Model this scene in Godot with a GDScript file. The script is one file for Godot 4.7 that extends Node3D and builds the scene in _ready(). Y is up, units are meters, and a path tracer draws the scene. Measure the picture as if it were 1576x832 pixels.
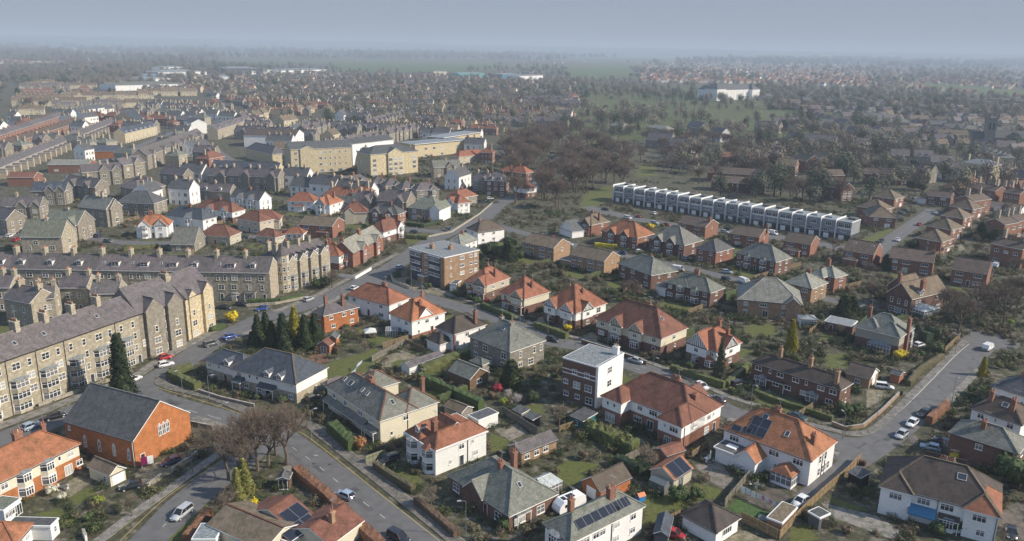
extends Node3D
# A town seen from the air: camera, sky and sun, then ground and roads, then buildings, plants, vehicles and small things.
const CAM_HEIGHT := 80.0
var mats := {}
var rng := RandomNumberGenerator.new()
var marks := []
var said := {}
var feet := []
var roads := []
var window_cache := {}

class Surf:
	var v := PackedVector3Array()
	var u := PackedVector2Array()
	var c := PackedColorArray()

class MB:
	var s := {}
	var tint := Color.WHITE
	var xf := Transform3D.IDENTITY
	func surf(m: String) -> Surf:
		if not s.has(m):
			s[m] = Surf.new()
		return s[m]
	func tri(m: String, a: Vector3, b: Vector3, c: Vector3, ua := Vector2.ZERO, ub := Vector2.ZERO, uc := Vector2.ZERO) -> void:
		var f := surf(m)
		f.v.append(xf * a); f.v.append(xf * c); f.v.append(xf * b)
		f.u.append(ua); f.u.append(uc); f.u.append(ub)
		f.c.append(tint); f.c.append(tint); f.c.append(tint)
	func poly(m: String, p: Array, off := Vector2.ZERO) -> void:
		var a: Vector3 = p[0]
		var ex: Vector3 = (p[1] - a).normalized()
		var n: Vector3 = (p[1] - a).cross(p[2] - a)
		var ey := n.cross(ex).normalized()
		var uv := []
		for q in p:
			uv.append(off + Vector2((q - a).dot(ex), -(q - a).dot(ey)))
		for i in range(1, p.size() - 1):
			tri(m, a, p[i], p[i + 1], uv[0], uv[i], uv[i + 1])
	func box(m: String, lo: Vector3, hi: Vector3, bottom := false) -> void:
		var a := lo
		var b := hi
		poly(m, [Vector3(a.x, a.y, b.z), Vector3(b.x, a.y, b.z), Vector3(b.x, b.y, b.z), Vector3(a.x, b.y, b.z)])
		poly(m, [Vector3(b.x, a.y, b.z), Vector3(b.x, a.y, a.z), Vector3(b.x, b.y, a.z), Vector3(b.x, b.y, b.z)])
		poly(m, [Vector3(b.x, a.y, a.z), Vector3(a.x, a.y, a.z), Vector3(a.x, b.y, a.z), Vector3(b.x, b.y, a.z)])
		poly(m, [Vector3(a.x, a.y, a.z), Vector3(a.x, a.y, b.z), Vector3(a.x, b.y, b.z), Vector3(a.x, b.y, a.z)])
		poly(m, [Vector3(a.x, b.y, b.z), Vector3(b.x, b.y, b.z), Vector3(b.x, b.y, a.z), Vector3(a.x, b.y, a.z)])
		if bottom:
			poly(m, [Vector3(a.x, a.y, a.z), Vector3(b.x, a.y, a.z), Vector3(b.x, a.y, b.z), Vector3(a.x, a.y, b.z)])
	func bar(m: String, a: Vector3, b: Vector3, w: float, h: float) -> void:
		var z := (b - a).normalized()
		var up := Vector3.UP if absf(z.y) < 0.98 else Vector3.RIGHT
		var x := up.cross(z).normalized() * w / 2.0
		var y := z.cross(x).normalized() * h / 2.0
		var p := [a - x - y, a + x - y, a + x + y, a - x + y, b - x - y, b + x - y, b + x + y, b - x + y]
		poly(m, [p[4], p[5], p[6], p[7]])
		poly(m, [p[1], p[0], p[3], p[2]])
		for k in 4:
			var j := (k + 1) % 4
			poly(m, [p[k], p[j], p[4 + j], p[4 + k]])
	func tube(m: String, a: Vector3, b: Vector3, ra: float, rb: float, n: int, cap := false) -> void:
		var z := (b - a).normalized()
		var up := Vector3.UP if absf(z.y) < 0.95 else Vector3.RIGHT
		var x := up.cross(z).normalized()
		var y := z.cross(x)
		var ring := []
		for k in n:
			var t := TAU * k / n
			ring.append(x * cos(t) + y * sin(t))
		for k in n:
			var j := (k + 1) % n
			var p: Vector3 = a + ring[k] * ra
			var q: Vector3 = a + ring[j] * ra
			var r: Vector3 = b + ring[j] * rb
			var s2: Vector3 = b + ring[k] * rb
			tri(m, p, q, r, Vector2(k, 0), Vector2(k + 1, 0), Vector2(k + 1, 1))
			if rb > 0.001:
				tri(m, p, r, s2, Vector2(k, 0), Vector2(k + 1, 1), Vector2(k, 1))
			if cap:
				tri(m, b, s2, r)
	func mesh(mats: Dictionary) -> ArrayMesh:
		var am := ArrayMesh.new()
		for m in s:
			var f: Surf = s[m]
			var arr := []
			arr.resize(Mesh.ARRAY_MAX)
			arr[Mesh.ARRAY_VERTEX] = f.v
			arr[Mesh.ARRAY_TEX_UV] = f.u
			arr[Mesh.ARRAY_COLOR] = f.c
			am.add_surface_from_arrays(Mesh.PRIMITIVE_TRIANGLES, arr)
			am.surface_set_material(am.get_surface_count() - 1, mats[m])
		return am

# nodes and labels
static func v3(x: float, y: float, z: float) -> Vector3:
	return Vector3(x, y, z)

func put(called: String, mesh: Mesh, parent: Node = self) -> MeshInstance3D:
	var o := MeshInstance3D.new()
	o.name = called
	o.mesh = mesh
	parent.add_child(o, true)
	return o

func tag(o: Node, label: String, category: String, group := "") -> void:
	said[label] = true
	o.set_meta("label", label)
	o.set_meta("category", category)
	if group:
		o.set_meta("group", group)

func thing(called: String, label: String, category: String, x: float, z: float, turn := 0.0, group := "") -> Node3D:
	var o := Node3D.new()
	o.name = called
	add_child(o, true)
	o.position = v3(x, 0, z)
	o.rotation.y = turn
	tag(o, label, category, group)
	return o

func struct(called: String, mesh: Mesh, parent: Node = self) -> MeshInstance3D:
	var o := put(called, mesh, parent)
	o.set_meta("kind", "structure")
	return o

func copy(o: Node3D, label: String, x: float, z: float, turn := 0.0, size := 1.0) -> Node3D:
	var r: Node3D = o.duplicate()
	r.name = o.name
	add_child(r, true)
	r.position = v3(x, 0, z)
	r.rotation.y = turn
	r.scale = Vector3.ONE * size
	said[label] = true
	r.set_meta("label", label)
	return r

func relation(x: float, z: float, m: Array) -> String:
	var a := Vector2(m[0], m[1])
	var p := Vector2(x, z)
	var away := a.normalized()
	var v := p - a
	var deep := v.dot(away)
	var aside := away.cross(v)
	var far := v.length()
	var near_word := "close " if far < 16 else ("" if far < 34 else ("well " if far < 60 else ("far " if far < 95 else ("remotely " if far < 150 else ("distantly " if far < 230 else "outlying ")))))
	if absf(deep) > absf(aside):
		return near_word + ("behind " if deep > 0 else "before ") + m[2]
	return near_word + ("right of " if aside > 0 else "left of ") + m[2]

func where(look: String, x: float, z: float) -> String:
	var order := marks.duplicate()
	order.sort_custom(func(a, b): return Vector2(a[0] - x, a[1] - z).length_squared() < Vector2(b[0] - x, b[1] - z).length_squared())
	var r := []
	for k in mini(13, order.size()):
		r.append(relation(x, z, order[k]))
	for k in mini(3, r.size()):
		var t: String = look + " " + r[k]
		if not said.has(t):
			said[t] = true
			return t
	for i in r.size():
		for k in range(i + 1, r.size()):
			var t: String = look + " " + r[i] + ", " + r[k]
			if not said.has(t) and t.split(" ").size() <= 16:
				said[t] = true
				return t
	return look + " " + r[0]

# materials
func noise_image(size: int, seed_: int, freq: float, lo: float, hi: float, octaves := 4) -> Image:
	var n := FastNoiseLite.new()
	n.seed = seed_
	n.frequency = freq
	n.fractal_octaves = octaves
	var im := n.get_seamless_image(size, size, false, false, 0.15)
	im.convert(Image.FORMAT_RGBA8)
	var d := im.get_data()
	for i in range(0, d.size(), 4):
		var t := lo + (hi - lo) * smoothstep(0.15, 0.85, d[i] / 255.0)
		var b := int(255.0 * pow(clampf(t, 0, 1), 1 / 2.2))
		d[i] = b; d[i + 1] = b; d[i + 2] = b
	return Image.create_from_data(size, size, false, Image.FORMAT_RGBA8, d)

func course_image(w: int, h: int, tw: int, th: int, spread: float, joint_and_shadow: float, seed_: int, base := 0.7, hue := 0.0) -> Image:
	var r := RandomNumberGenerator.new()
	r.seed = seed_
	var d := PackedByteArray()
	d.resize(w * h * 3)
	var tone := {}
	for y in h:
		var row := y / th
		var off := (tw / 2) * (row % 2)
		for x in w:
			var k := ((x + off) % w) / tw
			var key := row * 4096 + k
			if not tone.has(key):
				tone[key] = Vector2(base * (1.0 + r.randf_range(-spread, spread)), r.randf_range(-hue, hue))
			var t: Vector2 = tone[key]
			var a := t.x * (1.0 - joint_and_shadow * (1.0 if (y % th) == 0 or ((x + off) % tw) == 0 else 0.0)) * (0.94 + 0.12 * r.randf())  # darkens joints; for roof tiles this also paints the course shadow
			var i := (y * w + x) * 3
			d[i] = int(255 * pow(clampf(a * (1 + t.y), 0, 1), 1 / 2.2))
			d[i + 1] = int(255 * pow(clampf(a, 0, 1), 1 / 2.2))
			d[i + 2] = int(255 * pow(clampf(a * (1 - t.y), 0, 1), 1 / 2.2))
	return Image.create_from_data(w, h, false, Image.FORMAT_RGB8, d)

func mat(key: String, color: Color, rough := 0.9, tex: Texture2D = null, metres := 1.0, tinted := true) -> StandardMaterial3D:
	var m := StandardMaterial3D.new()
	m.resource_name = key
	m.albedo_color = color.linear_to_srgb()
	m.roughness = rough
	m.vertex_color_use_as_albedo = tinted
	m.cull_mode = BaseMaterial3D.CULL_DISABLED
	if tex:
		m.albedo_texture = tex
		m.uv1_scale = v3(1.0 / metres, 1.0 / metres, 1)
	mats[key] = m
	return m

func weather(m: StandardMaterial3D, stain: Texture2D, metres: float) -> void:
	m.detail_enabled = true
	m.detail_blend_mode = BaseMaterial3D.BLEND_MODE_MUL
	m.detail_albedo = stain
	m.detail_uv_layer = BaseMaterial3D.DETAIL_UV_2
	m.uv2_triplanar = true
	m.uv2_world_triplanar = true
	m.uv2_scale = Vector3.ONE / metres

func world_tex(m: StandardMaterial3D, tex: Texture2D, metres: float) -> void:
	m.albedo_texture = tex
	m.uv1_triplanar = true
	m.uv1_world_triplanar = true
	m.uv1_scale = Vector3.ONE / metres

func stain_image(size: int, seed_: int) -> Image:
	var a := noise_image(size, seed_, 0.012, 0.0, 1.0, 5)
	var b := noise_image(size, seed_ + 7, 0.05, 0.0, 1.0, 3)
	var d := a.get_data()
	var e := b.get_data()
	for i in range(0, d.size(), 4):
		var t := pow(d[i] / 255.0, 2.2)
		var s := pow(e[i] / 255.0, 2.2)
		var v := 0.79 + 0.42 * (t - 0.5) + 0.34 * (s - 0.5)
		var green := 0.04 * smoothstep(0.55, 0.8, 1.0 - t)
		d[i] = int(255 * pow(clampf(v - green, 0, 1), 1 / 2.2))
		d[i + 1] = int(255 * pow(clampf(v, 0, 1), 1 / 2.2))
		d[i + 2] = int(255 * pow(clampf(v - green * 1.5, 0, 1), 1 / 2.2))
	return Image.create_from_data(size, size, false, Image.FORMAT_RGBA8, d)

func ground_image(size: int, colors: Array, seed_: int, freq: float) -> Image:
	var a := FastNoiseLite.new(); a.seed = seed_; a.frequency = freq; a.fractal_octaves = 6; a.fractal_gain = 0.62
	var im := a.get_seamless_image(size, size, false, false, 0.12)
	im.convert(Image.FORMAT_RGBA8)
	var d := im.get_data()
	var n := colors.size() - 1
	for i in range(0, d.size(), 4):
		var t := clampf((d[i] / 255.0 - 0.22) / 0.56, 0, 0.9999) * n
		var k := int(t)
		var c: Color = colors[k].lerp(colors[k + 1], t - k)
		c = c.linear_to_srgb()
		d[i] = int(c.r * 255); d[i + 1] = int(c.g * 255); d[i + 2] = int(c.b * 255); d[i + 3] = 255
	return Image.create_from_data(size, size, false, Image.FORMAT_RGBA8, d)

func tx(im: Image) -> ImageTexture:
	return ImageTexture.create_from_image(im)

func make_materials() -> void:
	var stain := tx(stain_image(512, 3))
	var tile := tx(course_image(512, 512, 16, 16, 0.16, 0.35, 1, 0.72, 0.04))  # dark course lines are painted shadow under each tile row
	var slate := tx(course_image(512, 512, 32, 24, 0.2, 0.3, 2, 0.72, 0.03))
	var brick := tx(course_image(512, 512, 32, 16, 0.18, 0.12, 4, 0.72, 0.08))
	var stone := tx(course_image(512, 512, 64, 32, 0.17, 0.15, 5, 0.72, 0.05))
	var plain := tx(noise_image(512, 11, 0.02, 0.62, 0.82, 5))
	var k := Color(1.39, 1.39, 1.39)
	weather(mat("tile", k, 0.85, tile, 6.4), stain, 17.0)
	weather(mat("slate", k, 0.7, slate, 5.4), stain, 13.0)
	var soft := tx(noise_image(512, 12, 0.013, 0.72, 1.0, 5))
	var kw := Color(1.6, 1.6, 1.6)
	weather(mat("brick", kw, 0.9, brick, 3.6), soft, 11.0)
	weather(mat("stone", kw, 0.92, stone, 4.4), soft, 9.0)
	weather(mat("render", Color(1.19, 1.19, 1.19), 0.9, tx(noise_image(512, 11, 0.02, 0.8, 0.88, 5)), 7.0), tx(noise_image(256, 12, 0.015, 0.9, 1.0, 4)), 23.0)
	weather(mat("flat", k, 0.85, plain, 5.0), stain, 6.0)
	weather(mat("wood", k, 0.85, tx(course_image(256, 256, 256, 12, 0.2, 0.3, 9, 0.72, 0.03)), 2.4), stain, 5.0)
	mat("paint", Color.WHITE, 0.5)
	mat("metal", Color.WHITE, 0.4)
	mat("leaf", Color.WHITE, 0.75)
	mats.leaf.backlight_enabled = true
	mats.leaf.backlight = Color(0.25, 0.3, 0.1)
	mat("bark", Color.WHITE, 0.95)
	var g0 := mat("glass", Color(0.035, 0.042, 0.05), 0.08, null, 1, false)
	g0.metallic_specular = 0.6
	mat("blind", Color(0.42, 0.42, 0.4), 0.15, null, 1, false)
	mat("curtain", Color(0.16, 0.16, 0.17), 0.12, null, 1, false)
	mat("solar", Color(0.018, 0.022, 0.035), 0.18, null, 1, false)
	mat("carglass", Color(0.02, 0.023, 0.027), 0.06, null, 1, false)
	var cp := mat("carpaint", Color.WHITE, 0.35)
	cp.clearcoat_enabled = true
	cp.clearcoat = 0.8
	cp.clearcoat_roughness = 0.08
	mat("rubber", Color(0.015, 0.015, 0.016), 0.85, null, 1, false)
	mat("line", Color(0.62, 0.61, 0.57), 0.8, plain, 3.0, false)
	mat("yellowline", Color(0.55, 0.42, 0.16), 0.8, plain, 3.0, false)
	var asphalt := tx(noise_image(1024, 21, 0.012, 0.65, 0.8, 6))
	var m := mat("asphalt", Color(0.165, 0.162, 0.163), 0.9, null, 1, true)
	world_tex(m, asphalt, 37.0)
	m = mat("paving", Color(0.34, 0.31, 0.28), 0.9, null, 1, true)
	world_tex(m, tx(course_image(512, 512, 64, 64, 0.13, 0.25, 14, 0.72, 0.03)), 4.8)
	weather(m, stain, 15.0)
	var grass := tx(ground_image(1024, [Color(0.055, 0.068, 0.016), Color(0.08, 0.096, 0.022), Color(0.095, 0.1, 0.028), Color(0.125, 0.112, 0.042)], 31, 0.02))
	m = mat("grass", Color.WHITE, 0.95, null, 1, true)
	world_tex(m, grass, 23.0)
	var earth := tx(ground_image(1024, [Color(0.055, 0.052, 0.028), Color(0.092, 0.078, 0.05), Color(0.066, 0.076, 0.026), Color(0.125, 0.107, 0.075), Color(0.22, 0.195, 0.16)], 41, 0.016))
	m = mat("earth", Color.WHITE, 0.95, null, 1, true)
	world_tex(m, earth, 61.0)
	weather(m, tx(noise_image(512, 77, 0.02, 0.5, 1.0, 6)), 13.0)

# house parts
const P := {
	"red": Color(0.33, 0.13, 0.075), "orange": Color(0.41, 0.165, 0.085), "rust": Color(0.235, 0.1, 0.066), "brown": Color(0.135, 0.098, 0.078), "dkbrown": Color(0.095, 0.072, 0.062),
	"slate": Color(0.195, 0.195, 0.17), "pale": Color(0.28, 0.275, 0.235), "purple": Color(0.15, 0.128, 0.132), "blue": Color(0.075, 0.085, 0.11), "grey": Color(0.11, 0.11, 0.115), "dkgrey": Color(0.05, 0.055, 0.06), "lead": Color(0.26, 0.28, 0.3),
	"tan": Color(0.2, 0.15, 0.105), "mossy": Color(0.2, 0.205, 0.16),
	"white": Color(0.84, 0.83, 0.81), "cream": Color(0.66, 0.61, 0.47), "beige": Color(0.5, 0.45, 0.35), "pebble": Color(0.4, 0.37, 0.31), "stone": Color(0.37, 0.322, 0.245), "dkstone": Color(0.255, 0.228, 0.187),
	"ashlar": Color(0.54, 0.455, 0.3), "brick": Color(0.25, 0.122, 0.083), "dkbrick": Color(0.155, 0.085, 0.064), "orangebrick": Color(0.4, 0.15, 0.055), "brownbrick": Color(0.32, 0.21, 0.13), "greystone": Color(0.24, 0.22, 0.19),
	"black": Color(0.02, 0.02, 0.022), "timber": Color(0.2, 0.12, 0.07), "clay": Color(0.34, 0.14, 0.085), "buff": Color(0.5, 0.4, 0.26), "turq": Color(0.1, 0.42, 0.42), "awning": Color(0.04, 0.17, 0.3), "teal": Color(0.03, 0.16, 0.15), "green": Color(0.03, 0.12, 0.06),
}
const WALLMAT := {"white": "render", "cream": "render", "beige": "render", "pebble": "render", "stone": "stone", "dkstone": "stone", "ashlar": "stone", "greystone": "stone", "brick": "brick", "dkbrick": "brick", "orangebrick": "brick", "brownbrick": "brick", "timber": "wood", "teal": "wood", "green": "wood", "black": "wood", "clay": "brick", "buff": "stone", "blue": "wood", "lead": "render", "grey": "render", "dkgrey": "render", "turq": "render", "awning": "render"}
const ROOFMAT := {"red": "tile", "orange": "tile", "rust": "tile", "brown": "tile", "dkbrown": "tile", "tan": "tile", "slate": "slate", "pale": "slate", "purple": "slate", "blue": "slate", "grey": "slate", "lead": "flat", "mossy": "slate"}

func vary(c: Color, amount: float) -> Color:
	var k := 1.0 + rng.randf_range(-amount, amount)
	return Color(c.r * k * (1 + rng.randf_range(-amount, amount) * 0.3), c.g * k, c.b * k * (1 + rng.randf_range(-amount, amount) * 0.3))

func wall_quad(mb: MB, o: Dictionary, a: Vector3, b: Vector3, y0: float, y1: float) -> void:
	var split: float = clampf(o.ws, y0, y1)
	if split > y0:
		mb.tint = o.cl
		mb.poly(WALLMAT[o.wl], [v3(a.x, y0, a.z), v3(b.x, y0, b.z), v3(b.x, split, b.z), v3(a.x, split, a.z)], Vector2(a.x + a.z, y0))
	if split < y1:
		mb.tint = o.cu
		mb.poly(WALLMAT[o.wu], [v3(a.x, split, a.z), v3(b.x, split, b.z), v3(b.x, y1, b.z), v3(a.x, y1, a.z)], Vector2(a.x + a.z, split))

func block_walls(mb: MB, o: Dictionary, b: Array) -> void:
	var x0: float = b[0] - b[2] / 2.0
	var x1: float = b[0] + b[2] / 2.0
	var z0: float = b[1] - b[3] / 2.0
	var z1: float = b[1] + b[3] / 2.0
	var e: float = b[4]
	var c := [v3(x0, 0, z1), v3(x1, 0, z1), v3(x1, 0, z0), v3(x0, 0, z0)]
	for k in 4:
		wall_quad(mb, o, c[k], c[(k + 1) % 4], -0.3, e)
	var t := tan(deg_to_rad(b[6]))
	var oh: float = o.oh
	mb.tint = o.cu
	var wm: String = WALLMAT[o.wu]
	if b[5] == "gx":
		var top: float = e + 0.0 + (b[3] / 2.0 + oh) * t
		var s: float = e + oh * t - 0.04
		mb.poly(wm, [v3(x1, e, z1), v3(x1, e, z0), v3(x1, s, z0), v3(x1, top, b[1]), v3(x1, s, z1)])
		mb.poly(wm, [v3(x0, e, z0), v3(x0, e, z1), v3(x0, s, z1), v3(x0, top, b[1]), v3(x0, s, z0)])
	elif b[5] == "gz" or b[5] == "gf":
		var top: float = e + 0.0 + (b[2] / 2.0 + oh) * t
		var s: float = e + oh * t - 0.04
		mb.poly(wm, [v3(x0, e, z1), v3(x1, e, z1), v3(x1, s, z1), v3(b[0], top, z1), v3(x0, s, z1)])
		mb.poly(wm, [v3(x1, e, z0), v3(x0, e, z0), v3(x0, s, z0), v3(b[0], top, z0), v3(x1, s, z0)])
	elif b[5] == "lz":
		var s: float = e + b[3] * t
		mb.poly(wm, [v3(x1, e, z1), v3(x1, e, z0), v3(x1, s, z0)])
		mb.poly(wm, [v3(x0, e, z0), v3(x0, e, z1), v3(x0, s, z0)])
		mb.poly(wm, [v3(x1, e, z0), v3(x0, e, z0), v3(x0, s, z0), v3(x1, s, z0)])

func ridge(mb: MB, a: Vector3, b: Vector3) -> void:
	mb.bar("tile", a + v3(0, 0.02, 0), b + v3(0, 0.02, 0), 0.3, 0.16)

func block_roof(mb: MB, rb: MB, o: Dictionary, b: Array) -> void:
	var oh: float = o.oh
	var t := tan(deg_to_rad(b[6]))
	var e: float = b[4]
	var cx: float = b[0]
	var cz: float = b[1]
	var X: float = b[2] / 2.0 + oh
	var Z: float = b[3] / 2.0 + oh
	var y := e + 0.12
	var low := e - 0.06
	var m: String = ROOFMAT[o.rm]
	var f := "paint"
	var kind: String = b[5]
	if kind == "f":
		mb.tint = o.cf
		mb.box(f, v3(cx - X, e, cz - Z), v3(cx + X, e + 0.32, cz + Z), true)
		mb.tint = o.cr
		mb.box("flat", v3(cx - X + 0.2, e + 0.33, cz - Z + 0.2), v3(cx + X - 0.2, e + 0.36, cz + Z - 0.2))
		return
	if kind == "lz":
		var yb := y + 2 * Z * t
		mb.tint = o.cr
		mb.poly(m, [v3(cx - X, y, cz + Z), v3(cx + X, y, cz + Z), v3(cx + X, yb, cz - Z), v3(cx - X, yb, cz - Z)])
		mb.tint = o.cf
		mb.poly(f, [v3(cx - X, low, cz + Z), v3(cx + X, low, cz + Z), v3(cx + X, y, cz + Z), v3(cx - X, y, cz + Z)])
		mb.poly(f, [v3(cx + X, low, cz + Z), v3(cx + X, yb - 0.18, cz - Z), v3(cx + X, yb, cz - Z), v3(cx + X, y, cz + Z)])
		mb.poly(f, [v3(cx - X, yb - 0.18, cz - Z), v3(cx - X, low, cz + Z), v3(cx - X, y, cz + Z), v3(cx - X, yb, cz - Z)])
		mb.poly(f, [v3(cx - X, low, cz + Z), v3(cx - X, yb - 0.18, cz - Z), v3(cx + X, yb - 0.18, cz - Z), v3(cx + X, low, cz + Z)])
		return
	var c := [v3(cx - X, y, cz + Z), v3(cx + X, y, cz + Z), v3(cx + X, y, cz - Z), v3(cx - X, y, cz - Z)]
	var d := []
	for q in c:
		d.append(v3(q.x, low, q.z))
	mb.tint = o.cr
	if kind == "h":
		var r1: Vector3
		var r2: Vector3
		if X >= Z:
			r1 = v3(cx - X + Z, y + Z * t, cz)
			r2 = v3(cx + X - Z, y + Z * t, cz)
			mb.poly(m, [c[0], c[1], r2, r1])
			mb.poly(m, [c[1], c[2], r2])
			mb.poly(m, [c[2], c[3], r1, r2])
			mb.poly(m, [c[3], c[0], r1])
			for p in [[c[0], r1], [c[3], r1], [c[1], r2], [c[2], r2]]:
				rb.tint = o.cg
				ridge(rb, p[0], p[1])
		else:
			r1 = v3(cx, y + X * t, cz + Z - X)
			r2 = v3(cx, y + X * t, cz - Z + X)
			mb.poly(m, [c[0], c[1], r1])
			mb.poly(m, [c[1], c[2], r2, r1])
			mb.poly(m, [c[2], c[3], r2])
			mb.poly(m, [c[3], c[0], r1, r2])
			for p in [[c[0], r1], [c[1], r1], [c[2], r2], [c[3], r2]]:
				rb.tint = o.cg
				ridge(rb, p[0], p[1])
		if r1.distance_to(r2) > 0.3:
			ridge(rb, r1, r2)
		mb.tint = o.cf
		for k in 4:
			var j := (k + 1) % 4
			mb.poly(f, [d[k], d[j], c[j], c[k]])
		mb.poly(f, [d[3], d[2], d[1], d[0]])
	else:
		var along_x := kind == "gx"
		var A: float = (b[2] / 2.0 + o.vg) if along_x else (b[3] / 2.0 + o.vg)
		var W: float = Z if along_x else X
		var h := W * t
		var pt := func(u: float, v: float, yy: float) -> Vector3:
			return v3(cx + u, yy, cz + v) if along_x else v3(cx + v, yy, cz - u)
		var B := A
		if kind == "gf":
			B = b[3] / 2.0 - 0.02
		for s in [1.0, -1.0]:
			var q := [pt.call(-A * s, W * s, y), pt.call(A * s, W * s, y), pt.call(A * s, 0, y + h), pt.call(-A * s, 0, y + h)]
			mb.tint = o.cr
			mb.poly(m, q)
			mb.tint = o.cf
			mb.poly(f, [pt.call(-A * s, W * s, low), pt.call(A * s, W * s, low), q[1], q[0]])
			mb.poly(f, [pt.call(A * s, W * s, low), pt.call(-A * s, W * s, low), pt.call(-A * s, 0, low + h), pt.call(A * s, 0, low + h)])
			mb.poly(f, [pt.call(A * s, W, low), pt.call(A * s, 0, low + h), pt.call(A * s, 0, y + h), pt.call(A * s, W, y)])
			mb.poly(f, [pt.call(A * s, 0, low + h), pt.call(A * s, -W, low), pt.call(A * s, -W, y), pt.call(A * s, 0, y + h)])
		rb.tint = o.cg
		ridge(rb, pt.call(-A, 0, y + h), pt.call(A, 0, y + h))

const WIN := {"w": [2.1, 1.25, 3, true], "c": [1.35, 1.2, 2, true], "s": [0.65, 0.95, 1, false], "n": [0.95, 1.65, 1, true], "N": [1.9, 1.65, 2, true], "T": [2.7, 1.7, 3, true], "a": [0.75, 2.7, 1, true], "f": [1.7, 2.1, 3, false], "m": [1.7, 1.1, 2, false],
	"d": [0.95, 2.1, 1, false], "g": [2.4, 2.15, 1, false], "M": [2.6, 1.2, 4, false], "x": [2.6, 2.0, 3, true], "q": [0.8, 1.1, 1, true], "j": [1.7, 2.2, 2, false]}

func window_mesh(kind: String, frame: Color, stone: bool, whole: bool, glass: String) -> Array:
	var key := kind + str(frame) + str(stone) + str(whole) + glass
	if window_cache.has(key):
		return window_cache[key]
	var s: Array = WIN[kind]
	var w: float = s[0]
	var h: float = s[1]
	var fb := MB.new()
	var gb := fb if whole else MB.new()
	var fw := 0.085
	fb.tint = frame
	if kind == "g":
		fb.box("paint", v3(-w / 2, 0, 0), v3(w / 2, h, 0.05))
		for k in 5:
			fb.box("paint", v3(-w / 2 + 0.1, 0.15 + k * 0.4, 0.05), v3(w / 2 - 0.1, 0.4 + k * 0.4, 0.075))
	elif kind == "a":
		var s2 := h * 0.78
		for q in [[v3(-w / 2, 0, 0.04), v3(-w / 2, s2, 0.04)], [v3(w / 2, 0, 0.04), v3(w / 2, s2, 0.04)], [v3(-w / 2, s2, 0.04), v3(0, h, 0.04)], [v3(w / 2, s2, 0.04), v3(0, h, 0.04)], [v3(-w / 2, 0, 0.05), v3(w / 2, 0, 0.05)], [v3(0, 0, 0.03), v3(0, h, 0.03)], [v3(-w / 2, s2, 0.03), v3(w / 2, s2, 0.03)], [v3(-w / 2, s2 / 2, 0.03), v3(w / 2, s2 / 2, 0.03)]]:
			fb.bar("paint", q[0], q[1], 0.1, 0.09)
		gb.poly(glass, [v3(-w / 2, 0, 0.02), v3(w / 2, 0, 0.02), v3(w / 2, s2, 0.02), v3(0, h, 0.02), v3(-w / 2, s2, 0.02)])
	elif kind == "d":
		fb.tint = Color(0.75, 0.74, 0.7)
		for p in [[-w / 2 - 0.1, 0.0, -w / 2, h + 0.1], [w / 2, 0.0, w / 2 + 0.1, h + 0.1], [-w / 2, h, w / 2, h + 0.1]]:
			fb.box("paint", v3(p[0], p[1], 0), v3(p[2], p[3], 0.09), true)
		fb.tint = frame
		fb.box("paint", v3(-w / 2, 0, 0), v3(w / 2, h, 0.04))
		gb.box(glass, v3(-w / 4, h * 0.55, 0.041), v3(w / 4, h * 0.9, 0.05))
	else:
		for p in [[-w / 2, 0.0, -w / 2 + fw, h], [w / 2 - fw, 0.0, w / 2, h], [-w / 2 + fw, 0.0, w / 2 - fw, fw], [-w / 2 + fw, h - fw, w / 2 - fw, h]]:
			fb.box("paint", v3(p[0], p[1], 0), v3(p[2], p[3], 0.08), true)
		for k in range(1, s[2]):
			var x: float = -w / 2 + w * k / s[2]
			fb.box("paint", v3(x - 0.04, fw, 0), v3(x + 0.04, h - fw, 0.075))
		if s[3]:
			var ty := h * (0.52 if kind in ["n", "N", "q", "a"] else 0.7)
			fb.box("paint", v3(-w / 2 + fw, ty - 0.035, 0), v3(w / 2 - fw, ty + 0.035, 0.07), true)
		if stone:
			fb.tint = P.ashlar
			fb.box("stone", v3(-w / 2 - 0.2, -0.18, 0), v3(w / 2 + 0.2, -0.005, 0.12), true)
			fb.box("stone", v3(-w / 2 - 0.2, h + 0.005, 0), v3(w / 2 + 0.2, h + 0.22, 0.06), true)
		elif kind != "f":
			fb.box("paint", v3(-w / 2 - 0.08, -0.09, 0), v3(w / 2 + 0.08, -0.004, 0.14), true)
		gb.box(glass, v3(-w / 2 + fw * 0.6, fw * 0.6, 0.003), v3(w / 2 - fw * 0.6, h - fw * 0.6, 0.03))
	var out := [fb.mesh(mats), null if whole else gb.mesh(mats)]
	window_cache[key] = out
	return out

func add_window(root: Node3D, o: Dictionary, kind: String, at: Vector3, turn: float) -> void:
	var roll := rng.randf()
	var glass := "glass" if roll < 0.62 else ("curtain" if roll < 0.86 else "blind")
	if kind == "d":
		glass = "glass"
	var frame: Color = o.wc
	if kind == "d":
		frame = [Color(0.7, 0.69, 0.66), Color(0.05, 0.06, 0.09), Color(0.16, 0.03, 0.03), Color(0.03, 0.08, 0.06), Color(0.12, 0.07, 0.04)][rng.randi() % 5]
	var parts := window_mesh(kind, frame, o.sill, o.lod > 0, glass)
	var called := "door" if kind == "d" else ("garage_door" if kind == "g" else ("french_window" if kind == "f" else "window"))
	var n := put(called, parts[0], root)
	n.position = at
	n.rotation.y = turn
	if parts[1] and parts[1].get_surface_count():
		put("pane", parts[1], n)

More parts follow.
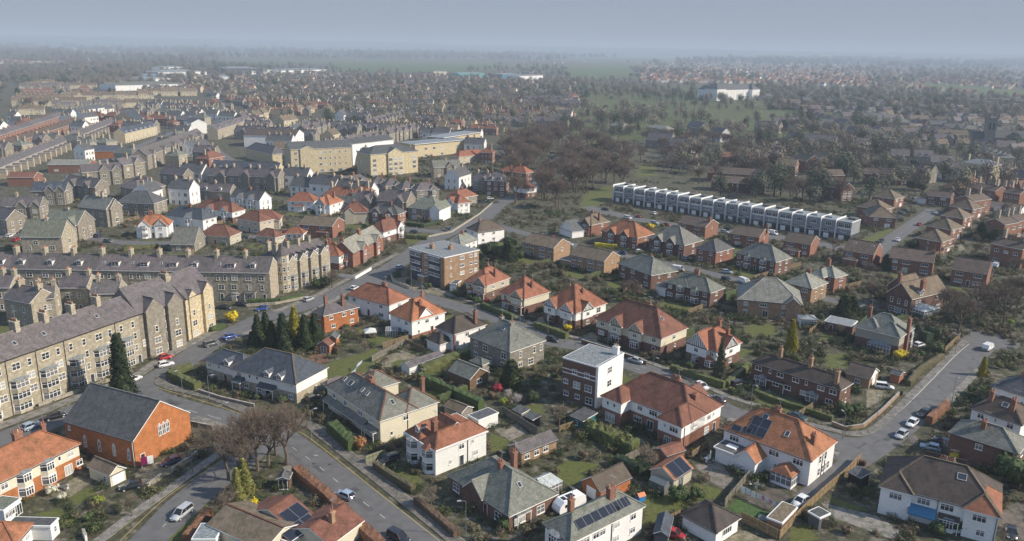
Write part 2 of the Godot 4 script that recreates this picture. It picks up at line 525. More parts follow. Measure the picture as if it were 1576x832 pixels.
func face_point(b: Array, face: String, u: float, out := 0.0) -> Array:
	var hx: float = b[2] / 2.0
	var hz: float = b[3] / 2.0
	match face:
		"f": return [v3(b[0] - hx + u * b[2], 0, b[1] + hz + out), 0.0]
		"r": return [v3(b[0] + hx + out, 0, b[1] + hz - u * b[3]), PI / 2]
		"b": return [v3(b[0] + hx - u * b[2], 0, b[1] - hz - out), PI]
	return [v3(b[0] - hx - out, 0, b[1] - hz + u * b[3]), -PI / 2]

func face_windows(root: Node3D, o: Dictionary, b: Array, face: String, text: String) -> void:
	var rows := text.split("/")
	var sh: float = b[4] / rows.size() if not o.has("sh") else o.sh
	for i in rows.size():
		var floor_y := (rows.size() - 1 - i) * sh
		for tok in rows[i].split(" ", false):
			var kind := tok.right(1)
			var u := tok.left(-1).to_float() / 100.0
			var p := face_point(b, face, u, 0.004)
			var at: Vector3 = p[0]
			var h: float = WIN[kind][1]
			at.y = floor_y + minf(2.15, sh - 0.45) - h
			if kind in ["d", "f", "g", "j"]:
				at.y = floor_y + 0.08
			elif kind == "a":
				at.y = floor_y + 1.2
			add_window(root, o, kind, at, p[1])

func chimney(root: Node3D, o: Dictionary, c: Array) -> void:
	var mb := MB.new()
	var w: float = c[3] / 2.0
	var d: float = c[4] / 2.0
	var col: Color = vary(P[c[5]], 0.1)
	var m: String = WALLMAT[c[5]]
	var y: float = c[2]
	mb.tint = col
	var base: float = c[7] if c.size() > 7 else y - 3.6
	mb.box(m, v3(-w, base, -d), v3(w, y - 0.3, d))
	mb.tint = Color(col.r * 1.1, col.g * 1.1, col.b * 1.1)
	mb.box(m, v3(-w - 0.09, y - 0.3, -d - 0.09), v3(w + 0.09, y, d + 0.09), true)
	var n: int = c[6]
	for k in n:
		var t := (k + 0.5) / n * 2.0 - 1.0
		var p := v3(t * w, y, 0) if w >= d else v3(0, y, t * d)
		mb.tint = vary(P.clay if c[5] != "white" and k % 3 != 2 else P.buff, 0.15)
		mb.tube("brick", p, p + v3(0, 0.55 + 0.12 * (k % 2), 0), 0.16, 0.13, 6, true)
	var node := put("chimney", mb.mesh(mats), root)
	node.position = v3(c[0], 0, c[1])
	if o.lod == 0 and n > 1:
		var ab := MB.new()
		ab.tint = Color(0.3, 0.3, 0.32)
		var top := v3(w * 0.6, y - 0.2, 0)
		ab.bar("metal", top, top + v3(0, 2.4, 0), 0.05, 0.05)
		for k in 5:
			ab.bar("metal", top + v3(-0.5 + k * 0.28, 2.3, -0.3), top + v3(-0.5 + k * 0.28, 2.3, 0.3), 0.03, 0.03)
		ab.bar("metal", top + v3(-0.6, 2.3, 0), top + v3(0.75, 2.3, 0), 0.03, 0.03)
		put("aerial", ab.mesh(mats), node)

func bay(root: Node3D, o: Dictionary, b: Array, face: String, u: float, w: float, dep: float, storeys: int, cap: String, sh := 2.6) -> void:
	var p := face_point(b, face, u)
	var holder := put("bay_window", null, root)
	holder.position = p[0]
	holder.rotation.y = p[1]
	var mb := MB.new()
	var gb := MB.new()
	var panes := []
	var k := dep * 0.75
	var pl := [v3(-w / 2, 0, 0), v3(-w / 2 + k, 0, dep), v3(w / 2 - k, 0, dep), v3(w / 2, 0, 0)]
	for s in storeys:
		gb = MB.new()
		panes.append(gb)
		var y0 := s * sh
		var sill := y0 + (0.75 if s == 0 else 0.85)
		var head := y0 + 2.25
		var top := y0 + sh
		for i in 3:
			var a: Vector3 = pl[i]
			var c: Vector3 = pl[i + 1]
			var n := (c - a).normalized()
			var out := v3(-n.z, 0, n.x) * -1.0
			if out.z < 0:
				out = -out
			var up := Vector3.UP
			mb.tint = o.cl if s == 0 else o.get("ba", o.cu)
			mb.poly(WALLMAT[o.wl if s == 0 else o.wu], [a + up * y0, c + up * y0, c + up * sill, a + up * sill])
			if o.sill:
				mb.poly(WALLMAT[o.wu], [a + up * head, c + up * head, c + up * top, a + up * top])
				mb.tint = o.wc
			else:
				mb.tint = o.wc
				mb.poly("paint", [a + up * head, c + up * head, c + up * top, a + up * top])
			gb.poly("glass" if (s + i) % 3 else "curtain", [a + up * sill, c + up * sill, c + up * head, a + up * head])
			var lights := 3 if i == 1 else 1
			for q in lights + 1:
				var t := a.lerp(c, float(q) / lights)
				mb.bar("paint", t + up * sill + out * 0.02, t + up * head + out * 0.02, 0.1, 0.1)
			for yy in [sill, sill + (head - sill) * 0.7]:
				mb.bar("paint", a + up * yy + out * 0.02, c + up * yy + out * 0.02, 0.09, 0.08)
	holder.mesh = mb.mesh(mats)
	for q in panes:
		put("pane", q.mesh(mats), holder)
	var rb := MB.new()
	var y := storeys * sh
	rb.tint = P.lead if cap == "f" else o.cr
	var rm: String = "flat" if cap == "f" else ROOFMAT[o.rm]
	var rise := 0.35 if cap == "f" else 1.1
	var e := []
	for q in pl:
		e.append(v3(q.x * 1.12, y, q.z * 1.2))
	for i in 3:
		var i1: Vector3 = v3(e[i].x * 0.55, y + rise, 0.01)
		var i2: Vector3 = v3(e[i + 1].x * 0.55, y + rise, 0.01)
		if i == 0:
			rb.poly(rm, [e[0], e[1], i2])
		elif i == 1:
			rb.poly(rm, [e[1], e[2], i2, i1])
		else:
			rb.poly(rm, [e[2], e[3], i1])
	rb.tint = o.cf
	rb.poly("paint", [e[3], e[2], e[1], e[0]])
	put("bay_roof", rb.mesh(mats), holder)

func slope_point(o: Dictionary, b: Array, face: String, u: float, v: float) -> Transform3D:
	var t := deg_to_rad(b[6])
	var p := face_point(b, face, u, o.oh)
	var run: float = (minf(b[2], b[3]) if b[5] == "h" else (b[3] if face in "fb" else b[2])) / 2.0 + o.oh
	var q: Vector3 = p[0]
	var back := Basis(Vector3.UP, p[1]) * v3(0, 0, -1)
	q += back * run * v
	q.y = b[4] + 0.12 + run * v * tan(t)
	return Transform3D(Basis(Vector3.UP, p[1]) * Basis(Vector3.RIGHT, t), q)

func extra(root: Node3D, o: Dictionary, blocks: Array, x: Array) -> void:
	var kind: String = x[0]
	var b: Array = blocks[x[1]]
	match kind:
		"bay":
			bay(root, o, b, x[2], x[3], x[4], x[7] if x.size() > 7 else 0.8, x[5], x[6])
		"sky":
			var mb := MB.new()
			mb.tint = Color(0.55, 0.55, 0.55)
			var w: float = x[5] / 2.0
			var h: float = x[6] / 2.0
			for q in [[-w, -h, -w + 0.08, h], [w - 0.08, -h, w, h], [-w, -h, w, -h + 0.08], [-w, h - 0.08, w, h]]:
				mb.box("paint", v3(q[0], 0.0, q[1]), v3(q[2], 0.13 + 0.002 * absf(q[1]), q[3]))
			mb.box("glass", v3(-w + 0.05, 0.0, -h + 0.05), v3(w - 0.05, 0.1, h - 0.05))
			put("roof_window", mb.mesh(mats), root).transform = slope_point(o, b, x[2], x[3], x[4])
		"solar":
			var mb := MB.new()
			var pw: float = x[7]
			var ph: float = x[8]
			mb.box("solar", v3(-pw / 2 + 0.02, 0.1, -ph / 2 + 0.02), v3(pw / 2 - 0.02, 0.14, ph / 2 - 0.02), true)
			mb.tint = Color(0.2, 0.2, 0.21)
			for k in [-1, 1]:
				mb.box("metal", v3(k * pw / 2 - 0.022, 0.08, -ph / 2), v3(k * pw / 2 + 0.022, 0.147, ph / 2))
				mb.box("metal", v3(-pw / 2 + 0.022, 0.08, k * ph / 2 - 0.02), v3(pw / 2 - 0.022, 0.146, k * ph / 2 + 0.02))
			var me := mb.mesh(mats)
			var fr := slope_point(o, b, x[2], x[3], x[4])
			for i in int(x[5]):
				for j in int(x[6]):
					put("solar_panel", me, root).transform = fr * Transform3D(Basis(), v3((i - (x[5] - 1) / 2.0) * (pw + 0.03), 0, (j - (x[6] - 1) / 2.0) * (ph + 0.03)))
		"dorm":
			var mb := MB.new()
			var w: float = x[5] / 2.0
			var h: float = x[6]
			var fr := slope_point(o, b, x[2], x[3], x[4])
			var deep := h / tan(deg_to_rad(b[6])) + 0.5
			mb.tint = o.get("cd", P.white)
			var wm: String = "paint"
			mb.box(wm, v3(-w, -0.3, -deep), v3(w, h, 0))
			mb.tint = o.cr
			if x[7] == "g":
				var g := w * 0.85
				for s in [1.0, -1.0]:
					mb.poly(ROOFMAT[o.rm], [v3(s * (w + 0.15), h - 0.1, s * 0.2 - 0.0 if s > 0 else -deep - 0.9), v3(s * (w + 0.15), h - 0.1, -deep - 0.9 if s > 0 else 0.2), v3(0, h + g, -deep - 0.9 if s > 0 else 0.2), v3(0, h + g, 0.2 if s > 0 else -deep - 0.9)])
				mb.tint = o.get("cd", P.white)
				mb.poly(wm, [v3(-w, h, 0.0), v3(w, h, 0.0), v3(0, h + g * 0.86, 0.0)])
				mb.bar("paint", v3(-w - 0.15, h - 0.12, 0.2), v3(0, h + g - 0.02, 0.2), 0.06, 0.16)
				mb.bar("paint", v3(w + 0.15, h - 0.12, 0.2), v3(0, h + g - 0.02, 0.2), 0.06, 0.16)
			else:
				mb.box("flat", v3(-w - 0.12, h, -deep - 0.3), v3(w + 0.12, h + 0.14, 0.15), true)
			mb.tint = Color.WHITE
			mb.box("glass", v3(-w + 0.16, 0.25, 0.0), v3(w - 0.16, h - 0.12, 0.03))
			mb.tint = o.wc
			mb.box("paint", v3(-0.04, 0.25, 0.0), v3(0.04, h - 0.12, 0.06))
			mb.box("paint", v3(-w + 0.16, h * 0.55, 0.0), v3(w - 0.16, h * 0.55 + 0.06, 0.055))
			var n := put("dormer", mb.mesh(mats), root)
			n.position = fr.origin
			n.rotation.y = face_point(b, x[2], 0)[1]
		"tim":
			var mb := MB.new()
			mb.tint = Color(0.025, 0.022, 0.02)
			var w: float = (b[2] if x[2] in "fb" else b[3]) / 2.0
			var t := tan(deg_to_rad(b[6]))
			var e: float = b[4] + (x[4] if x.size() > 4 else 0.0)
			var p := face_point(b, x[2], 0.5, 0.02)
			var step: float = x[3]
			var n := int(w / step)
			for k in range(-n, n + 1):
				var top: float = b[4] + (w + o.oh - absf(k * step)) * t - 0.15
				if top > e + 0.2:
					mb.box("paint", v3(k * step - 0.08, e, 0), v3(k * step + 0.08, top, 0.05))
			mb.box("paint", v3(-w, e - 0.12, 0), v3(w, e + 0.12, 0.07), true)
			var nd := put("timber_frame", mb.mesh(mats), root)
			nd.position = p[0]
			nd.rotation.y = p[1]
		"lean":
			var mb := MB.new()
			var p0 := face_point(b, x[2], (x[3] + x[4]) / 2.0)
			var w: float = absf(x[4] - x[3]) * (b[2] if x[2] in "fb" else b[3]) / 2.0
			var dp: float = x[5]
			var y: float = x[6]
			var r: float = x[7]
			mb.tint = o.get("cv", o.cr)
			mb.poly(ROOFMAT[o.rm], [v3(-w, y, dp), v3(w, y, dp), v3(w, y + r, 0.01), v3(-w, y + r, 0.01)])
			mb.poly(ROOFMAT[o.rm], [v3(w, y, dp), v3(w, y, 0.01), v3(w, y + r, 0.01)])
			mb.poly(ROOFMAT[o.rm], [v3(-w, y, 0.01), v3(-w, y, dp), v3(-w, y + r, 0.01)])
			mb.tint = o.cf
			mb.box("paint", v3(-w, y - 0.16, 0.01), v3(w, y - 0.005, dp - 0.02), true)
			for s in [-1, 1]:
				mb.box("paint", v3(s * (w - 0.15) - 0.06, 0, dp - 0.25), v3(s * (w - 0.15) + 0.06, y - 0.16, dp - 0.13))
			var nd := put("porch_roof", mb.mesh(mats), root)
			nd.position = p0[0]
			nd.rotation.y = p0[1]
		"cons":   # glazed conservatory: face, u, width, depth, height, roof colour key or "glass"
			var mb := MB.new()
			var gb := MB.new()
			var p0 := face_point(b, x[2], x[3])
			var w: float = x[4] / 2.0
			var dp: float = x[5]
			var h: float = x[6]
			mb.tint = o.cl
			for q in [[-w, 0.0, -w + 0.14, dp], [w - 0.14, 0.0, w, dp], [-w + 0.14, dp - 0.14, w - 0.14, dp]]:
				mb.box(WALLMAT[o.wl], v3(q[0], 0, q[1]), v3(q[2], 0.5, q[3]))
			mb.tint = P.white
			var cs := [v3(-w, 0, 0.05), v3(-w, 0, dp), v3(w, 0, dp), v3(w, 0, 0.05)]
			for i in 3:
				var a: Vector3 = cs[i]
				var c: Vector3 = cs[i + 1]
				var n := maxi(2, int(a.distance_to(c) / 0.85))
				for k in n + 1:
					var q := a.lerp(c, float(k) / n)
					mb.bar("paint", q + v3(0, 0.5, 0), q + v3(0, h, 0), 0.09, 0.09)
				for yy in [0.52, h * 0.72, h]:
					mb.bar("paint", a + v3(0, yy, 0), c + v3(0, yy, 0), 0.09, 0.1)
				gb.poly("curtain", [a + v3(0, 0.5, 0), c + v3(0, 0.5, 0), c + v3(0, h, 0), a + v3(0, h, 0)])
			var rise := minf(w * 0.6, 1.3)
			var rt := "flat"
			mb.tint = Color(0.5, 0.54, 0.55)
			if x[7] != "glass":
				rt = ROOFMAT[x[7]]
				mb.tint = P[x[7]]
			var ap := v3(0, h + rise, dp - w * 0.55)
			var bk := v3(0, h + rise, 0.0)
			var ee := [v3(-w - 0.12, h, 0), v3(-w - 0.12, h, dp + 0.12), v3(w + 0.12, h, dp + 0.12), v3(w + 0.12, h, 0)]
			mb.poly(rt, [ee[0], ee[1], ap, bk])
			mb.poly(rt, [ee[1], ee[2], ap])
			mb.poly(rt, [ee[2], ee[3], bk, ap])
			if x[7] == "glass":
				mb.tint = P.white
				for q in [[ee[1], ap], [ee[2], ap], [bk, ap], [ee[1].lerp(ee[2], 0.5), ap], [ee[0].lerp(ee[1], 0.5), bk.lerp(ap, 0.4)], [ee[2].lerp(ee[3], 0.5), ap.lerp(bk, 0.6)]]:
					mb.bar("paint", q[0] + v3(0, 0.03, 0), q[1] + v3(0, 0.03, 0), 0.08, 0.07)
			var nd := put("conservatory", mb.mesh(mats), root)
			nd.position = p0[0]
			nd.rotation.y = p0[1]
			put("pane", gb.mesh(mats), nd)
		"tur":
			var mb := MB.new()
			var c := v3(x[2], 0, x[3])
			var r: float = x[4]
			mb.tint = o.cu
			for k in 8:
				var a := TAU * (k + 0.5) / 8
				var b2 := TAU * (k - 0.5) / 8
				var p := c + v3(cos(a), 0, sin(a)) * r
				var q := c + v3(cos(b2), 0, sin(b2)) * r
				mb.tint = o.cu
				mb.poly("stone", [p, q, q + v3(0, x[5], 0), p + v3(0, x[5], 0)])
				mb.tint = o.cr
				var e := 1.1
				mb.tri("slate", c + (p - c) * e + v3(0, x[5], 0), c + (q - c) * e + v3(0, x[5], 0), c + v3(0, x[5] + x[6], 0), Vector2(0, 0), Vector2(2, 0), Vector2(1, -4))
			put("turret", mb.mesh(mats), root)
			for k in 8:
				for f in 4:
					var n := v3(cos(TAU * k / 8), 0, sin(TAU * k / 8))
					add_window(root, o, "n", c + n * (r * 0.93) + v3(0, 1.1 + f * 3.1, 0), atan2(n.x, n.z))
		"pipe":
			var mb := MB.new()
			var p0 := face_point(b, x[2], x[3], 0.07)
			mb.tint = Color(0.03, 0.03, 0.035) if x.size() < 5 else P[x[4]]
			mb.bar("paint", p0[0], p0[0] + v3(0, b[4] - 0.1, 0), 0.11, 0.11)
			put("drainpipe", mb.mesh(mats), root)
		"band":
			var mb := MB.new()
			mb.tint = P[x[3]]
			var h: float = x[2]
			mb.box(WALLMAT[x[3]], v3(b[0] - b[2] / 2 - 0.06, h, b[1] - b[3] / 2 - 0.06), v3(b[0] + b[2] / 2 + 0.06, h + 0.22, b[1] + b[3] / 2 + 0.06), true)
			put("string_course", mb.mesh(mats), root)
		"box":
			var mb := MB.new()
			mb.tint = P[x[8]] if x[8] is String else x[8]
			var s := v3(x[5], x[6], x[7])
			var c := v3(x[2], x[3], x[4])
			mb.box("render", c - s / 2, c + s / 2, true)
			put(x[9], mb.mesh(mats), root)
		"awn":
			var mb := MB.new()
			var p0 := face_point(b, x[2], x[3])
			var w: float = x[4] / 2.0
			mb.tint = P[x[7]]
			mb.poly("paint", [v3(-w, x[6] - 1.0, x[5]), v3(w, x[6] - 1.0, x[5]), v3(w, x[6], 0.03), v3(-w, x[6], 0.03)])
			mb.poly("paint", [v3(-w, x[6] - 1.25, x[5]), v3(w, x[6] - 1.25, x[5]), v3(w, x[6] - 1.0, x[5]), v3(-w, x[6] - 1.0, x[5])])
			var nd := put("awning", mb.mesh(mats), root)
			nd.position = p0[0]
			nd.rotation.y = p0[1]

const DEFAULT := {"w": 9.0, "d": 8.0, "e": 5.2, "r": "h", "p": 38.0, "rm": "red", "wl": "white", "wu": "white", "ws": 0.0, "oh": 0.4, "vg": 0.25, "lod": 1, "sill": false, "fc": "white"}

var plots := []
var last_at := Vector2.ZERO
func mark(short: String) -> void:
	marks.append([last_at.x, last_at.y, short])

func house(called: String, label: String, x: float, z: float, turn: float, preset: String, over: Dictionary, category := "house", group := "") -> Node3D:
	var o := DEFAULT.duplicate()
	o.merge(presets[preset], true)
	o.merge(over, true)
	if over.has("wa"):
		o.wl = over.wa
		o.wu = over.wa
	if over.has("win") and presets[preset].has("win"):
		o.win = presets[preset].win.duplicate()
		o.win.merge(over.win, true)
	o.cl = vary(P[o.wl], 0.06)
	o.cu = vary(P[o.wu], 0.06)
	o.cr = vary(P[o.rm], 0.12)
	var gcol: Color = o.cr
	o.cg = P[o.gc] if o.has("gc") else (Color(gcol.r * 1.4 + 0.05, gcol.g * 1.4 + 0.045, gcol.b * 1.35 + 0.035) if ROOFMAT[o.rm] == "slate" else Color(gcol.r * 0.8, gcol.g * 0.8, gcol.b * 0.8))
	o.cf = P[o.fc]
	o.wc = P[o.get("frame", "white")]
	var root := thing(called, label, category, x, z, turn, group)
	var blocks := [[0.0, 0.0, o.w, o.d, o.e, o.r, o.p]]
	for q in o.get("bl", []):
		blocks.append(q)
	for i in blocks.size():
		var b: Array = blocks[i]
		var oo := o
		if b.size() > 7:
			oo = o.duplicate()
			oo.merge(b[7], true)
			if b[7].has("rm"):
				oo.cr = vary(P[oo.rm], 0.08)
			if b[7].has("wa"):
				oo.wl = b[7].wa; oo.wu = b[7].wa; oo.cl = P[oo.wl]; oo.cu = P[oo.wu]
			if b[7].has("wl"):
				oo.cl = P[oo.wl]
			if b[7].has("wu"):
				oo.cu = P[oo.wu]
		var wb := MB.new()
		block_walls(wb, oo, b)
		put("wall", wb.mesh(mats), root)
		var mb := MB.new()
		var rb := MB.new() if o.lod == 0 else mb
		block_roof(mb, rb, oo, b)
		var rn := put("roof", mb.mesh(mats), root)
		if o.lod == 0 and not rb.s.is_empty():
			put("ridge_tiles", rb.mesh(mats), rn)
		if o.lod == 0 and oo.r != "f" and i == 0:
			for s in [-1, 1]:
				var gb := MB.new()
				gb.tint = Color(0.05, 0.05, 0.055)
				gb.bar("paint", v3(b[0] - b[2] / 2 - 0.3, b[4] + 0.02, b[1] + s * (b[3] / 2 + o.oh + 0.06)), v3(b[0] + b[2] / 2 + 0.3, b[4] + 0.02, b[1] + s * (b[3] / 2 + o.oh + 0.06)), 0.12, 0.12)
				put("gutter", gb.mesh(mats), root)
		var c := v3(b[0], 0, b[1]).rotated(Vector3.UP, turn)
		feet.append([x + c.x, z + c.z, turn, b[2] / 2.0, b[3] / 2.0])
	last_at = Vector2(x, z)
	plots.append([x, z, turn, o.w, o.d])
	var wins: Dictionary = o.get("win", {})
	for k in wins:
		var i: int = k.substr(1).to_int() if k.length() > 1 else 0
		face_windows(root, o, blocks[i], k[0], wins[k])
	for c in o.get("ch", []):
		chimney(root, o, c)
	for q in o.get("ex", []):
		extra(root, o, blocks, q)
	return root

# strips: roads, pavements, walls, fences, hedges
func offset_line(pts: PackedVector2Array, off: float) -> PackedVector2Array:
	var out := PackedVector2Array()
	for i in pts.size():
		var a: Vector2 = (pts[i] - pts[maxi(i - 1, 0)]).normalized()
		var b: Vector2 = (pts[mini(i + 1, pts.size() - 1)] - pts[i]).normalized()
		if i == 0: a = b
		if i == pts.size() - 1: b = a
		var n := (a + b).normalized()
		var k := clampf(1.0 / maxf(n.dot(a), 0.5), 1.0, 1.6)
		out.append(pts[i] + Vector2(-n.y, n.x) * off * k)
	return out

func smooth_line(p: Array, step := 4.0) -> PackedVector2Array:
	var c := Curve2D.new()
	for i in p.size():
		var a: Vector2 = p[maxi(i - 1, 0)]
		var b: Vector2 = p[mini(i + 1, p.size() - 1)]
		var t := (b - a) / 6.0
		c.add_point(p[i], -t, t)
	c.bake_interval = step
	var out := c.get_baked_points()
	return out

func ribbon(mb: MB, m: String, l: PackedVector2Array, r: PackedVector2Array, y: float, thick := 0.0) -> void:
	for i in l.size() - 1:
		var a := v3(l[i].x, y, l[i].y)
		var b := v3(r[i].x, y, r[i].y)
		var c := v3(r[i + 1].x, y, r[i + 1].y)
		var d := v3(l[i + 1].x, y, l[i + 1].y)
		mb.poly(m, [a, d, c, b])
		if thick > 0:
			var dn := v3(0, -thick, 0)
			mb.poly(m, [b + dn, b, c, c + dn])
			mb.poly(m, [d + dn, d, a, a + dn])

func v2(p: Array) -> Array:
	var out := []
	for i in range(0, p.size(), 2):
		out.append(Vector2(p[i], p[i + 1]))
	return out

func road(called: String, p: Array, width: float, y: float, tint := Color.WHITE) -> Node:
	var line := smooth_line(v2(p))
	roads.append([line, width / 2.0 + 2.2, bounds(line).grow(width)])
	var mb := MB.new()
	mb.tint = tint
	ribbon(mb, "asphalt", offset_line(line, -width / 2), offset_line(line, width / 2), y)
	return struct(called, mb.mesh(mats))

func dashes(road_node: Node, called: String, p: Array, y: float, dash: float, gap: float, w: float, m := "line") -> void:
	var line := smooth_line(v2(p), 0.5)
	var mb := MB.new()
	var run := 0.0
	for i in line.size() - 1:
		if fmod(run, dash + gap) < dash:
			var n := (line[i + 1] - line[i]).normalized()
			n = Vector2(-n.y, n.x) * w / 2
			var a: Vector2 = line[i]
			var b: Vector2 = line[i + 1]
			mb.poly(m, [v3(a.x - n.x, y, a.y - n.y), v3(b.x - n.x, y, b.y - n.y), v3(b.x + n.x, y, b.y + n.y), v3(a.x + n.x, y, a.y + n.y)])
		run += line[i].distance_to(line[i + 1])
	struct(called, mb.mesh(mats), road_node)

func pavement(p: Array, width: float, y := 0.13, tint := Color.WHITE, kerb := true) -> void:
	var line := smooth_line(v2(p))
	roads.append([line, width / 2.0 + 0.4, bounds(line).grow(width)])
	var mb := MB.new()
	mb.tint = tint
	ribbon(mb, "paving", offset_line(line, -width / 2), offset_line(line, width / 2), y, 0.2)
	var n := struct("pavement", mb.mesh(mats))
	if kerb:
		var kb := MB.new()
		kb.tint = Color(1.25, 1.22, 1.15)
		ribbon(kb, "paving", offset_line(line, width / 2 + 0.002), offset_line(line, width / 2 + 0.2), y - 0.012, 0.2)
		struct("kerb", kb.mesh(mats), n)

var yards := []
func patch(called: String, m: String, p: Array, y: float, tint := Color.WHITE) -> void:
	if called in ["lawn", "paved_yard", "round_lawn", "green_court", "grass_verge", "field"]:
		yards.append([bounds(PackedVector2Array(v2(p))), PackedVector2Array(v2(p))])
	var pts := PackedVector2Array(v2(p))
	var idx := Geometry2D.triangulate_polygon(pts)
	var mb := MB.new()
	mb.tint = tint
	for i in range(0, idx.size(), 3):
		var a: Vector2 = pts[idx[i]]
		var b: Vector2 = pts[idx[i + 1]]
		var c: Vector2 = pts[idx[i + 2]]
		if (b - a).cross(c - a) > 0:
			var t := b; b = c; c = t
		mb.tri(m, v3(a.x, y, a.y), v3(b.x, y, b.y), v3(c.x, y, c.y))
	if mb.s.is_empty():
		return
	struct(called, mb.mesh(mats))

func fence(label: String, p: Array, h: float, col: Color, panel_w := 1.83) -> void:
	var pts := v2(p)
	var root := thing("garden_fence", label, "fence", pts[0].x, pts[0].y)
	var pm := MB.new()
	pm.tint = col
	var n := 9
	for k in n:
		var t := vary(col, 0.12)
		pm.tint = t
		pm.box("wood", v3(-panel_w / 2 + 0.06 + k * (panel_w - 0.12) / n, 0.05, -0.015), v3(-panel_w / 2 + 0.05 + (k + 1) * (panel_w - 0.12) / n, h - 0.03 * (k % 2), 0.02 + 0.012 * (k % 2)), true)
	pm.tint = col
	pm.box("wood", v3(-panel_w / 2 + 0.06, h - 0.03, -0.04), v3(panel_w / 2 - 0.06, h + 0.03, 0.05), true)
	var panel := pm.mesh(mats)
	var bm := MB.new()
	bm.tint = Color(col.r * 0.85, col.g * 0.85, col.b * 0.85)
	bm.box("wood", v3(-0.055, 0, -0.055), v3(0.055, h + 0.1, 0.055))
	var post := bm.mesh(mats)
	for i in pts.size() - 1:
		var a: Vector2 = pts[i]
		var b: Vector2 = pts[i + 1]
		var c := maxi(1, roundi(a.distance_to(b) / panel_w))
		for k in c:
			var q: Vector2 = a.lerp(b, (k + 0.5) / c) - pts[0]
			var o := put("fence_panel", panel, root)
			o.position = v3(q.x, rng.randf_range(-0.02, 0.03), q.y)
			o.rotation.y = -(b - a).angle() + rng.randf_range(-0.01, 0.01)
			o.scale.x = a.distance_to(b) / c / panel_w
			q = a.lerp(b, float(k) / c) - pts[0]
			put("fence_post", post, root).position = v3(q.x, 0, q.y)

func low_wall(label: String, p: Array, h: float, col: String, thick := 0.3) -> void:
	var pts := v2(p)
	var root := thing("garden_wall", label, "wall", pts[0].x, pts[0].y)
	for i in pts.size() - 1:
		var a: Vector2 = pts[i] - pts[0]
		var b: Vector2 = pts[i + 1] - pts[0]
		var mb := MB.new()
		mb.tint = vary(P[col], 0.06)
		mb.bar(WALLMAT[col], v3(a.x, h / 2 - 0.1, a.y), v3(b.x, h / 2 - 0.1, b.y), thick, h)
		put("wall_length", mb.mesh(mats), root)
		var cb := MB.new()
		cb.tint = Color(0.33, 0.3, 0.26)
		cb.bar("stone", v3(a.x, h - 0.06, a.y), v3(b.x, h - 0.06, b.y), thick + 0.1, 0.09)
		put("coping", cb.mesh(mats), root)

# plants
func leaf_cloud(mb: MB, at: Vector3, r: Vector3, n: int, size: float, col: Color, spread: float, shell := 0.6) -> void:
	for i in n:
		var d := v3(rng.randfn(), rng.randfn(), rng.randfn()).normalized()
		var k := shell + (1.0 - shell) * rng.randf() if rng.randf() < 0.8 else rng.randf_range(0.3, 1.0)
		var p := at + d * r * k
		if p.y < 0.02:
			p.y = rng.randf_range(0.02, 0.3)
		one_leaf(mb, p, d, size, col, spread)

func one_leaf(mb: MB, p: Vector3, d: Vector3, size: float, col: Color, spread: float) -> void:
	var s := size * rng.randf_range(0.6, 1.35)
	var a := v3(rng.randfn(), rng.randfn(), rng.randfn()).normalized()
	var x := (a - d * a.dot(d) * 0.7).normalized() * s
	var y := d.cross(x).normalized() * s * 0.6
	var k := 1.0 + rng.randf_range(-spread, spread)
	mb.tint = Color(col.r * k * rng.randf_range(0.9, 1.12), col.g * k, col.b * k * rng.randf_range(0.85, 1.1))
	mb.tri("leaf", p - x - y * 0.5, p + x - y * 0.5, p + y)

func lumpy(mb: MB, at: Vector3, r: Vector3, col: Color, seed_: int) -> void:
	var n := FastNoiseLite.new()
	n.seed = seed_
	n.frequency = 0.9
	var rows := 7
	var cols := 10
	var g := []
	for i in rows + 1:
		var row := []
		var ph := PI * i / rows
		for j in cols:
			var th := TAU * j / cols
			var d := v3(sin(ph) * cos(th), cos(ph), sin(ph) * sin(th))
			var k := 0.86 + 0.28 * n.get_noise_3dv(d * 2.0)
			row.append(at + d * r * k)
		g.append(row)
	for i in rows:
		for j in cols:
			var j2 := (j + 1) % cols
			var k := 1.0 + rng.randf_range(-0.2, 0.2)
			mb.tint = Color(col.r * k, col.g * k, col.b * k)
			mb.tri("leaf", g[i][j], g[i + 1][j2], g[i + 1][j])
			mb.tri("leaf", g[i][j], g[i][j2], g[i + 1][j2])

func trunk_mesh(h: float, r: float, col: Color) -> ArrayMesh:
	var mb := MB.new()
	mb.tint = col
	mb.tube("bark", v3(0, -0.3, 0), v3(0.05, h * 0.5, 0.02), r * 1.2, r * 0.8, 7)
	mb.tube("bark", v3(0.05, h * 0.5, 0.02), v3(0, h, 0), r * 0.8, r * 0.3, 6)
	return mb.mesh(mats)

func make_bush(called: String, r: Vector3, col: Color, n: int, size: float, spread := 0.3, lobes := 5, heart := true) -> Node3D:
	var root := thing(called, "-", "shrub", 0, 900)
	put("stem", trunk_mesh(r.y * 0.8, 0.06 + r.y * 0.02, Color(0.1, 0.075, 0.05)), root)
	var mb := MB.new()
	for k in lobes:
		var a := TAU * k / lobes + rng.randf()
		var c := v3(cos(a) * r.x * 0.42, r.y * rng.randf_range(0.75, 1.1), sin(a) * r.z * 0.42)
		var rr := r * rng.randf_range(0.5, 0.68)
		if heart:
			lumpy(mb, c, rr * 0.78, col, 50 + k)
		leaf_cloud(mb, c, rr, n / lobes, size, col, spread)
	put("foliage", mb.mesh(mats), root)
	return root

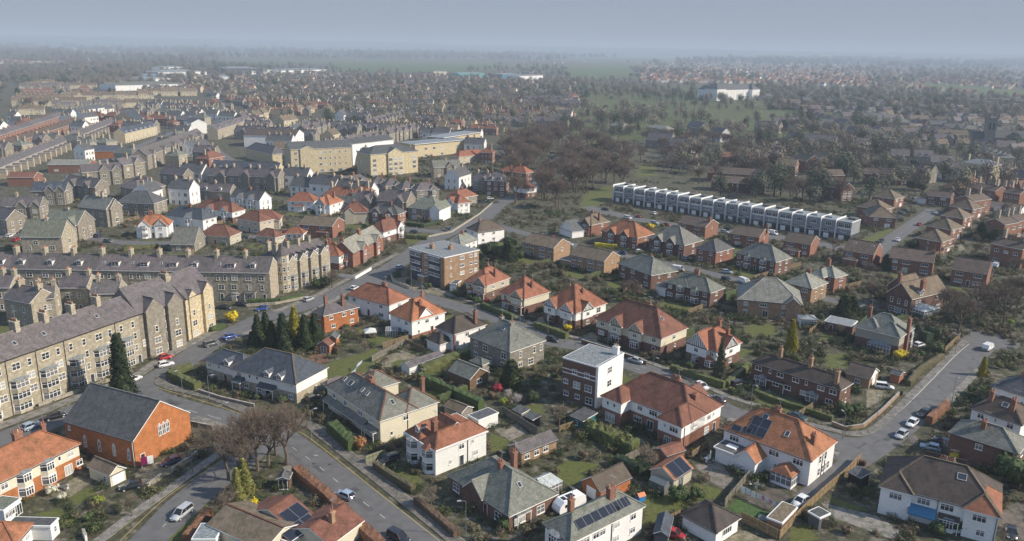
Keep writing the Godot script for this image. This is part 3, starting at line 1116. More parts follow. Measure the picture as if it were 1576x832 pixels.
func make_conifer(called: String, h: float, r: float, col: Color, n: int, size: float, tip := 0.9, category := "tree") -> Node3D:
	var root := thing(called, "-", category, 0, 900)
	put("trunk", trunk_mesh(h * 0.9, 0.1 + h * 0.014, Color(0.09, 0.065, 0.045)), root)
	var mb := MB.new()
	var tiers := 11
	for k in tiers:
		var t := (k + 0.3) / tiers
		var y := h * (0.04 + 0.95 * t)
		var rr := r * ((1.0 - t) * tip + (1.0 - tip) * sqrt(maxf(0.0, 1.0 - pow(t, 3.0)))) + r * 0.05
		rr *= rng.randf_range(0.84, 1.13)
		lumpy(mb, v3(rng.randf_range(-0.1, 0.1) * rr, y, rng.randf_range(-0.1, 0.1) * rr), v3(rr * 0.8, h / tiers * 0.9, rr * 0.8), col, k)
		var m := int(n * rr / r / tiers * 1.6)
		for i in m:
			var a := rng.randf() * TAU
			var lump := 0.84 + 0.28 * sin(a * 5.0 + k * 1.9) * sin(k * 2.3 + a * 2.0)
			var d := v3(cos(a), -0.25, sin(a))
			var q := rr * lump * rng.randf_range(0.65, 1.15)
			var p := v3(cos(a) * q, y + rng.randf_range(-0.6, 0.6) * h / tiers - q * 0.16, sin(a) * q)
			if p.y < 0.05: p.y = 0.1
			one_leaf(mb, p, d.normalized(), size, col, 0.34)
	put("crown", mb.mesh(mats), root)
	return root

func branch(mb: MB, tb: MB, p: Vector3, dir: Vector3, length: float, r: float, lvl: int, most: int, col: Color, twig: Color, tw: int) -> void:
	var bend := v3(rng.randf_range(-0.25, 0.25), 0.12, rng.randf_range(-0.25, 0.25))
	var mid := p + dir * length * 0.5
	var d2 := (dir + bend).normalized()
	var end := mid + d2 * length * 0.5
	var sides := 6 if lvl == 0 else (4 if lvl < 3 else 3)
	mb.tint = col
	if lvl < most:
		mb.tube("bark", p, mid, r, r * 0.8, sides)
		mb.tube("bark", mid, end, r * 0.8, r * 0.55, sides)
	else:
		tb.tint = twig
		tb.tube("bark", p, end, r, r * 0.4, 3)
	if lvl >= most:
		for k in tw:
			var t := rng.randf_range(0.1, 1.0)
			var q := p.lerp(end, t)
			var a := (d2 + v3(rng.randfn(), rng.randfn() + 0.25, rng.randfn()) * 0.75).normalized()
			var l := length * rng.randf_range(0.6, 1.5)
			var side := a.cross(v3(rng.randfn(), rng.randfn(), rng.randfn())).normalized() * 0.0145 * rng.randf_range(0.8, 1.6)
			var kk := rng.randf_range(0.75, 1.3)
			tb.tint = Color(twig.r * kk, twig.g * kk, twig.b * kk)
			tb.tri("bark", q - side, q + side, q + a * l)
		return
	var n := 4 if lvl == 0 else (4 if lvl == 1 else 3)
	for k in n:
		var t := 0.45 + 0.55 * (k + rng.randf()) / n if lvl > 0 else 0.7 + 0.3 * (k + 0.5) / n
		var q := p.lerp(mid, t * 2.0) if t < 0.5 else mid.lerp(end, t * 2.0 - 1.0)
		var az := TAU * k / n + rng.randf_range(-0.6, 0.6)
		var side := dir.cross(v3(cos(az), 0.3, sin(az))).normalized()
		var out := dir.rotated(side, rng.randf_range(0.4, 0.85) if lvl > 0 else rng.randf_range(0.35, 0.75))
		out = (out + v3(0, 0.12, 0)).normalized()
		branch(mb, tb, q, out, length * rng.randf_range(0.6, 0.8), r * 0.55, lvl + 1, most, col, twig, tw)

func make_bare(called: String, h: float, col: Color, twig: Color, most: int, tw: int, seed_: int) -> Node3D:
	rng.seed = seed_
	var root := thing(called, "-", "tree", 0, 900)
	var mb := MB.new()
	var tb := MB.new()
	branch(mb, tb, v3(0, -0.2, 0), v3(0, 1, 0), h * 0.33, h * 0.024, 0, most, col, twig, tw)
	put("trunk", mb.mesh(mats), root)
	put("crown", tb.mesh(mats), root)
	return root

func hedge(label: String, p: Array, w: float, h: float, col: Color, dens := 1.0) -> void:
	var pts := v2(p)
	var root := thing("hedge", label, "hedge", pts[0].x, pts[0].y)
	var mb := MB.new()
	var n := FastNoiseLite.new()
	n.seed = int(absf(pts[0].x * 7))
	n.frequency = 0.6
	for i in pts.size() - 1:
		var a: Vector2 = pts[i] - pts[0]
		var b: Vector2 = pts[i + 1] - pts[0]
		var l := a.distance_to(b)
		var t := (b - a) / l
		var s := Vector2(-t.y, t.x)
		var c := maxi(1, int(l / 0.8))
		var prev := []
		for k in c + 1:
			var q := a.lerp(b, float(k) / c)
			var ring := []
			for e in [[-0.46, 0.0], [-0.5, 0.55], [-0.42, 1.0], [0.0, 1.04], [0.42, 1.0], [0.5, 0.55], [0.46, 0.0]]:
				var j := 1.0 + (0.14 + 0.05 * w) * n.get_noise_3d(q.x + pts[0].x + e[0] * 9.0, e[1] * 3.0, q.y)
				var m: Vector2 = q + s * e[0] * w * j
				ring.append(v3(m.x, e[1] * h * j, m.y))
			if k > 0:
				for z in 6:
					mb.tint = vary(col, 0.16)
					mb.tri("leaf", prev[z], ring[z], ring[z + 1])
					mb.tri("leaf", prev[z], ring[z + 1], prev[z + 1])
			if k == 0 or k == c:
				mb.tint = col
				mb.poly("leaf", ring)
			prev = ring
		for k in int(l * (w + 2 * h) * 9.0 * dens):
			var side := rng.randf()
			var q := a.lerp(b, rng.randf())
			var u := rng.randf_range(-0.5, 0.5)
			var p3: Vector3
			var d := Vector3.UP
			if side < w / (w + 2 * h):
				p3 = v3(q.x + s.x * u * w, h * rng.randf_range(0.97, 1.06), q.y + s.y * u * w)
			else:
				var f := -1.0 if rng.randf() < 0.5 else 1.0
				p3 = v3(q.x + s.x * f * w * 0.51, h * rng.randf(), q.y + s.y * f * w * 0.51)
				d = v3(s.x * f, 0.2, s.y * f)
			one_leaf(mb, p3, d.normalized(), 0.16, col, 0.34)
	put("foliage", mb.mesh(mats), root)

# vehicles
func smooth(mb: MB) -> ArrayMesh:
	var am := ArrayMesh.new()
	for m in mb.s:
		var f: Surf = mb.s[m]
		var st := SurfaceTool.new()
		st.begin(Mesh.PRIMITIVE_TRIANGLES)
		st.set_smooth_group(0)
		for i in f.v.size():
			st.set_color(f.c[i])
			st.add_vertex(f.v[i])
		st.index()
		st.generate_normals()
		st.commit(am)
		am.surface_set_material(am.get_surface_count() - 1, mats[m])
	return am

func make_car(called: String, kind: String, category := "car") -> Node3D:
	var root := thing(called, "-", category, 0, 900)
	var L := {"hatch": 4.0, "saloon": 4.5, "estate": 4.5, "van": 4.9, "mini": 3.6}[kind] as float
	var W := 0.9 if kind != "van" else 0.97
	var H := {"hatch": 1.46, "saloon": 1.42, "estate": 1.6, "van": 1.95, "mini": 1.48}[kind] as float
	var h := L / 2
	var belt := 0.92 if kind != "van" else 1.1
	var mb := MB.new()
	var st := [[-h, 0.3, 0.55, 0.68], [-h + 0.12, 0.24, 0.66, 0.8], [-h + 0.5, 0.2, 0.76, W * 0.97], [-h + 1.15, 0.2, belt - 0.04, W], [0.0, 0.2, belt, W], [h - 0.9, 0.2, belt + 0.02, W], [h - 0.3, 0.22, belt + (0.0 if kind != "saloon" else 0.02), W * 0.96], [h - 0.06, 0.28, belt - 0.08, W * 0.88], [h, 0.36, belt - 0.3, W * 0.8]]
	var prev := []
	for s in st:
		var w: float = s[3]
		var r := [v3(-w * 0.86, s[1], s[0]), v3(-w, s[1] + 0.18, s[0]), v3(-w, s[2] - 0.14, s[0]), v3(-w * 0.93, s[2], s[0]), v3(0, s[2] + 0.05, s[0]), v3(w * 0.93, s[2], s[0]), v3(w, s[2] - 0.14, s[0]), v3(w, s[1] + 0.18, s[0]), v3(w * 0.86, s[1], s[0])]
		if prev:
			for k in 8:
				mb.tri("carpaint", prev[k], r[k + 1], r[k])
				mb.tri("carpaint", prev[k], prev[k + 1], r[k + 1])
		else:
			for k in range(1, 8):
				mb.tri("carpaint", r[0], r[k], r[k + 1])
		prev = r
	for k in range(1, 8):
		mb.tri("carpaint", prev[0], prev[k + 1], prev[k])
	var f0 := -h + (1.0 if kind != "van" else 0.75)
	var r0 := h - (0.75 if kind == "saloon" else 0.1)
	var f1 := f0 + (0.85 if kind != "van" else 0.65)
	var r1 := r0 - (0.75 if kind == "saloon" else (0.5 if kind in ["hatch", "mini"] else 0.2))
	var bw := W * 0.92
	var tw := W * 0.72 if kind != "van" else W * 0.84
	var bb := [v3(-bw, belt - 0.05, f0), v3(bw, belt - 0.05, f0), v3(bw, belt - 0.02, r0), v3(-bw, belt - 0.02, r0)]
	var tt := [v3(-tw, H, f1), v3(tw, H, f1), v3(tw, H - 0.02, r1), v3(-tw, H - 0.02, r1)]
	var roofb := MB.new()
	var c := v3(0, H + 0.05, (f1 + r1) / 2)
	for k in 4:
		roofb.tri("carpaint", tt[k], c, tt[(k + 1) % 4])
		roofb.bar("carpaint", bb[k], tt[k], 0.09, 0.09)
		roofb.bar("carpaint", tt[k], tt[(k + 1) % 4], 0.08, 0.07)
	for s in [-1.0, 1.0]:
		roofb.bar("carpaint", v3(s * bw, belt, 0.25), v3(s * tw, H, 0.25), 0.04, 0.1)
		roofb.box("carpaint", v3(s * W * 1.02 - 0.09, belt - 0.02, f0 + 0.35), v3(s * W * 1.02 + 0.09, belt + 0.12, f0 + 0.5), true)
	var gb := MB.new()
	for k in 4:
		var j := (k + 1) % 4
		if kind == "van" and k != 0:
			roofb.poly("carpaint", [bb[k], tt[k], tt[j], bb[j]])
		else:
			gb.poly("carglass", [bb[k], tt[k], tt[j], bb[j]])
	var body := put("body", smooth(mb), root)
	put("roof", roofb.mesh(mats), root)
	put("window", gb.mesh(mats), root)
	var wb := MB.new()
	wb.tube("rubber", v3(-0.1, 0, 0), v3(0.1, 0, 0), 0.31, 0.31, 14, true)
	wb.tube("rubber", v3(0.1, 0, 0), v3(-0.1, 0, 0), 0.31, 0.31, 14, true)
	var tm := wb.mesh(mats)
	var xb := MB.new()
	xb.tint = Color(0.42, 0.42, 0.44)
	xb.tube("metal", v3(-0.11, 0, 0), v3(0.11, 0, 0), 0.19, 0.19, 10, true)
	xb.tube("metal", v3(0.11, 0, 0), v3(-0.11, 0, 0), 0.19, 0.19, 10, true)
	var xm := xb.mesh(mats)
	for s in [-1, 1]:
		for z in [-h + 0.78, h - 0.75]:
			var q := put("wheel", tm, root)
			q.position = v3(s * (W - 0.06), 0.31, z)
			put("rim", xm, q)
	var hb := MB.new()
	hb.tint = Color(0.7, 0.72, 0.75)
	hb.box("metal", v3(-0.18, -0.07, -0.06), v3(0.18, 0.07, 0.06), true)
	var hm := hb.mesh(mats)
	var rb := MB.new()
	rb.tint = Color(0.3, 0.012, 0.012)
	rb.box("metal", v3(-0.1, -0.12, -0.05), v3(0.1, 0.12, 0.05), true)
	var rm := rb.mesh(mats)
	for s in [-1, 1]:
		var q := put("headlight", hm, root)
		q.position = v3(s * 0.58, 0.6, -h + 0.1)
		q.rotation.y = s * -0.35
		put("tail_light", rm, root).position = v3(s * 0.66, 0.78, h - 0.05)
	var nb := MB.new()
	nb.tint = Color(0.6, 0.6, 0.55)
	nb.box("paint", v3(-0.26, -0.06, -0.02), v3(0.26, 0.06, 0.02), true)
	put("number_plate", nb.mesh(mats), root).position = v3(0, 0.45, -h - 0.005)
	return root

func paint(o: Node3D, col: Color) -> void:
	var key := "carpaint" + str(col)
	if not mats.has(key):
		var m: StandardMaterial3D = mats.carpaint.duplicate()
		m.albedo_color = col.linear_to_srgb()
		mats[key] = m
	for n in o.get_children():
		if n is MeshInstance3D and (String(n.name).begins_with("body") or String(n.name).begins_with("roof")):
			n.material_override = mats[key]

# free spots
func clear_of_feet(x: float, z: float) -> bool:
	for f in feet:
		if Vector2(x - f[0], z - f[1]).length() < (5.6 if f[4] < 2.4 else f[4] + 1.5):
			return false
	return true

var foot_cells := {}
var foot_seen := 0
func clear_of(x: float, z: float, pad: float) -> bool:
	while foot_seen < feet.size():
		var f: Array = feet[foot_seen]
		var c := Vector2i(floori(f[0] / 40.0), floori(f[1] / 40.0))
		if not foot_cells.has(c):
			foot_cells[c] = []
		foot_cells[c].append(f)
		foot_seen += 1
	var cell := Vector2i(floori(x / 40.0), floori(z / 40.0))
	for i in range(-1, 2):
		for j in range(-1, 2):
			for f in foot_cells.get(cell + Vector2i(i, j), []):
				var d := Vector2(x - f[0], z - f[1]).rotated(f[2])
				if absf(d.x) < f[3] + pad and absf(d.y) < f[4] + pad:
					return false
	var at := Vector2(x, z)
	for y in yards:
		if y[0].has_point(at) and Geometry2D.is_point_in_polygon(at, y[1]):
			return false
	for r in roads:
		if r[2].grow(pad).has_point(at):
			var l: PackedVector2Array = r[0]
			var k: float = r[1] + pad * 0.4
			for i in l.size() - 1:
				if Geometry2D.get_closest_point_to_segment(at, l[i], l[i + 1]).distance_to(at) < k:
					return false
	return true

func bounds(p: PackedVector2Array) -> Rect2:
	var r := Rect2(p[0], Vector2.ZERO)
	for q in p:
		r = r.expand(q)
	return r

var presets := {"plain":{},"hip":{"rm":"red","wl":"white","wu":"white","win":{"f":"20c 50s 80c/20w 52d 80w","r":"35s 70c/30s 65c","l":"50c/50s","b":"20c 80c/20w 80f"}},"brickhip":{"rm":"slate","wl":"dkbrick","wu":"dkbrick","win":{"f":"20w 50s 80w/20w 52d 80w","r":"35s 70c/30s 65c","l":"50c/50s","b":"20c 80c/20w 80f"}},"tudor":{"rm":"rust","wl":"dkbrick","wu":"white","ws":2.75,"p":42.0,"win":{"r":"30c 70c/30s 70c","l":"50c/50s","b":"20c 80c/20w 80f"}},"modern":{"rm":"brown","wl":"brick","wu":"brick","r":"gx","p":24.0,"vg":0.15,"oh":0.3,"win":{"f":"20M 70M/25M 62d 82m","r":"50s/","b":"20m 50m 80m/20m 80f","l":"/"}},"villa":{"rm":"purple","wl":"dkstone","wu":"dkstone","r":"gx","p":42.0,"e":6.2,"sill":true,"win":{"f":"20N 50n 80N/20N 50d 80N","r":"30n 70n/30n 70n","l":"30n 70n/30n 70n","b":"25n 75n/25n 75d"}},"stonehip":{"rm":"purple","wl":"dkstone","wu":"dkstone","r":"h","p":38.0,"e":5.6,"sill":true,"win":{"f":"20N 50n 80N/20T 50d 80T","r":"30n 70n/30n 70n","l":"30n 70n/30n 70n","b":"25n 75n/25n 75d"}},"terr":{"rm":"purple","wl":"stone","wu":"stone","r":"gx","p":38.0,"e":9.0,"sill":true,"vg":0.02,"win":{"f":"30n 70n/30N 75n/30T 78d","b":"30n 70n/30n 70n/30n 70d"}},"smallterr":{"rm":"purple","wl":"stone","wu":"stone","r":"gx","p":36.0,"e":5.6,"vg":0.0,"lod":1,"win":{"f":"30n 75n/30N 76d","b":"30n 70n/30n 70d"}},"block":{"r":"f","wl":"brick","wu":"brick","rm":"lead","oh":0.15},"shed":{"e":2.3,"r":"gx","p":25.0,"oh":0.2,"wl":"timber","wu":"timber","rm":"grey","lod":1},"garage":{"e":2.4,"r":"gx","p":35.0,"oh":0.25,"wl":"brick","wu":"brick","rm":"slate","lod":1}}

func terrace(called: String, look: String, anchor: String, x0: float, z0: float, x1: float, z1: float, n: int, d: float, preset: String, over: Dictionary, group: String, rev: bool) -> void:
	var a := Vector2(x0, z0)
	var b := Vector2(x1, z1)
	var t := (b - a).normalized()
	var turn := atan2(-t.y, t.x)
	var back := Vector2(-sin(turn), -cos(turn))
	var w := a.distance_to(b) / n
	var o := over.duplicate()
	o.w = w - 0.02
	o.d = d
	var first := []
	for k in n:
		var i := n - 1 - k if rev else k
		var c := a + t * w * (i + 0.5) + back * d / 2.0
		var label: String = look % ORD[k] + " " + anchor
		if k < 2:
			if k == 1:
				o.merge(over.get("alt", {}), true)
			first.append(house(called, label, c.x, c.y, turn, preset, o, "house", group))
		else:
			copy(first[(k * 7 / 3) % 2], label, c.x, c.y, turn)
			feet.append([c.x, c.y, turn, w / 2, d / 2])

const ORD := ["first", "second", "third", "fourth", "fifth", "sixth", "seventh", "eighth", "ninth", "tenth", "eleventh", "twelfth", "thirteenth", "fourteenth", "fifteenth", "sixteenth", "seventeenth", "eighteenth", "nineteenth", "twentieth", "twenty-first", "twenty-second", "twenty-third", "twenty-fourth", "twenty-fifth", "twenty-sixth", "twenty-seventh", "twenty-eighth", "twenty-ninth", "thirtieth"]

var protos := {}
func store(key: String, o: Node3D) -> void:
	remove_child(o)
	protos[key] = o

func make_protos() -> void:
	var bark := Color(0.13, 0.105, 0.08)
	var twig := Color(0.165, 0.125, 0.095)
	for k in 3:
		store("big%d" % k, make_bare("bare_tree", 12.0, bark, twig, 4, 26, 100 + k))
		store("red%d" % k, make_bare("brown_bare_tree", 9.0, Color(0.11, 0.08, 0.065), Color(0.165, 0.125, 0.1), 4, 24, 200 + k))
		store("round%d" % k, make_bare("leafless_garden_tree", 6.0, Color(0.14, 0.12, 0.095), Color(0.23, 0.19, 0.14), 4, 16, 300 + k))
	store("small0", make_bare("bare_tree", 8.0, Color(0.16, 0.13, 0.1), Color(0.17, 0.13, 0.1), 3, 20, 400))
	rng.seed = 9
	store("column0", make_conifer("conifer", 15.0, 2.7, Color(0.032, 0.05, 0.02), 5200, 0.34, 0.35))
	store("spruce0", make_conifer("conifer", 11.0, 2.2, Color(0.07, 0.08, 0.045), 1500, 0.32, 0.9))
	store("fir0", make_conifer("conifer", 10.0, 2.8, Color(0.035, 0.062, 0.02), 3600, 0.32, 0.7))
	store("fir1", make_conifer("conifer", 10.0, 2.5, Color(0.03, 0.055, 0.022), 3600, 0.32, 0.6))
	store("gold0", make_conifer("conifer", 9.0, 1.7, Color(0.3, 0.26, 0.03), 3400, 0.26, 0.5))
	store("cypress0", make_conifer("conifer", 7.0, 1.7, Color(0.24, 0.24, 0.07), 2400, 0.28, 0.5))
	store("ever0", make_conifer("evergreen_tree", 7.0, 2.8, Color(0.04, 0.065, 0.022), 3000, 0.34, 0.3))
	store("ever1", make_bush("evergreen_tree", v3(2.8, 3.2, 2.8), Color(0.045, 0.065, 0.022), 2600, 0.34))
	for q in [["shrub", Color(0.055, 0.085, 0.022)], ["olive", Color(0.11, 0.115, 0.035)], ["brown", Color(0.14, 0.1, 0.06)], ["lime", Color(0.2, 0.24, 0.025)], ["yellow", Color(0.6, 0.46, 0.015)], ["copperb", Color(0.3, 0.14, 0.05)], ["redb", Color(0.36, 0.03, 0.06)]]:
		for k in 2:
			store("%s%d" % [q[0], k], make_bush("garden_shrub", v3(1.0, 0.95, 1.0), q[1], 520, 0.16, 0.34, 4 + k))
	store("pinkb0", make_bush("blossom_tree", v3(1.7, 2.5, 1.7), Color(0.42, 0.37, 0.36), 1000, 0.11, 0.4, 6, false))
	store("whiteb0", make_bush("garden_shrub", v3(1.0, 0.95, 1.0), Color(0.55, 0.53, 0.42), 480, 0.15, 0.4, 5))
	for k in ["hatch", "saloon", "estate", "van", "mini"]:
		store("car_" + k, make_car("parked_van" if k == "van" else "parked_car", k, "van" if k == "van" else "car"))

const TALL := {"big": 12.0, "red": 9.0, "round": 6.0, "small": 8.0, "column": 15.0, "spruce": 11.0, "fir": 10.0, "gold": 9.0, "cypress": 7.0, "ever": 6.6, "pinkb": 4.2}
const GROUPS := {"big": "bare trees", "red": "bare trees", "round": "bare trees", "small": "bare trees", "ever": "evergreens", "fir": "conifers", "shrub": "garden bushes", "olive": "garden bushes", "brown": "garden bushes", "lime": "garden bushes"}
func plant(kind: String, look: String, x: float, z: float, h: float) -> void:
	var keys := []
	for k in 3:
		if protos.has(kind + str(k)):
			keys.append(kind + str(k))
	var p: Node3D = protos[keys[rng.randi() % keys.size()]]
	var o := copy(p, where(look, x, z), x, z, rng.randf() * TAU, h / TALL.get(kind, 1.9))
	if GROUPS.has(kind):
		o.set_meta("group", GROUPS[kind])

func vehicle(kind: String, label: String, x: float, z: float, turn: float, col: Color) -> void:
	var o := copy(protos["car_" + kind], label, x, z, turn)
	o.set_meta("group", "parked and passing cars")
	paint(o, col)
	feet.append([x, z, turn, 1.0, 2.3])

func inside(poly: PackedVector2Array) -> Vector2:
	var r := bounds(poly)
	var lo := maxf(-r.end.y, 60.0)
	var hi := minf(-r.position.y, 9000.0)
	for t in 200:
		var q := Vector2(rng.randf_range(r.position.x, r.end.x), rng.randf_range(r.position.y, r.end.y))
		if hi > 2200.0:
			var z := 1.0 / lerpf(1.0 / lo, 1.0 / hi, rng.randf())
			q = Vector2(rng.randf_range(-0.7, 0.7) * z, -z)
		if Geometry2D.is_point_in_polygon(q, poly):
			return q
	return poly[0]

func in_view(q: Vector2) -> bool:
	return q.y < -100 and absf(q.x) < -q.y * 0.72 + 12

const LOOK := {"big": "tall bare tree", "red": "bare brown tree", "ever": "dark evergreen", "shrub": "rounded green bush", "olive": "olive green bush", "brown": "brown twiggy bush", "round": "small leafless tree", "lime": "lime green bush"}
func tree_zone(p: Array, n: int, kinds: Array, lo: float, hi: float) -> void:
	var poly := PackedVector2Array(v2(p))
	for i in n:
		for t in 20:
			var q := inside(poly)
			if in_view(q) and clear_of(q.x, q.y, 1.8):
				var k: String = kinds[rng.randi() % kinds.size()]
				plant(k, LOOK[k], q.x, q.y, rng.randf_range(lo, hi) * (0.6 if k == "ever" else 1.0))
				break

func shrub_zone(p: Array, n: int, kinds: Array, lo: float, hi: float) -> void:
	var poly := PackedVector2Array(v2(p))
	for i in n:
		for t in 12:
			var q := inside(poly)
			if in_view(q) and clear_of(q.x, q.y, 1.2):
				var k: String = kinds[rng.randi() % kinds.size()]
				var h := rng.randf_range(lo, hi)
				plant(k, LOOK[k], q.x, q.y, h * (1.7 if k == "round" else 1.0))
				break

const STYLES := {
	"pv": ["stone_house", "purple roofed house", "villa", {"gab": 1}], "sv": ["stone_house", "grey roofed house", "stonehip", {"rm": "slate", "wl": "stone", "wu": "stone"}], "dv": ["dark_stone_house", "dark stone villa", "villa", {"rm": "grey"}],
	"st": ["tan_stone_house", "tan gabled house", "villa", {"wl": "stone", "wu": "ashlar", "rm": "tan"}], "wt": ["white_house", "white gabled house", "villa", {"wl": "white", "wu": "white", "rm": "grey"}], "rb": ["brick_house", "red brick house", "hip", {"wl": "brick", "wu": "brick", "rm": "rust"}],
	"ro": ["red_roofed_house", "orange roofed house", "hip", {"rm": "orange", "wu": "cream"}], "rr": ["red_roofed_house", "red roofed house", "hip", {"rm": "red", "wu": "cream"}], "mb": ["brick_house", "modern brick house", "modern", {}]}
func town_zone(p: Array, n: int, kinds: Array, yaw: float) -> void:
	var poly := PackedVector2Array(v2(p))
	var made := {}
	var q := Vector2.ZERO
	var turn := 0.0
	var k := ""
	var half := 0.0
	for i in n:
		for t in 40:
			var v := (k if t == 0 and k else kinds[rng.randi() % kinds.size()] as String) + str(rng.randi() % 3)
			var w: float = [9.0, 12.0, 16.0][int(v.right(1))]
			if t == 0 and half > 0 and rng.randf() < 0.8:
				q += Vector2(cos(turn), -sin(turn)) * (half + w / 2 + (0.1 if rng.randf() < 0.7 else 4.0))
			else:
				q = inside(poly)
				turn = yaw + (PI / 2 if rng.randf() < 0.3 else 0.0) + rng.randf_range(-0.12, 0.12)
			half = 0.0
			if Geometry2D.is_point_in_polygon(q, poly) and in_view(q) and clear_of(q.x, q.y, 4.2):
				half = w / 2
				k = v.left(-1)
				var s: Array = STYLES[k]
				var label := where(["narrow ", "wide ", "long "][int(v.right(1))] + s[1], q.x, q.y)
				if made.has(v):
					copy(made[v], label, q.x, q.y, turn)
					feet.append([q.x, q.y, turn, half, 4.6])
				else:
					var o: Dictionary = s[3].duplicate()
					o.w = w
					o.d = rng.randf_range(8.5, 10.5)
					o.e = rng.randf_range(5.2, 8.0)
					if o.has("gab"):
						o.bl = [[o.w * 0.25, o.d / 4 + 0.5, 5.0, o.d / 2 + 1.0, o.e + 0.01, "gz", 46.0]]
					o.ch = [[-o.w * 0.35, 0.0, o.e + 6.0, 1.0, 1.6, "stone", 4], [o.w * 0.3, 0.0, o.e + 6.0, 1.0, 1.4, "stone", 4]]
					made[v] = house(s[0], label, q.x, q.y, turn, s[2], o, "house", "houses of the old town")
				break

func gardens() -> void:
	var done := plots.duplicate()
	for p in done:
		var at := Vector2(p[0], p[1])
		if at.length() > 430 or p[3] < 6 or not in_view(at):
			continue
		for side in [-1.0, 1.0]:
			var back: Vector2 = Vector2(sin(p[2]), cos(p[2])) * side
			var ax := Vector2(cos(p[2]), -sin(p[2]))
			var c: Vector2 = at + back * (p[4] / 2 + 6.0)
			var hw: float = minf(p[3] * 0.42, 6.0)
			var ok := true
			for u in [-1.0, 0.0, 1.0]:
				for v in [-3.5, 0.0, 3.5]:
					var q: Vector2 = c + ax * hw * u + back * v
					ok = ok and clear_of(q.x, q.y, 0.3)
			if not ok:
				continue
			var l := []
			for q in [c - ax * hw - back * 3.2, c + ax * hw * 0.9 - back * 3.6, c + ax * hw + back * 3.4, c - ax * hw * 0.8 + back * 3.9]:
				l += [q.x, q.y]
			patch("lawn", "grass", l, 0.006, Color(1.2, 1.7, 0.85) * rng.randf_range(0.8, 1.15))
			var e: Vector2 = c + ax * (hw + 1.0) - back * 4.5
			var f: Vector2 = c + ax * (hw + 1.0) + back * 4.5
			var r := rng.randf()
			if r < 0.5:
				hedge(where("garden hedge", e.x, e.y), [e.x, e.y, f.x, f.y], 1.1, rng.randf_range(1.3, 2.2), Color(0.06, 0.08, 0.024), 0.45)
			elif r < 0.85:
				fence(where("garden fence", e.x, e.y), [e.x, e.y, f.x, f.y], 1.7, Color(0.26, 0.19, 0.12))

func undergrowth(p: Array, n: int) -> void:
	var poly := PackedVector2Array(v2(p))
	for v in 4:
		var mb := MB.new()
		var col: Color = [Color(0.11, 0.085, 0.05), Color(0.07, 0.085, 0.025), Color(0.14, 0.12, 0.07), Color(0.04, 0.062, 0.018)][v]
		for k in 3:
			leaf_cloud(mb, v3(rng.randf_range(-0.6, 0.6), 0.45, rng.randf_range(-0.6, 0.6)), v3(0.75, 0.7, 0.75), 60, 0.13, col, 0.4, 0.3)
		var mm := MultiMesh.new()
		mm.transform_format = MultiMesh.TRANSFORM_3D
		mm.mesh = mb.mesh(mats)
		var spots := []
		var here := Vector2.ZERO
		for i in n / 4:
			if i % 6 == 0:
				here = inside(poly)
			var q := here + Vector2(rng.randfn(), rng.randfn()) * 2.6
			if in_view(q) and clear_of(q.x, q.y, 0.5):
				var s := rng.randf_range(0.5, 1.7)
				spots.append(Transform3D(Basis(Vector3.UP, rng.randf() * TAU).scaled(v3(s, s * rng.randf_range(0.6, 1.3), s)), v3(q.x, 0, q.y)))
		mm.instance_count = spots.size()
		for i in spots.size():
			mm.set_instance_transform(i, spots[i])
		var o := MultiMeshInstance3D.new()
		o.name = "garden_undergrowth"
		o.multimesh = mm
		add_child(o, true)
		o.set_meta("kind", "stuff")
		tag(o, where(["brown garden undergrowth", "olive garden undergrowth", "straw coloured garden undergrowth", "green garden undergrowth"][v], poly[0].x, poly[0].y), "undergrowth")

func far_zone(p: Array, n: int, kinds: Array, yaw: float) -> void:
	var poly := PackedVector2Array(v2(p))
	var total := 0
	for k in kinds:
		total += k[1]
	for k in kinds:
		var s: Array = STYLES[k[0]]
		for v in 2:
			var o: Dictionary = s[3].duplicate()
			var w := 9.0 + 5.0 * v
			var d := 8.5
			var mb := MB.new()
			var pr := DEFAULT.duplicate()
			pr.merge(presets[s[2]], true)
			pr.merge(o, true)
			pr.cl = P[pr.wl]; pr.cu = P[pr.wu]; pr.cr = vary(P[pr.rm], 0.2); pr.cg = pr.cr; pr.cf = P.white
			var b := [0.0, 0.0, w, d, 5.2, pr.r, pr.p]
			block_walls(mb, pr, b)
			block_roof(mb, mb, pr, b)
			mb.tint = P.brick
			mb.box("brick", v3(-1, 8, -0.5), v3(0.4, 10.2, 0.5))
			mb.tint = P.white
			for f in [-0.3, 0.0, 0.3]:
				for y in [0.9, 3.4]:
					mb.box("glass", v3(f * w - 0.8, y, d / 2), v3(f * w + 0.8, y + 1.3, d / 2 + 0.05))
			var mm := MultiMesh.new()
			mm.transform_format = MultiMesh.TRANSFORM_3D
			mm.mesh = mb.mesh(mats)
			var spots := []
			for i in int(float(n) * k[1] / total / 2.0):
				var q := inside(poly)
				if in_view(q) and clear_of(q.x, q.y, 5.0):
					feet.append([q.x, q.y, 0.0, 5.0, 5.0])
					var turn := yaw + (PI / 2 if rng.randf() < 0.35 else 0.0) + rng.randf_range(-0.3, 0.3)
					spots.append(Transform3D(Basis(Vector3.UP, turn).scaled(v3(1, rng.randf_range(0.85, 1.25), 1)), v3(q.x, 0, q.y)))
			mm.instance_count = spots.size()
			for i in spots.size():
				mm.set_instance_transform(i, spots[i])
			var o2 := MultiMeshInstance3D.new()
			o2.name = "distant_houses"
			o2.multimesh = mm
			add_child(o2, true)
			o2.set_meta("kind", "stuff")
			tag(o2, where("far mass of " + s[1] + "s", spots[0].origin.x, spots[0].origin.z) if spots.size() else "far houses of the town edge", "houses")

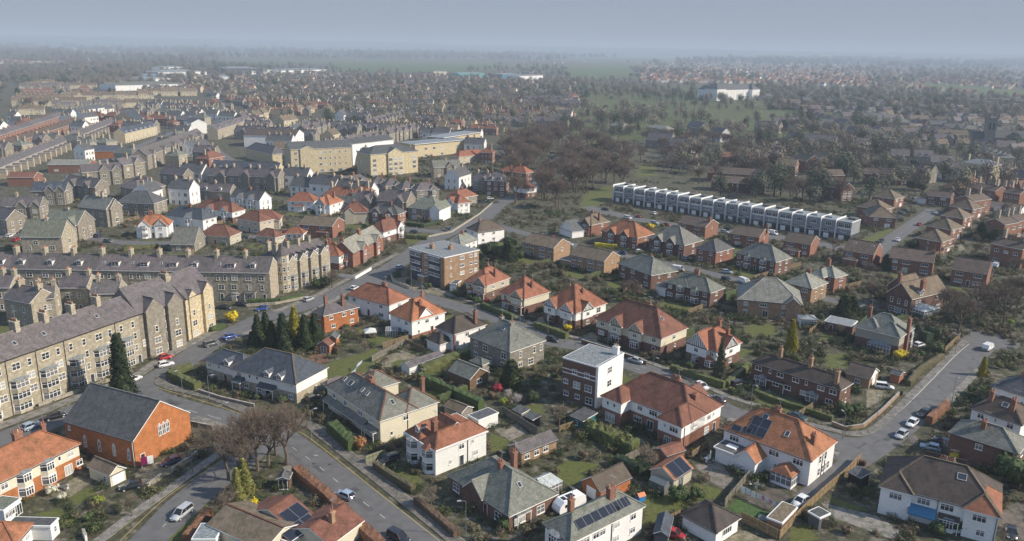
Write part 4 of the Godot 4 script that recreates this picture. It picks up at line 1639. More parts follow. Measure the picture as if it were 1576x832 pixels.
func far_trees(p: Array, n: int) -> void:
	var poly := PackedVector2Array(v2(p))
	for v in 3:
		var mb := MB.new()
		var col: Color = [Color(0.19, 0.16, 0.13), Color(0.15, 0.145, 0.1), Color(0.055, 0.075, 0.04)][v]
		for k in 3:
			var c := v3(rng.randf_range(-2, 2), rng.randf_range(4.5, 7.0), rng.randf_range(-2, 2))
			leaf_cloud(mb, c, v3(3.8, 4.2, 3.8), 190, 0.42, col, 0.4, 0.4)
		mb.tint = col
		mb.tube("bark", Vector3.ZERO, v3(0, 6, 0), 0.3, 0.2, 4)
		var mm := MultiMesh.new()
		mm.transform_format = MultiMesh.TRANSFORM_3D
		mm.mesh = mb.mesh(mats)
		var spots := []
		var here := Vector2.ZERO
		for i in n / 3 if v < 2 else n / 8:
			if i % 7 == 0:
				here = inside(poly)
			var spread := 10.0 + here.length() * 0.012
			var q := here + Vector2(rng.randfn() * spread * 1.6, rng.randfn() * spread * 0.5)
			if in_view(q) and clear_of(q.x, q.y, 3.0):
				var s := rng.randf_range(0.8, 1.9) * (1.0 + maxf(0.0, q.length() - 2500.0) / 2500.0)
				spots.append(Transform3D(Basis(Vector3.UP, rng.randf() * TAU).scaled(v3(s, s * rng.randf_range(0.8, 1.2), s)), v3(q.x, 0, q.y)))
		mm.instance_count = spots.size()
		for i in spots.size():
			mm.set_instance_transform(i, spots[i])
		var o := MultiMeshInstance3D.new()
		o.name = "distant_trees"
		o.multimesh = mm
		add_child(o, true)
		o.set_meta("kind", "stuff")
		tag(o, where(["far belt of bare trees", "far belt of greenish trees", "far scatter of dark evergreens"][v], poly[0].x, poly[0].y), "trees")

func make_hills() -> void:
	var mb := MB.new()
	mb.tint = Color(0.8, 0.9, 0.8)
	var n := FastNoiseLite.new()
	n.seed = 4
	n.frequency = 0.00035
	var prev := []
	for i in 61:
		var a := deg_to_rad(-46.0 + 92.0 * i / 60.0)
		var row := []
		for k in 5:
			var r := 10500.0 + k * 1300.0
			var p := v3(sin(a) * r, 0, -cos(a) * r)
			var left := smoothstep(0.35, -0.65, a)
			p.y = -4.0 + k * (31.0 + 6.0 * n.get_noise_2d(p.x * 3.0, p.z * 3.0) + left * (16.0 + 24.0 * n.get_noise_2d(p.x, p.z)))
			row.append(p)
		if i > 0:
			for k in 4:
				mb.tri("grass", prev[k], row[k], row[k + 1])
				mb.tri("grass", prev[k], row[k + 1], prev[k + 1])
		prev = row
	struct("hills", mb.mesh(mats))

func street(name_: String, p: Array, half: float, lamps: int, cars: int) -> void:
	var line := smooth_line(v2(p), 2.0)
	for i in lamps:
		var k := int((i + 0.5) / lamps * (line.size() - 2))
		var t := (line[k + 1] - line[k]).normalized()
		var q: Vector2 = line[k] + Vector2(-t.y, t.x) * (half + 1.0) * (1 if i % 2 else -1)
		if in_view(q):
			lamp_post(q.x, q.y, 6.5, where("grey lamp post on the " + name_, q.x, q.y))
	var cols := [["white", Color(0.75, 0.75, 0.75)], ["silver", Color(0.42, 0.44, 0.46)], ["black", Color(0.015, 0.016, 0.02)], ["grey", Color(0.1, 0.105, 0.11)], ["blue", Color(0.02, 0.05, 0.16)], ["red", Color(0.3, 0.02, 0.02)]]
	for i in cars:
		var k := rng.randi_range(2, line.size() - 3)
		var t := (line[k + 1] - line[k]).normalized()
		var s := 1.0 if rng.randf() < 0.5 else -1.0
		var q: Vector2 = line[k] + Vector2(-t.y, t.x) * (half - 1.1) * s
		if in_view(q) and clear_of_feet(q.x, q.y):
			var c: Array = cols[rng.randi() % 6]
			vehicle(["hatch", "saloon", "estate", "mini"][rng.randi() % 4], where(c[0] + " car parked on the " + name_, q.x, q.y), q.x, q.y, atan2(-t.x * s, -t.y * s), c[1])

func wear(road_node: Node, p: Array, half: float, n: int, y: float) -> void:
	var line := smooth_line(v2(p), 1.0)
	for i in n:
		var k := rng.randi_range(1, line.size() - 8)
		var t := (line[k + 1] - line[k]).normalized()
		var s := Vector2(-t.y, t.x)
		var a: Vector2 = line[k] + s * rng.randf_range(-half * 0.7, half * 0.5)
		var l := rng.randf_range(1.0, 6.0)
		var w := rng.randf_range(0.5, 1.4)
		var mb := MB.new()
		var iron := i % 3 == 2
		mb.tint = Color(0.3, 0.3, 0.3) if iron else Color.WHITE * rng.randf_range(0.62, 0.9)
		if iron:
			l = 0.6
			w = 0.6
		var b := a + t * l
		mb.poly("asphalt", [v3(a.x, y, a.y), v3(b.x, y, b.y), v3(b.x + s.x * w, y, b.y + s.y * w), v3(a.x + s.x * w, y, a.y + s.y * w)])
		struct("iron_cover" if iron else "tarmac_repair", mb.mesh(mats), road_node)

# small things
func lamp_post(x: float, z: float, h: float, label: String) -> void:
	var o := thing("lamp_post", label, "lamp post", x, z, rng.randf() * TAU, "lamp posts")
	var mb := MB.new()
	mb.tint = Color(0.2, 0.21, 0.21)
	mb.tube("metal", v3(0, 0, 0), v3(0, 1.2, 0), 0.1, 0.09, 8)
	mb.tube("metal", v3(0, 1.2, 0), v3(0, h, 0), 0.065, 0.05, 8)
	mb.bar("metal", v3(0, h - 0.05, 0), v3(1.0, h + 0.15, 0), 0.06, 0.06)
	put("pole", mb.mesh(mats), o)
	var lb := MB.new()
	lb.tint = Color(0.35, 0.36, 0.37)
	lb.box("metal", v3(0.8, h + 0.08, -0.13), v3(1.5, h + 0.24, 0.13), true)
	put("lantern", lb.mesh(mats), o)

func caravan(x: float, z: float, turn: float) -> void:
	var o := thing("caravan", "white touring caravan parked beside the slate bungalow", "caravan", x, z, turn)
	var mb := MB.new()
	mb.tint = Color(0.8, 0.8, 0.79)
	var pr := [Vector2(-3.0, 0.5), Vector2(3.0, 0.5), Vector2(3.2, 1.2), Vector2(3.0, 2.3), Vector2(2.6, 2.62), Vector2(-2.0, 2.62), Vector2(-2.9, 1.9), Vector2(-3.2, 1.1)]
	for i in pr.size():
		var a: Vector2 = pr[i]
		var b: Vector2 = pr[(i + 1) % pr.size()]
		mb.poly("paint", [v3(a.x, a.y, 1.1), v3(a.x, a.y, -1.1), v3(b.x, b.y, -1.1), v3(b.x, b.y, 1.1)])
	for s in [1.1, -1.1]:
		var f := []
		for q in pr:
			f.append(v3(q.x, q.y, s))
		mb.poly("paint", f)
	put("body", mb.mesh(mats), o)
	var hb := MB.new()
	hb.box("carglass", v3(-0.6, 2.6, -0.6), v3(0.9, 2.7, 0.6))
	put("roof_light", hb.mesh(mats), o)
	var h2 := MB.new()
	h2.box("carglass", v3(-1.75, 2.6, -0.55), v3(-1.0, 2.69, 0.55))
	put("roof_light", h2.mesh(mats), o)
	for s in [1.0, -1.0]:
		var gb := MB.new()
		gb.box("carglass", v3(-1.9, 1.35, s * 1.1 - 0.02), v3(0.2, 1.95, s * 1.1 + 0.02), true)
		put("window", gb.mesh(mats), o)
		var wb := MB.new()
		wb.tube("rubber", v3(0.2, 0.33, s * 0.85), v3(0.2, 0.33, s * 1.08), 0.33, 0.33, 12, true)
		put("wheel", wb.mesh(mats), o)
	var db := MB.new()
	db.tint = Color(0.2, 0.2, 0.2)
	db.bar("metal", v3(-3.1, 0.5, 0.4), v3(-4.3, 0.45, 0), 0.08, 0.08)
	put("drawbar", db.mesh(mats), o)
	var d2 := MB.new()
	d2.tint = Color(0.2, 0.2, 0.2)
	d2.bar("metal", v3(-3.1, 0.5, -0.4), v3(-4.25, 0.45, 0), 0.08, 0.08)
	put("drawbar", d2.mesh(mats), o)

func washing_line(x0: float, z0: float, x1: float, z1: float) -> void:
	var l := Vector2(x1 - x0, z1 - z0)
	var turn := -l.angle()
	var o := thing("washing_line", "washing line with two posts behind the white solar semi", "washing line", x0, z0, turn)
	for s in [0.0, l.length()]:
		var pb := MB.new()
		pb.tint = Color(0.3, 0.3, 0.3)
		pb.tube("metal", v3(s, 0, 0), v3(s, 2.0, 0), 0.04, 0.04, 6)
		put("post", pb.mesh(mats), o)
	var lb := MB.new()
	lb.tint = Color(0.6, 0.6, 0.6)
	lb.bar("metal", v3(0, 1.95, 0), v3(l.length(), 1.95, 0), 0.02, 0.02)
	put("line", lb.mesh(mats), o)
	var cols := [Color(0.7, 0.72, 0.8), Color(0.55, 0.62, 0.8), Color(0.7, 0.7, 0.72), Color(0.6, 0.62, 0.75), Color(0.5, 0.2, 0.4), Color(0.65, 0.6, 0.7), Color(0.45, 0.3, 0.45), Color(0.75, 0.75, 0.75), Color(0.4, 0.45, 0.6)]
	var names := ["white sheet", "pale blue sheet", "white towel", "lilac shirt", "plum cloth", "pale pink cloth", "mauve shirt", "white shirt", "grey blue towel"]
	var u := 0.3
	for k in cols.size():
		var w := 0.9 if k < 4 else 0.5
		var mb := MB.new()
		mb.tint = cols[k]
		var drop := rng.randf_range(0.8, 1.3)
		for i in 5:
			var a := float(i) / 5 * w
			var b := float(i + 1) / 5 * w
			var wa := 0.06 * sin(i * 1.9)
			var wb := 0.06 * sin((i + 1) * 1.9)
			mb.poly("leaf", [v3(a, 1.93 - drop, wa), v3(b, 1.93 - drop, wb), v3(b, 1.94, 0), v3(a, 1.94, 0)])
		var c := put("laundry", mb.mesh(mats))
		var d := l.normalized() * u
		c.position = v3(x0 + d.x, 0, z0 + d.y)
		c.rotation.y = turn
		tag(c, names[k] + " hanging on the washing line", "laundry", "laundry on the line")
		u += w + l.length() * 0.03

func white_sheet(x0: float, z0: float, x1: float, z1: float) -> void:
	var mb := MB.new()
	mb.tint = Color(0.85, 0.85, 0.85)
	var v := v3(x1 - x0, 0, z1 - z0)
	var side := v3(-v.z, 0, v.x).normalized() * 0.5
	for k in 6:
		var t0 := k / 6.0
		var t1 := (k + 1) / 6.0
		var a := v * t0 + v3(0, 0.5 + 1.6 * t0, 0)
		var b := v * t1 + v3(0, 0.5 + 1.6 * t1, 0)
		var wa := side * (0.7 + 0.4 * sin(k * 1.7))
		var wb := side * (0.7 + 0.4 * sin((k + 1) * 1.7))
		mb.poly("leaf", [a - wa, a + wa + v3(0, 0.3, 0), b + wb + v3(0, 0.3, 0), b - wb])
	var o := put("dust_sheet", mb.mesh(mats))
	o.position = v3(x0, 0, z0)
	tag(o, "billowing white sheet on a line behind the cream pair", "sheet")

func parasol(x: float, z: float) -> void:
	var o := thing("parasol", "folded white parasol on the patio of white solar semi", "parasol", x, z)
	var mb := MB.new()
	mb.tint = Color(0.6, 0.6, 0.6)
	mb.tube("metal", v3(0, 0, 0), v3(0, 2.7, 0), 0.03, 0.03, 6)
	mb.box("metal", v3(-0.25, 0, -0.25), v3(0.25, 0.08, 0.25))
	put("pole", mb.mesh(mats), o)
	var cb := MB.new()
	cb.tint = Color(0.8, 0.79, 0.75)
	cb.tube("leaf", v3(0, 0.9, 0), v3(0, 1.3, 0), 0.16, 0.2, 8)
	cb.tube("leaf", v3(0, 1.3, 0), v3(0, 2.65, 0), 0.2, 0.05, 8, true)
	put("canopy", cb.mesh(mats), o)

func garden_table(x: float, z: float, label: String) -> void:
	var o := thing("garden_table", label, "table", x, z)
	var mb := MB.new()
	mb.tint = Color(0.6, 0.58, 0.55) if label.begins_with("round white") else Color(0.1, 0.1, 0.1)
	mb.tube("paint", v3(0, 0.69, 0), v3(0, 0.74, 0), 0.62, 0.62, 14, true)
	put("tabletop", mb.mesh(mats), o)
	var lb := MB.new()
	lb.tint = mb.tint
	lb.tube("paint", v3(0, 0, 0), v3(0, 0.69, 0), 0.2, 0.05, 8)
	put("pedestal", lb.mesh(mats), o)
	for k in 4:
		var a := TAU * k / 4 + 0.4
		var c := thing("garden_chair", where("small patio chair", x + cos(a) * 1.05, z + sin(a) * 1.05), "chair", x + cos(a) * 1.05, z + sin(a) * 1.05, -a - PI / 2, "patio chairs")
		var sb := MB.new()
		sb.tint = Color(0.5, 0.48, 0.45)
		sb.box("paint", v3(-0.22, 0.42, -0.22), v3(0.22, 0.46, 0.22), true)
		put("seat", sb.mesh(mats), c)
		var bb := MB.new()
		bb.tint = sb.tint
		bb.box("paint", v3(-0.22, 0.46, -0.25), v3(0.22, 0.92, -0.21), true)
		put("backrest", bb.mesh(mats), c)
		for i in 4:
			var gb := MB.new()
			gb.tint = Color(0.25, 0.25, 0.25)
			var q := v3(0.2 if i % 2 else -0.2, 0, 0.2 if i < 2 else -0.2)
			gb.bar("metal", q, q + v3(0, 0.42, 0), 0.03, 0.03)
			put("leg", gb.mesh(mats), c)

func greenhouse(x: float, z: float, turn: float, w: float, d: float, label: String) -> void:
	var o := thing("greenhouse", label, "greenhouse", x, z, turn)
	var mb := MB.new()
	mb.tint = Color(0.75, 0.75, 0.74) if label.begins_with("white") else Color(0.12, 0.2, 0.18)
	var h := 1.9 if d > 2 else 1.1
	var hw := w / 2
	var hd := d / 2
	for k in 6:
		var u := -hw + w * k / 5.0
		mb.bar("paint", v3(u, 0, hd), v3(u, h, hd), 0.06, 0.06)
		mb.bar("paint", v3(u, 0, -hd), v3(u, h, -hd), 0.06, 0.06)
		mb.bar("paint", v3(u, h, hd), v3(u, h + hd * 0.6, 0), 0.06, 0.06)
		mb.bar("paint", v3(u, h, -hd), v3(u, h + hd * 0.6, 0), 0.06, 0.06)
	for s in [hd, -hd]:
		mb.bar("paint", v3(-hw, h, s), v3(hw, h, s), 0.07, 0.07)
	mb.bar("paint", v3(-hw, h + hd * 0.6, 0), v3(hw, h + hd * 0.6, 0), 0.07, 0.07)
	put("frame", mb.mesh(mats), o)
	var gb := MB.new()
	for s in [1.0, -1.0]:
		gb.poly("curtain", [v3(-hw, 0, s * hd), v3(hw, 0, s * hd), v3(hw, h, s * hd), v3(-hw, h, s * hd)])
		gb.poly("curtain", [v3(-hw, h, s * hd), v3(hw, h, s * hd), v3(hw, h + hd * 0.6, 0), v3(-hw, h + hd * 0.6, 0)])
		gb.poly("curtain", [v3(s * hw, 0, -hd), v3(s * hw, 0, hd), v3(s * hw, h, hd), v3(s * hw, h + hd * 0.6, 0), v3(s * hw, h, -hd)])
	put("pane", gb.mesh(mats), o)

func gazebo(x: float, z: float) -> void:
	var o := thing("gazebo", "white canvas gazebo among twiggy fruit trees", "gazebo", x, z, 0.3)
	var mb := MB.new()
	mb.tint = Color(0.6, 0.6, 0.58)
	var c := [v3(-1.7, 2.0, 1.7), v3(1.7, 2.0, 1.7), v3(1.7, 2.0, -1.7), v3(-1.7, 2.0, -1.7)]
	for k in 4:
		mb.tri("leaf", c[k], c[(k + 1) % 4], v3(0, 2.9, 0))
		mb.poly("leaf", [c[k] + v3(0, -0.25, 0), c[(k + 1) % 4] + v3(0, -0.25, 0), c[(k + 1) % 4], c[k]])
	put("canopy", mb.mesh(mats), o)
	for k in 4:
		var pb := MB.new()
		pb.tint = Color(0.4, 0.4, 0.4)
		pb.bar("metal", v3(c[k].x, 0, c[k].z), c[k], 0.05, 0.05)
		put("leg", pb.mesh(mats), o)

func play_set(x: float, z: float) -> void:
	var o := thing("play_house", "blue and orange plastic play house on the lawn", "play house", x, z, 0.5)
	var mb := MB.new()
	mb.tint = Color(0.03, 0.2, 0.5)
	mb.box("paint", v3(-0.7, 0, -0.6), v3(0.7, 1.1, 0.6))
	put("wall", mb.mesh(mats), o)
	var rb := MB.new()
	rb.tint = Color(0.5, 0.14, 0.03)
	rb.poly("paint", [v3(-0.8, 1.05, 0.7), v3(0.8, 1.05, 0.7), v3(0.8, 1.6, 0), v3(-0.8, 1.6, 0)])
	rb.poly("paint", [v3(0.8, 1.05, -0.7), v3(-0.8, 1.05, -0.7), v3(-0.8, 1.6, 0), v3(0.8, 1.6, 0)])
	put("roof", rb.mesh(mats), o)

func street_sign(x: float, z: float, turn: float) -> void:
	var o := thing("street_name_plate", "white street name plate on two short legs at the corner", "sign", x, z, turn)
	var mb := MB.new()
	mb.tint = Color(0.75, 0.75, 0.73)
	mb.box("paint", v3(-0.75, 0.45, -0.02), v3(0.75, 0.8, 0.02), true)
	put("plate", mb.mesh(mats), o)
	for s in [-0.6, 0.6]:
		var b := MB.new()
		b.tint = Color(0.05, 0.05, 0.05)
		b.bar("metal", v3(s, 0, -0.05), v3(s, 0.85, -0.05), 0.06, 0.06)
		put("leg", b.mesh(mats), o)

func person_board(x: float, z: float, turn: float) -> void:
	var o := thing("notice_board", "purple and white notice board beside the hall entrance", "notice board", x, z, turn)
	for k in 2:
		var mb := MB.new()
		mb.tint = Color(0.2, 0.01, 0.08) if k == 0 else Color(0.75, 0.74, 0.75)
		mb.box("paint", v3(-1.1 + k * 1.12, 0.7, -0.04), v3(-0.02 + k * 1.12, 2.4, 0.04), true)
		put("panel", mb.mesh(mats), o)
		var b := MB.new()
		b.tint = Color(0.5, 0.5, 0.5)
		b.bar("paint", v3(-1.0 + k * 2.0, 0, -0.08), v3(-1.0 + k * 2.0, 2.4, -0.08), 0.08, 0.08)
		put("leg", b.mesh(mats), o)

func wheelie_bin(x: float, z: float, label: String) -> void:
	var o := thing("wheelie_bin", label, "bin", x, z, 0.6, "wheelie bins")
	var c := Color(0.1, 0.05, 0.03) if "brown" in label else Color(0.012, 0.012, 0.014)
	var mb := MB.new()
	mb.tint = c
	mb.box("paint", v3(-0.27, 0.06, -0.3), v3(0.27, 0.98, 0.3), true)
	put("body", mb.mesh(mats), o)
	var lb := MB.new()
	lb.tint = c
	lb.poly("paint", [v3(-0.3, 0.99, 0.36), v3(0.3, 0.99, 0.36), v3(0.3, 1.08, -0.34), v3(-0.3, 1.08, -0.34)])
	put("lid", lb.mesh(mats), o)

func church(x: float, z: float) -> void:
	var o := thing("church", "grey stone church with square tower among bare trees", "church", x, z, -0.2)
	var mb := MB.new()
	mb.tint = P.greystone
	mb.box("stone", v3(-4, 0, -4), v3(4, 27, 4))
	for s in [[-4, -4], [4, -4], [4, 4], [-4, 4]]:
		mb.box("stone", v3(s[0] - 0.9, 26.0, s[1] - 0.9), v3(s[0] + 0.9, 31, s[1] + 0.9))
	mb.box("stone", v3(-4.3, 24.5, -4.3), v3(4.3, 25.2, 4.3), true)
	put("tower", mb.mesh(mats), o)
	for s in [0, 1]:
		for k in [-1.6, 1.6]:
			var wb := MB.new()
			wb.box("glass", v3(-0.8, 16, 0), v3(0.8, 22, 0.1))
			var n := put("belfry_window", wb.mesh(mats), o)
			n.position = v3(k, 0, 4.01) if s == 0 else v3(4.01, 0, k)
			n.rotation.y = s * PI / 2
	var oo := DEFAULT.duplicate()
	oo.merge({"rm": "grey", "wl": "greystone", "wu": "greystone", "cl": P.greystone, "cu": P.greystone, "cr": P.grey, "cg": P.grey, "cf": P.grey}, true)
	for b in [[17.0, -2.0, 26.0, 11.0, 9.0, "gx", 48.0], [-9.0, -2.0, 10.0, 9.0, 8.0, "gx", 48.0], [20.0, 3.0, 9.0, 16.0, 8.5, "gz", 48.0]]:
		var nb := MB.new()
		block_walls(nb, oo, b)
		put("wall", nb.mesh(mats), o)
		var rb := MB.new()
		block_roof(rb, rb, oo, b)
		put("roof", rb.mesh(mats), o)
	feet.append([x + 10, z, -0.2, 24.0, 10.0])

func person(x: float, z: float) -> void:
	var o := thing("person", "person in dark coat walking along the pavement by the hall", "person", x, z, 0.9)
	var bones := [[v3(0, 0.95, 0), v3(0, 1.38, 0.02), 0.15, 0.17, 0], [v3(0, 1.45, 0.02), v3(0, 1.52, 0.03), 0.06, 0.055, 2], [v3(0, 1.6, 0.04), v3(0, 1.68, 0.03), 0.085, 0.095, 2],
		[v3(0.09, 0.92, 0), v3(0.1, 0.5, 0.16), 0.095, 0.06, 1], [v3(0.1, 0.5, 0.16), v3(0.1, 0.09, 0.12), 0.06, 0.042, 1], [v3(0.1, 0.05, 0.1), v3(0.1, 0.04, 0.3), 0.045, 0.035, 3],
		[v3(-0.09, 0.92, 0), v3(-0.1, 0.5, 0.0), 0.095, 0.06, 1], [v3(-0.1, 0.5, 0), v3(-0.1, 0.12, -0.22), 0.06, 0.042, 1], [v3(-0.1, 0.09, -0.25), v3(-0.1, 0.04, -0.06), 0.045, 0.035, 3],
		[v3(0.2, 1.38, 0), v3(0.26, 1.1, -0.08), 0.06, 0.048, 0], [v3(0.26, 1.1, -0.08), v3(0.25, 0.86, 0.02), 0.048, 0.036, 0], [v3(0.25, 0.84, 0.03), v3(0.25, 0.76, 0.06), 0.036, 0.022, 2],
		[v3(-0.2, 1.38, 0), v3(-0.26, 1.1, 0.06), 0.06, 0.048, 0], [v3(-0.26, 1.1, 0.06), v3(-0.25, 0.87, 0.2), 0.048, 0.036, 0], [v3(-0.25, 0.86, 0.22), v3(-0.25, 0.78, 0.26), 0.036, 0.022, 2], [v3(-0.17, 1.38, 0), v3(0.17, 1.38, 0), 0.08, 0.08, 0]]
	var cols := [Color(0.02, 0.022, 0.035), Color(0.03, 0.035, 0.06), Color(0.42, 0.27, 0.2), Color(0.02, 0.018, 0.016)]
	var s := 0.024
	var nx := 30
	var ny := 76
	var nz := 34
	var org := v3(-0.36, -0.02, -0.4)
	var f := PackedFloat32Array()
	f.resize((nx + 1) * (ny + 1) * (nz + 1))
	var at := func(i: int, j: int, k: int) -> int: return (k * (ny + 1) + j) * (nx + 1) + i
	for k in nz + 1:
		for j in ny + 1:
			for i in nx + 1:
				var p := org + v3(i, j, k) * s
				var d := 1.0
				for b in bones:
					var a: Vector3 = b[0]
					var ab: Vector3 = b[1] - a
					var t := clampf((p - a).dot(ab) / ab.length_squared(), 0, 1)
					var e: float = p.distance_to(a + ab * t) - lerpf(b[2], b[3], t)
					var h := clampf(0.5 + 0.5 * (d - e) / 0.03, 0, 1)
					d = lerpf(d, e, h) - 0.03 * h * (1 - h)
				f[at.call(i, j, k)] = d
	var vert := {}
	var mb := MB.new()
	for k in nz:
		for j in ny:
			for i in nx:
				var sum := Vector3.ZERO
				var n := 0
				for e in [[0, 1], [2, 3], [4, 5], [6, 7], [0, 2], [1, 3], [4, 6], [5, 7], [0, 4], [1, 5], [2, 6], [3, 7]]:
					var a: int = e[0]
					var b: int = e[1]
					var fa := f[at.call(i + (a & 1), j + ((a >> 1) & 1), k + (a >> 2))]
					var fb := f[at.call(i + (b & 1), j + ((b >> 1) & 1), k + (b >> 2))]
					if (fa < 0) != (fb < 0):
						var t := fa / (fa - fb)
						sum += v3(a & 1, (a >> 1) & 1, a >> 2).lerp(v3(b & 1, (b >> 1) & 1, b >> 2), t)
						n += 1
				if n:
					vert[Vector3i(i, j, k)] = org + (v3(i, j, k) + sum / n) * s
	for c in vert:
		for ax in 3:
			var u: Vector3i = [Vector3i(0, 1, 0), Vector3i(0, 0, 1), Vector3i(1, 0, 0)][ax]
			var w: Vector3i = [Vector3i(0, 0, 1), Vector3i(1, 0, 0), Vector3i(0, 1, 0)][ax]
			var x2: Vector3i = [Vector3i(1, 0, 0), Vector3i(0, 1, 0), Vector3i(0, 0, 1)][ax]
			var fa := f[at.call(c.x, c.y, c.z)]
			var fb := f[at.call(c.x + x2.x, c.y + x2.y, c.z + x2.z)]
			if (fa < 0) == (fb < 0) or not (vert.has(c - u) and vert.has(c - w) and vert.has(c - u - w)):
				continue
			var q := [vert[c], vert[c - u], vert[c - u - w], vert[c - w]]
			var best := 0
			var bd := 9.0
			for b in bones:
				var d: float = Geometry3D.get_closest_point_to_segment(q[0], b[0], b[1]).distance_to(q[0])
				if d < bd:
					bd = d
					best = b[4]
			mb.tint = cols[best]
			mb.poly("leaf", q if fa < 0 else [q[3], q[2], q[1], q[0]])
	put("body", smooth(mb), o)
	var hb := MB.new()
	hb.tint = Color(0.04, 0.025, 0.015)
	lumpy(hb, v3(0, 1.69, 0.01), v3(0.105, 0.1, 0.11), hb.tint, 3)
	put("hair", hb.mesh(mats), o)

func _ready() -> void:
	var cam := Camera3D.new()
	cam.name = "camera"
	add_child(cam)
	cam.position = v3(0, CAM_HEIGHT, 0)
	cam.basis = Basis(Vector3.RIGHT, deg_to_rad(-15.55)) * Basis(Vector3.BACK, deg_to_rad(0.93))
	cam.fov = 37.51
	cam.near = 1.0
	cam.far = 90000.0
	var env := Environment.new()
	env.background_mode = Environment.BG_SKY
	var sky := ProceduralSkyMaterial.new()
	sky.sky_top_color = Color(0.52, 0.62, 0.76)
	sky.sky_horizon_color = Color(0.565, 0.585, 0.61)
	sky.sky_curve = 0.12
	sky.ground_bottom_color = Color(0.45, 0.5, 0.56)
	sky.ground_horizon_color = Color(0.45, 0.5, 0.56)
	sky.sun_angle_max = 20.0
	env.sky = Sky.new()
	env.sky.sky_material = sky
	env.background_energy_multiplier = 1.0
	env.tonemap_mode = Environment.TONE_MAPPER_LINEAR
	env.tonemap_exposure = 1.2
	env.fog_enabled = true
	env.fog_density = 0.00018
	env.fog_light_color = Color(0.83, 0.89, 0.96)
	env.sdfgi_enabled = true
	env.ssao_enabled = true
	env.ssil_enabled = true
	var we := WorldEnvironment.new()
	we.name = "world_environment"
	we.environment = env
	add_child(we)
	var sun := DirectionalLight3D.new()
	sun.name = "sun"
	var az := deg_to_rad(80.0)
	var el := deg_to_rad(35.0)
	var to_sun := v3(sin(az) * cos(el), sin(el), cos(az) * cos(el))
	add_child(sun)
	sun.look_at_from_position(to_sun * 100.0, Vector3.ZERO)
	sun.light_energy = 1.6
	sun.light_color = Color(1.0, 0.955, 0.88)
	sun.light_angular_distance = 0.5
	sun.shadow_enabled = true
	rng.seed = 5
	make_materials()
	var gb := MB.new()
	gb.poly("earth", [v3(-30000, 0, 2000), v3(30000, 0, 2000), v3(30000, 0, -36000), v3(-30000, 0, -36000)])
	struct("ground", gb.mesh(mats))
	make_hills()
	road("main_road",[10.54,-87.5,-1.91,-101.3,-15.88,-116.8,-28.58,-130.8,-43.78,-147.7,-53.15,-156.1,-65.8,-161.9,-79.46,-168.5,-88.56,-174.3],7.6,.024)
	road("long_road",[-113.5,-134.2,-109.7,-143.1,-101.6,-156.2,-96.4,-165.1,-88.94,-176.2,-86.51,-187.5,-83.17,-207.1,-79.59,-217.9,-74.66,-230.4,-65.82,-241.7,-59.8,-253.9,-53.95,-266.4,-47.16,-283.7,-42.41,-302.1,-35.75,-330.9,-26.27,-353.1,-14.89,-378.3,-8.73,-411.8,.06,-441.1,9.66,-470.1,24.33,-545.5,41.4,-643.6,58.32,-769.7],8,.02)
	road("side_road",[-62.27,-103.4,-59.52,-115.8,-58.56,-125.2,-57.24,-130.8,-55.78,-136.5,-53.52,-142,-52.57,-151.9],7.2,.016)
	road("tudor_street",[-55.86,-270.4,-48.34,-270.8,-35.83,-258.2,-20.51,-246.1,-9.96,-236.7,.85,-226.3,11.26,-213.5,19.64,-209.2,30.67,-197.7,38.79,-188.9,50.36,-169.2,57.81,-163.5,65.61,-158.7,70.97,-153.6,77.85,-153.8],7,.014)
	road("right_street",[68.27,-145.7,77.85,-153.8,90.9,-166.6,104.8,-181.5,123.2,-202.1,133.6,-213.3,139,-219.4],7,.018)
	patch("turning_circle","asphalt",[148.2,-220.5,147.6,-217.6,146.2,-215,143.9,-213.1,141.1,-212.1,138.2,-212.1,135.4,-213.1,133.1,-215,131.7,-217.6,131.2,-220.5,131.7,-223.4,133.1,-225.9,135.4,-227.8,138.2,-228.8,141.1,-228.8,143.9,-227.8,146.2,-225.9,147.6,-223.4],.028)
	road("lane",[-14.76,-375.2,3.25,-352.6,25.33,-330.4,45.23,-312.8,67.71,-294.4,84.5,-276.8,99.4,-263.3,116.8,-251.2],6,.012)
	road("car_park_lane",[38.03,-415.7,49.92,-399.4,70.97,-377.4,100.9,-359.7,127.3,-344.7,143.7,-328.1,150.1,-317.5],9,.01,Color(1.5,1.4,1.35))
	road("close_road",[227.5,-424.5,209.8,-400.7,184.7,-368.6,156.1,-330,141.4,-309.7],7.5,.016,Color(1.25,1.2,1.15))
	road("junction_lane",[-67.04,-350.1,-48.43,-355.5,-28.77,-347.6],6,.012)
	road("back_drive",[70.16,-147.1,54.95,-131.8],3.6,.022)
	road("upper_street",[-176.1,-523.4,-235.8,-628.2,-296,-743.9,-320.1,-878.8,-338.4,-1075.3],8,.012)
	road("terrace_street",[-243,-350.4,-256,-423.8,-294.2,-600.3,-332.4,-837.4],7,.012)
	road("villa_street",[-219.2,-318.2,-202,-340.1,-164.8,-322,-133.1,-324.2,-105.3,-340.8,-83.03,-369.9],6,.012)
	dashes(get_node("main_road"),"lane_marking",[-6.94,-107,-20.39,-122,-28.58,-130.8,-39.41,-143,-46.67,-150.4],.03,2,3.4,.14,"line")
	dashes(get_node("main_road"),"lane_marking",[-57.77,-157.8,-68.58,-163.1,-81.53,-168.8],.03,3.6,3.2,.14,"line")
	dashes(get_node("main_road"),"edge_line",[-4.17,-108.8,-11.41,-116.9,-25.81,-133.6,-43.86,-154.3,-52.06,-159.5],.03,50,0,.16,"yellowline")
	dashes(get_node("main_road"),"edge_line",[-56.19,-161.3,-59.54,-163.1,-69.97,-169.2,-81.1,-175,-85.12,-177.1],.03,50,0,.16,"yellowline")
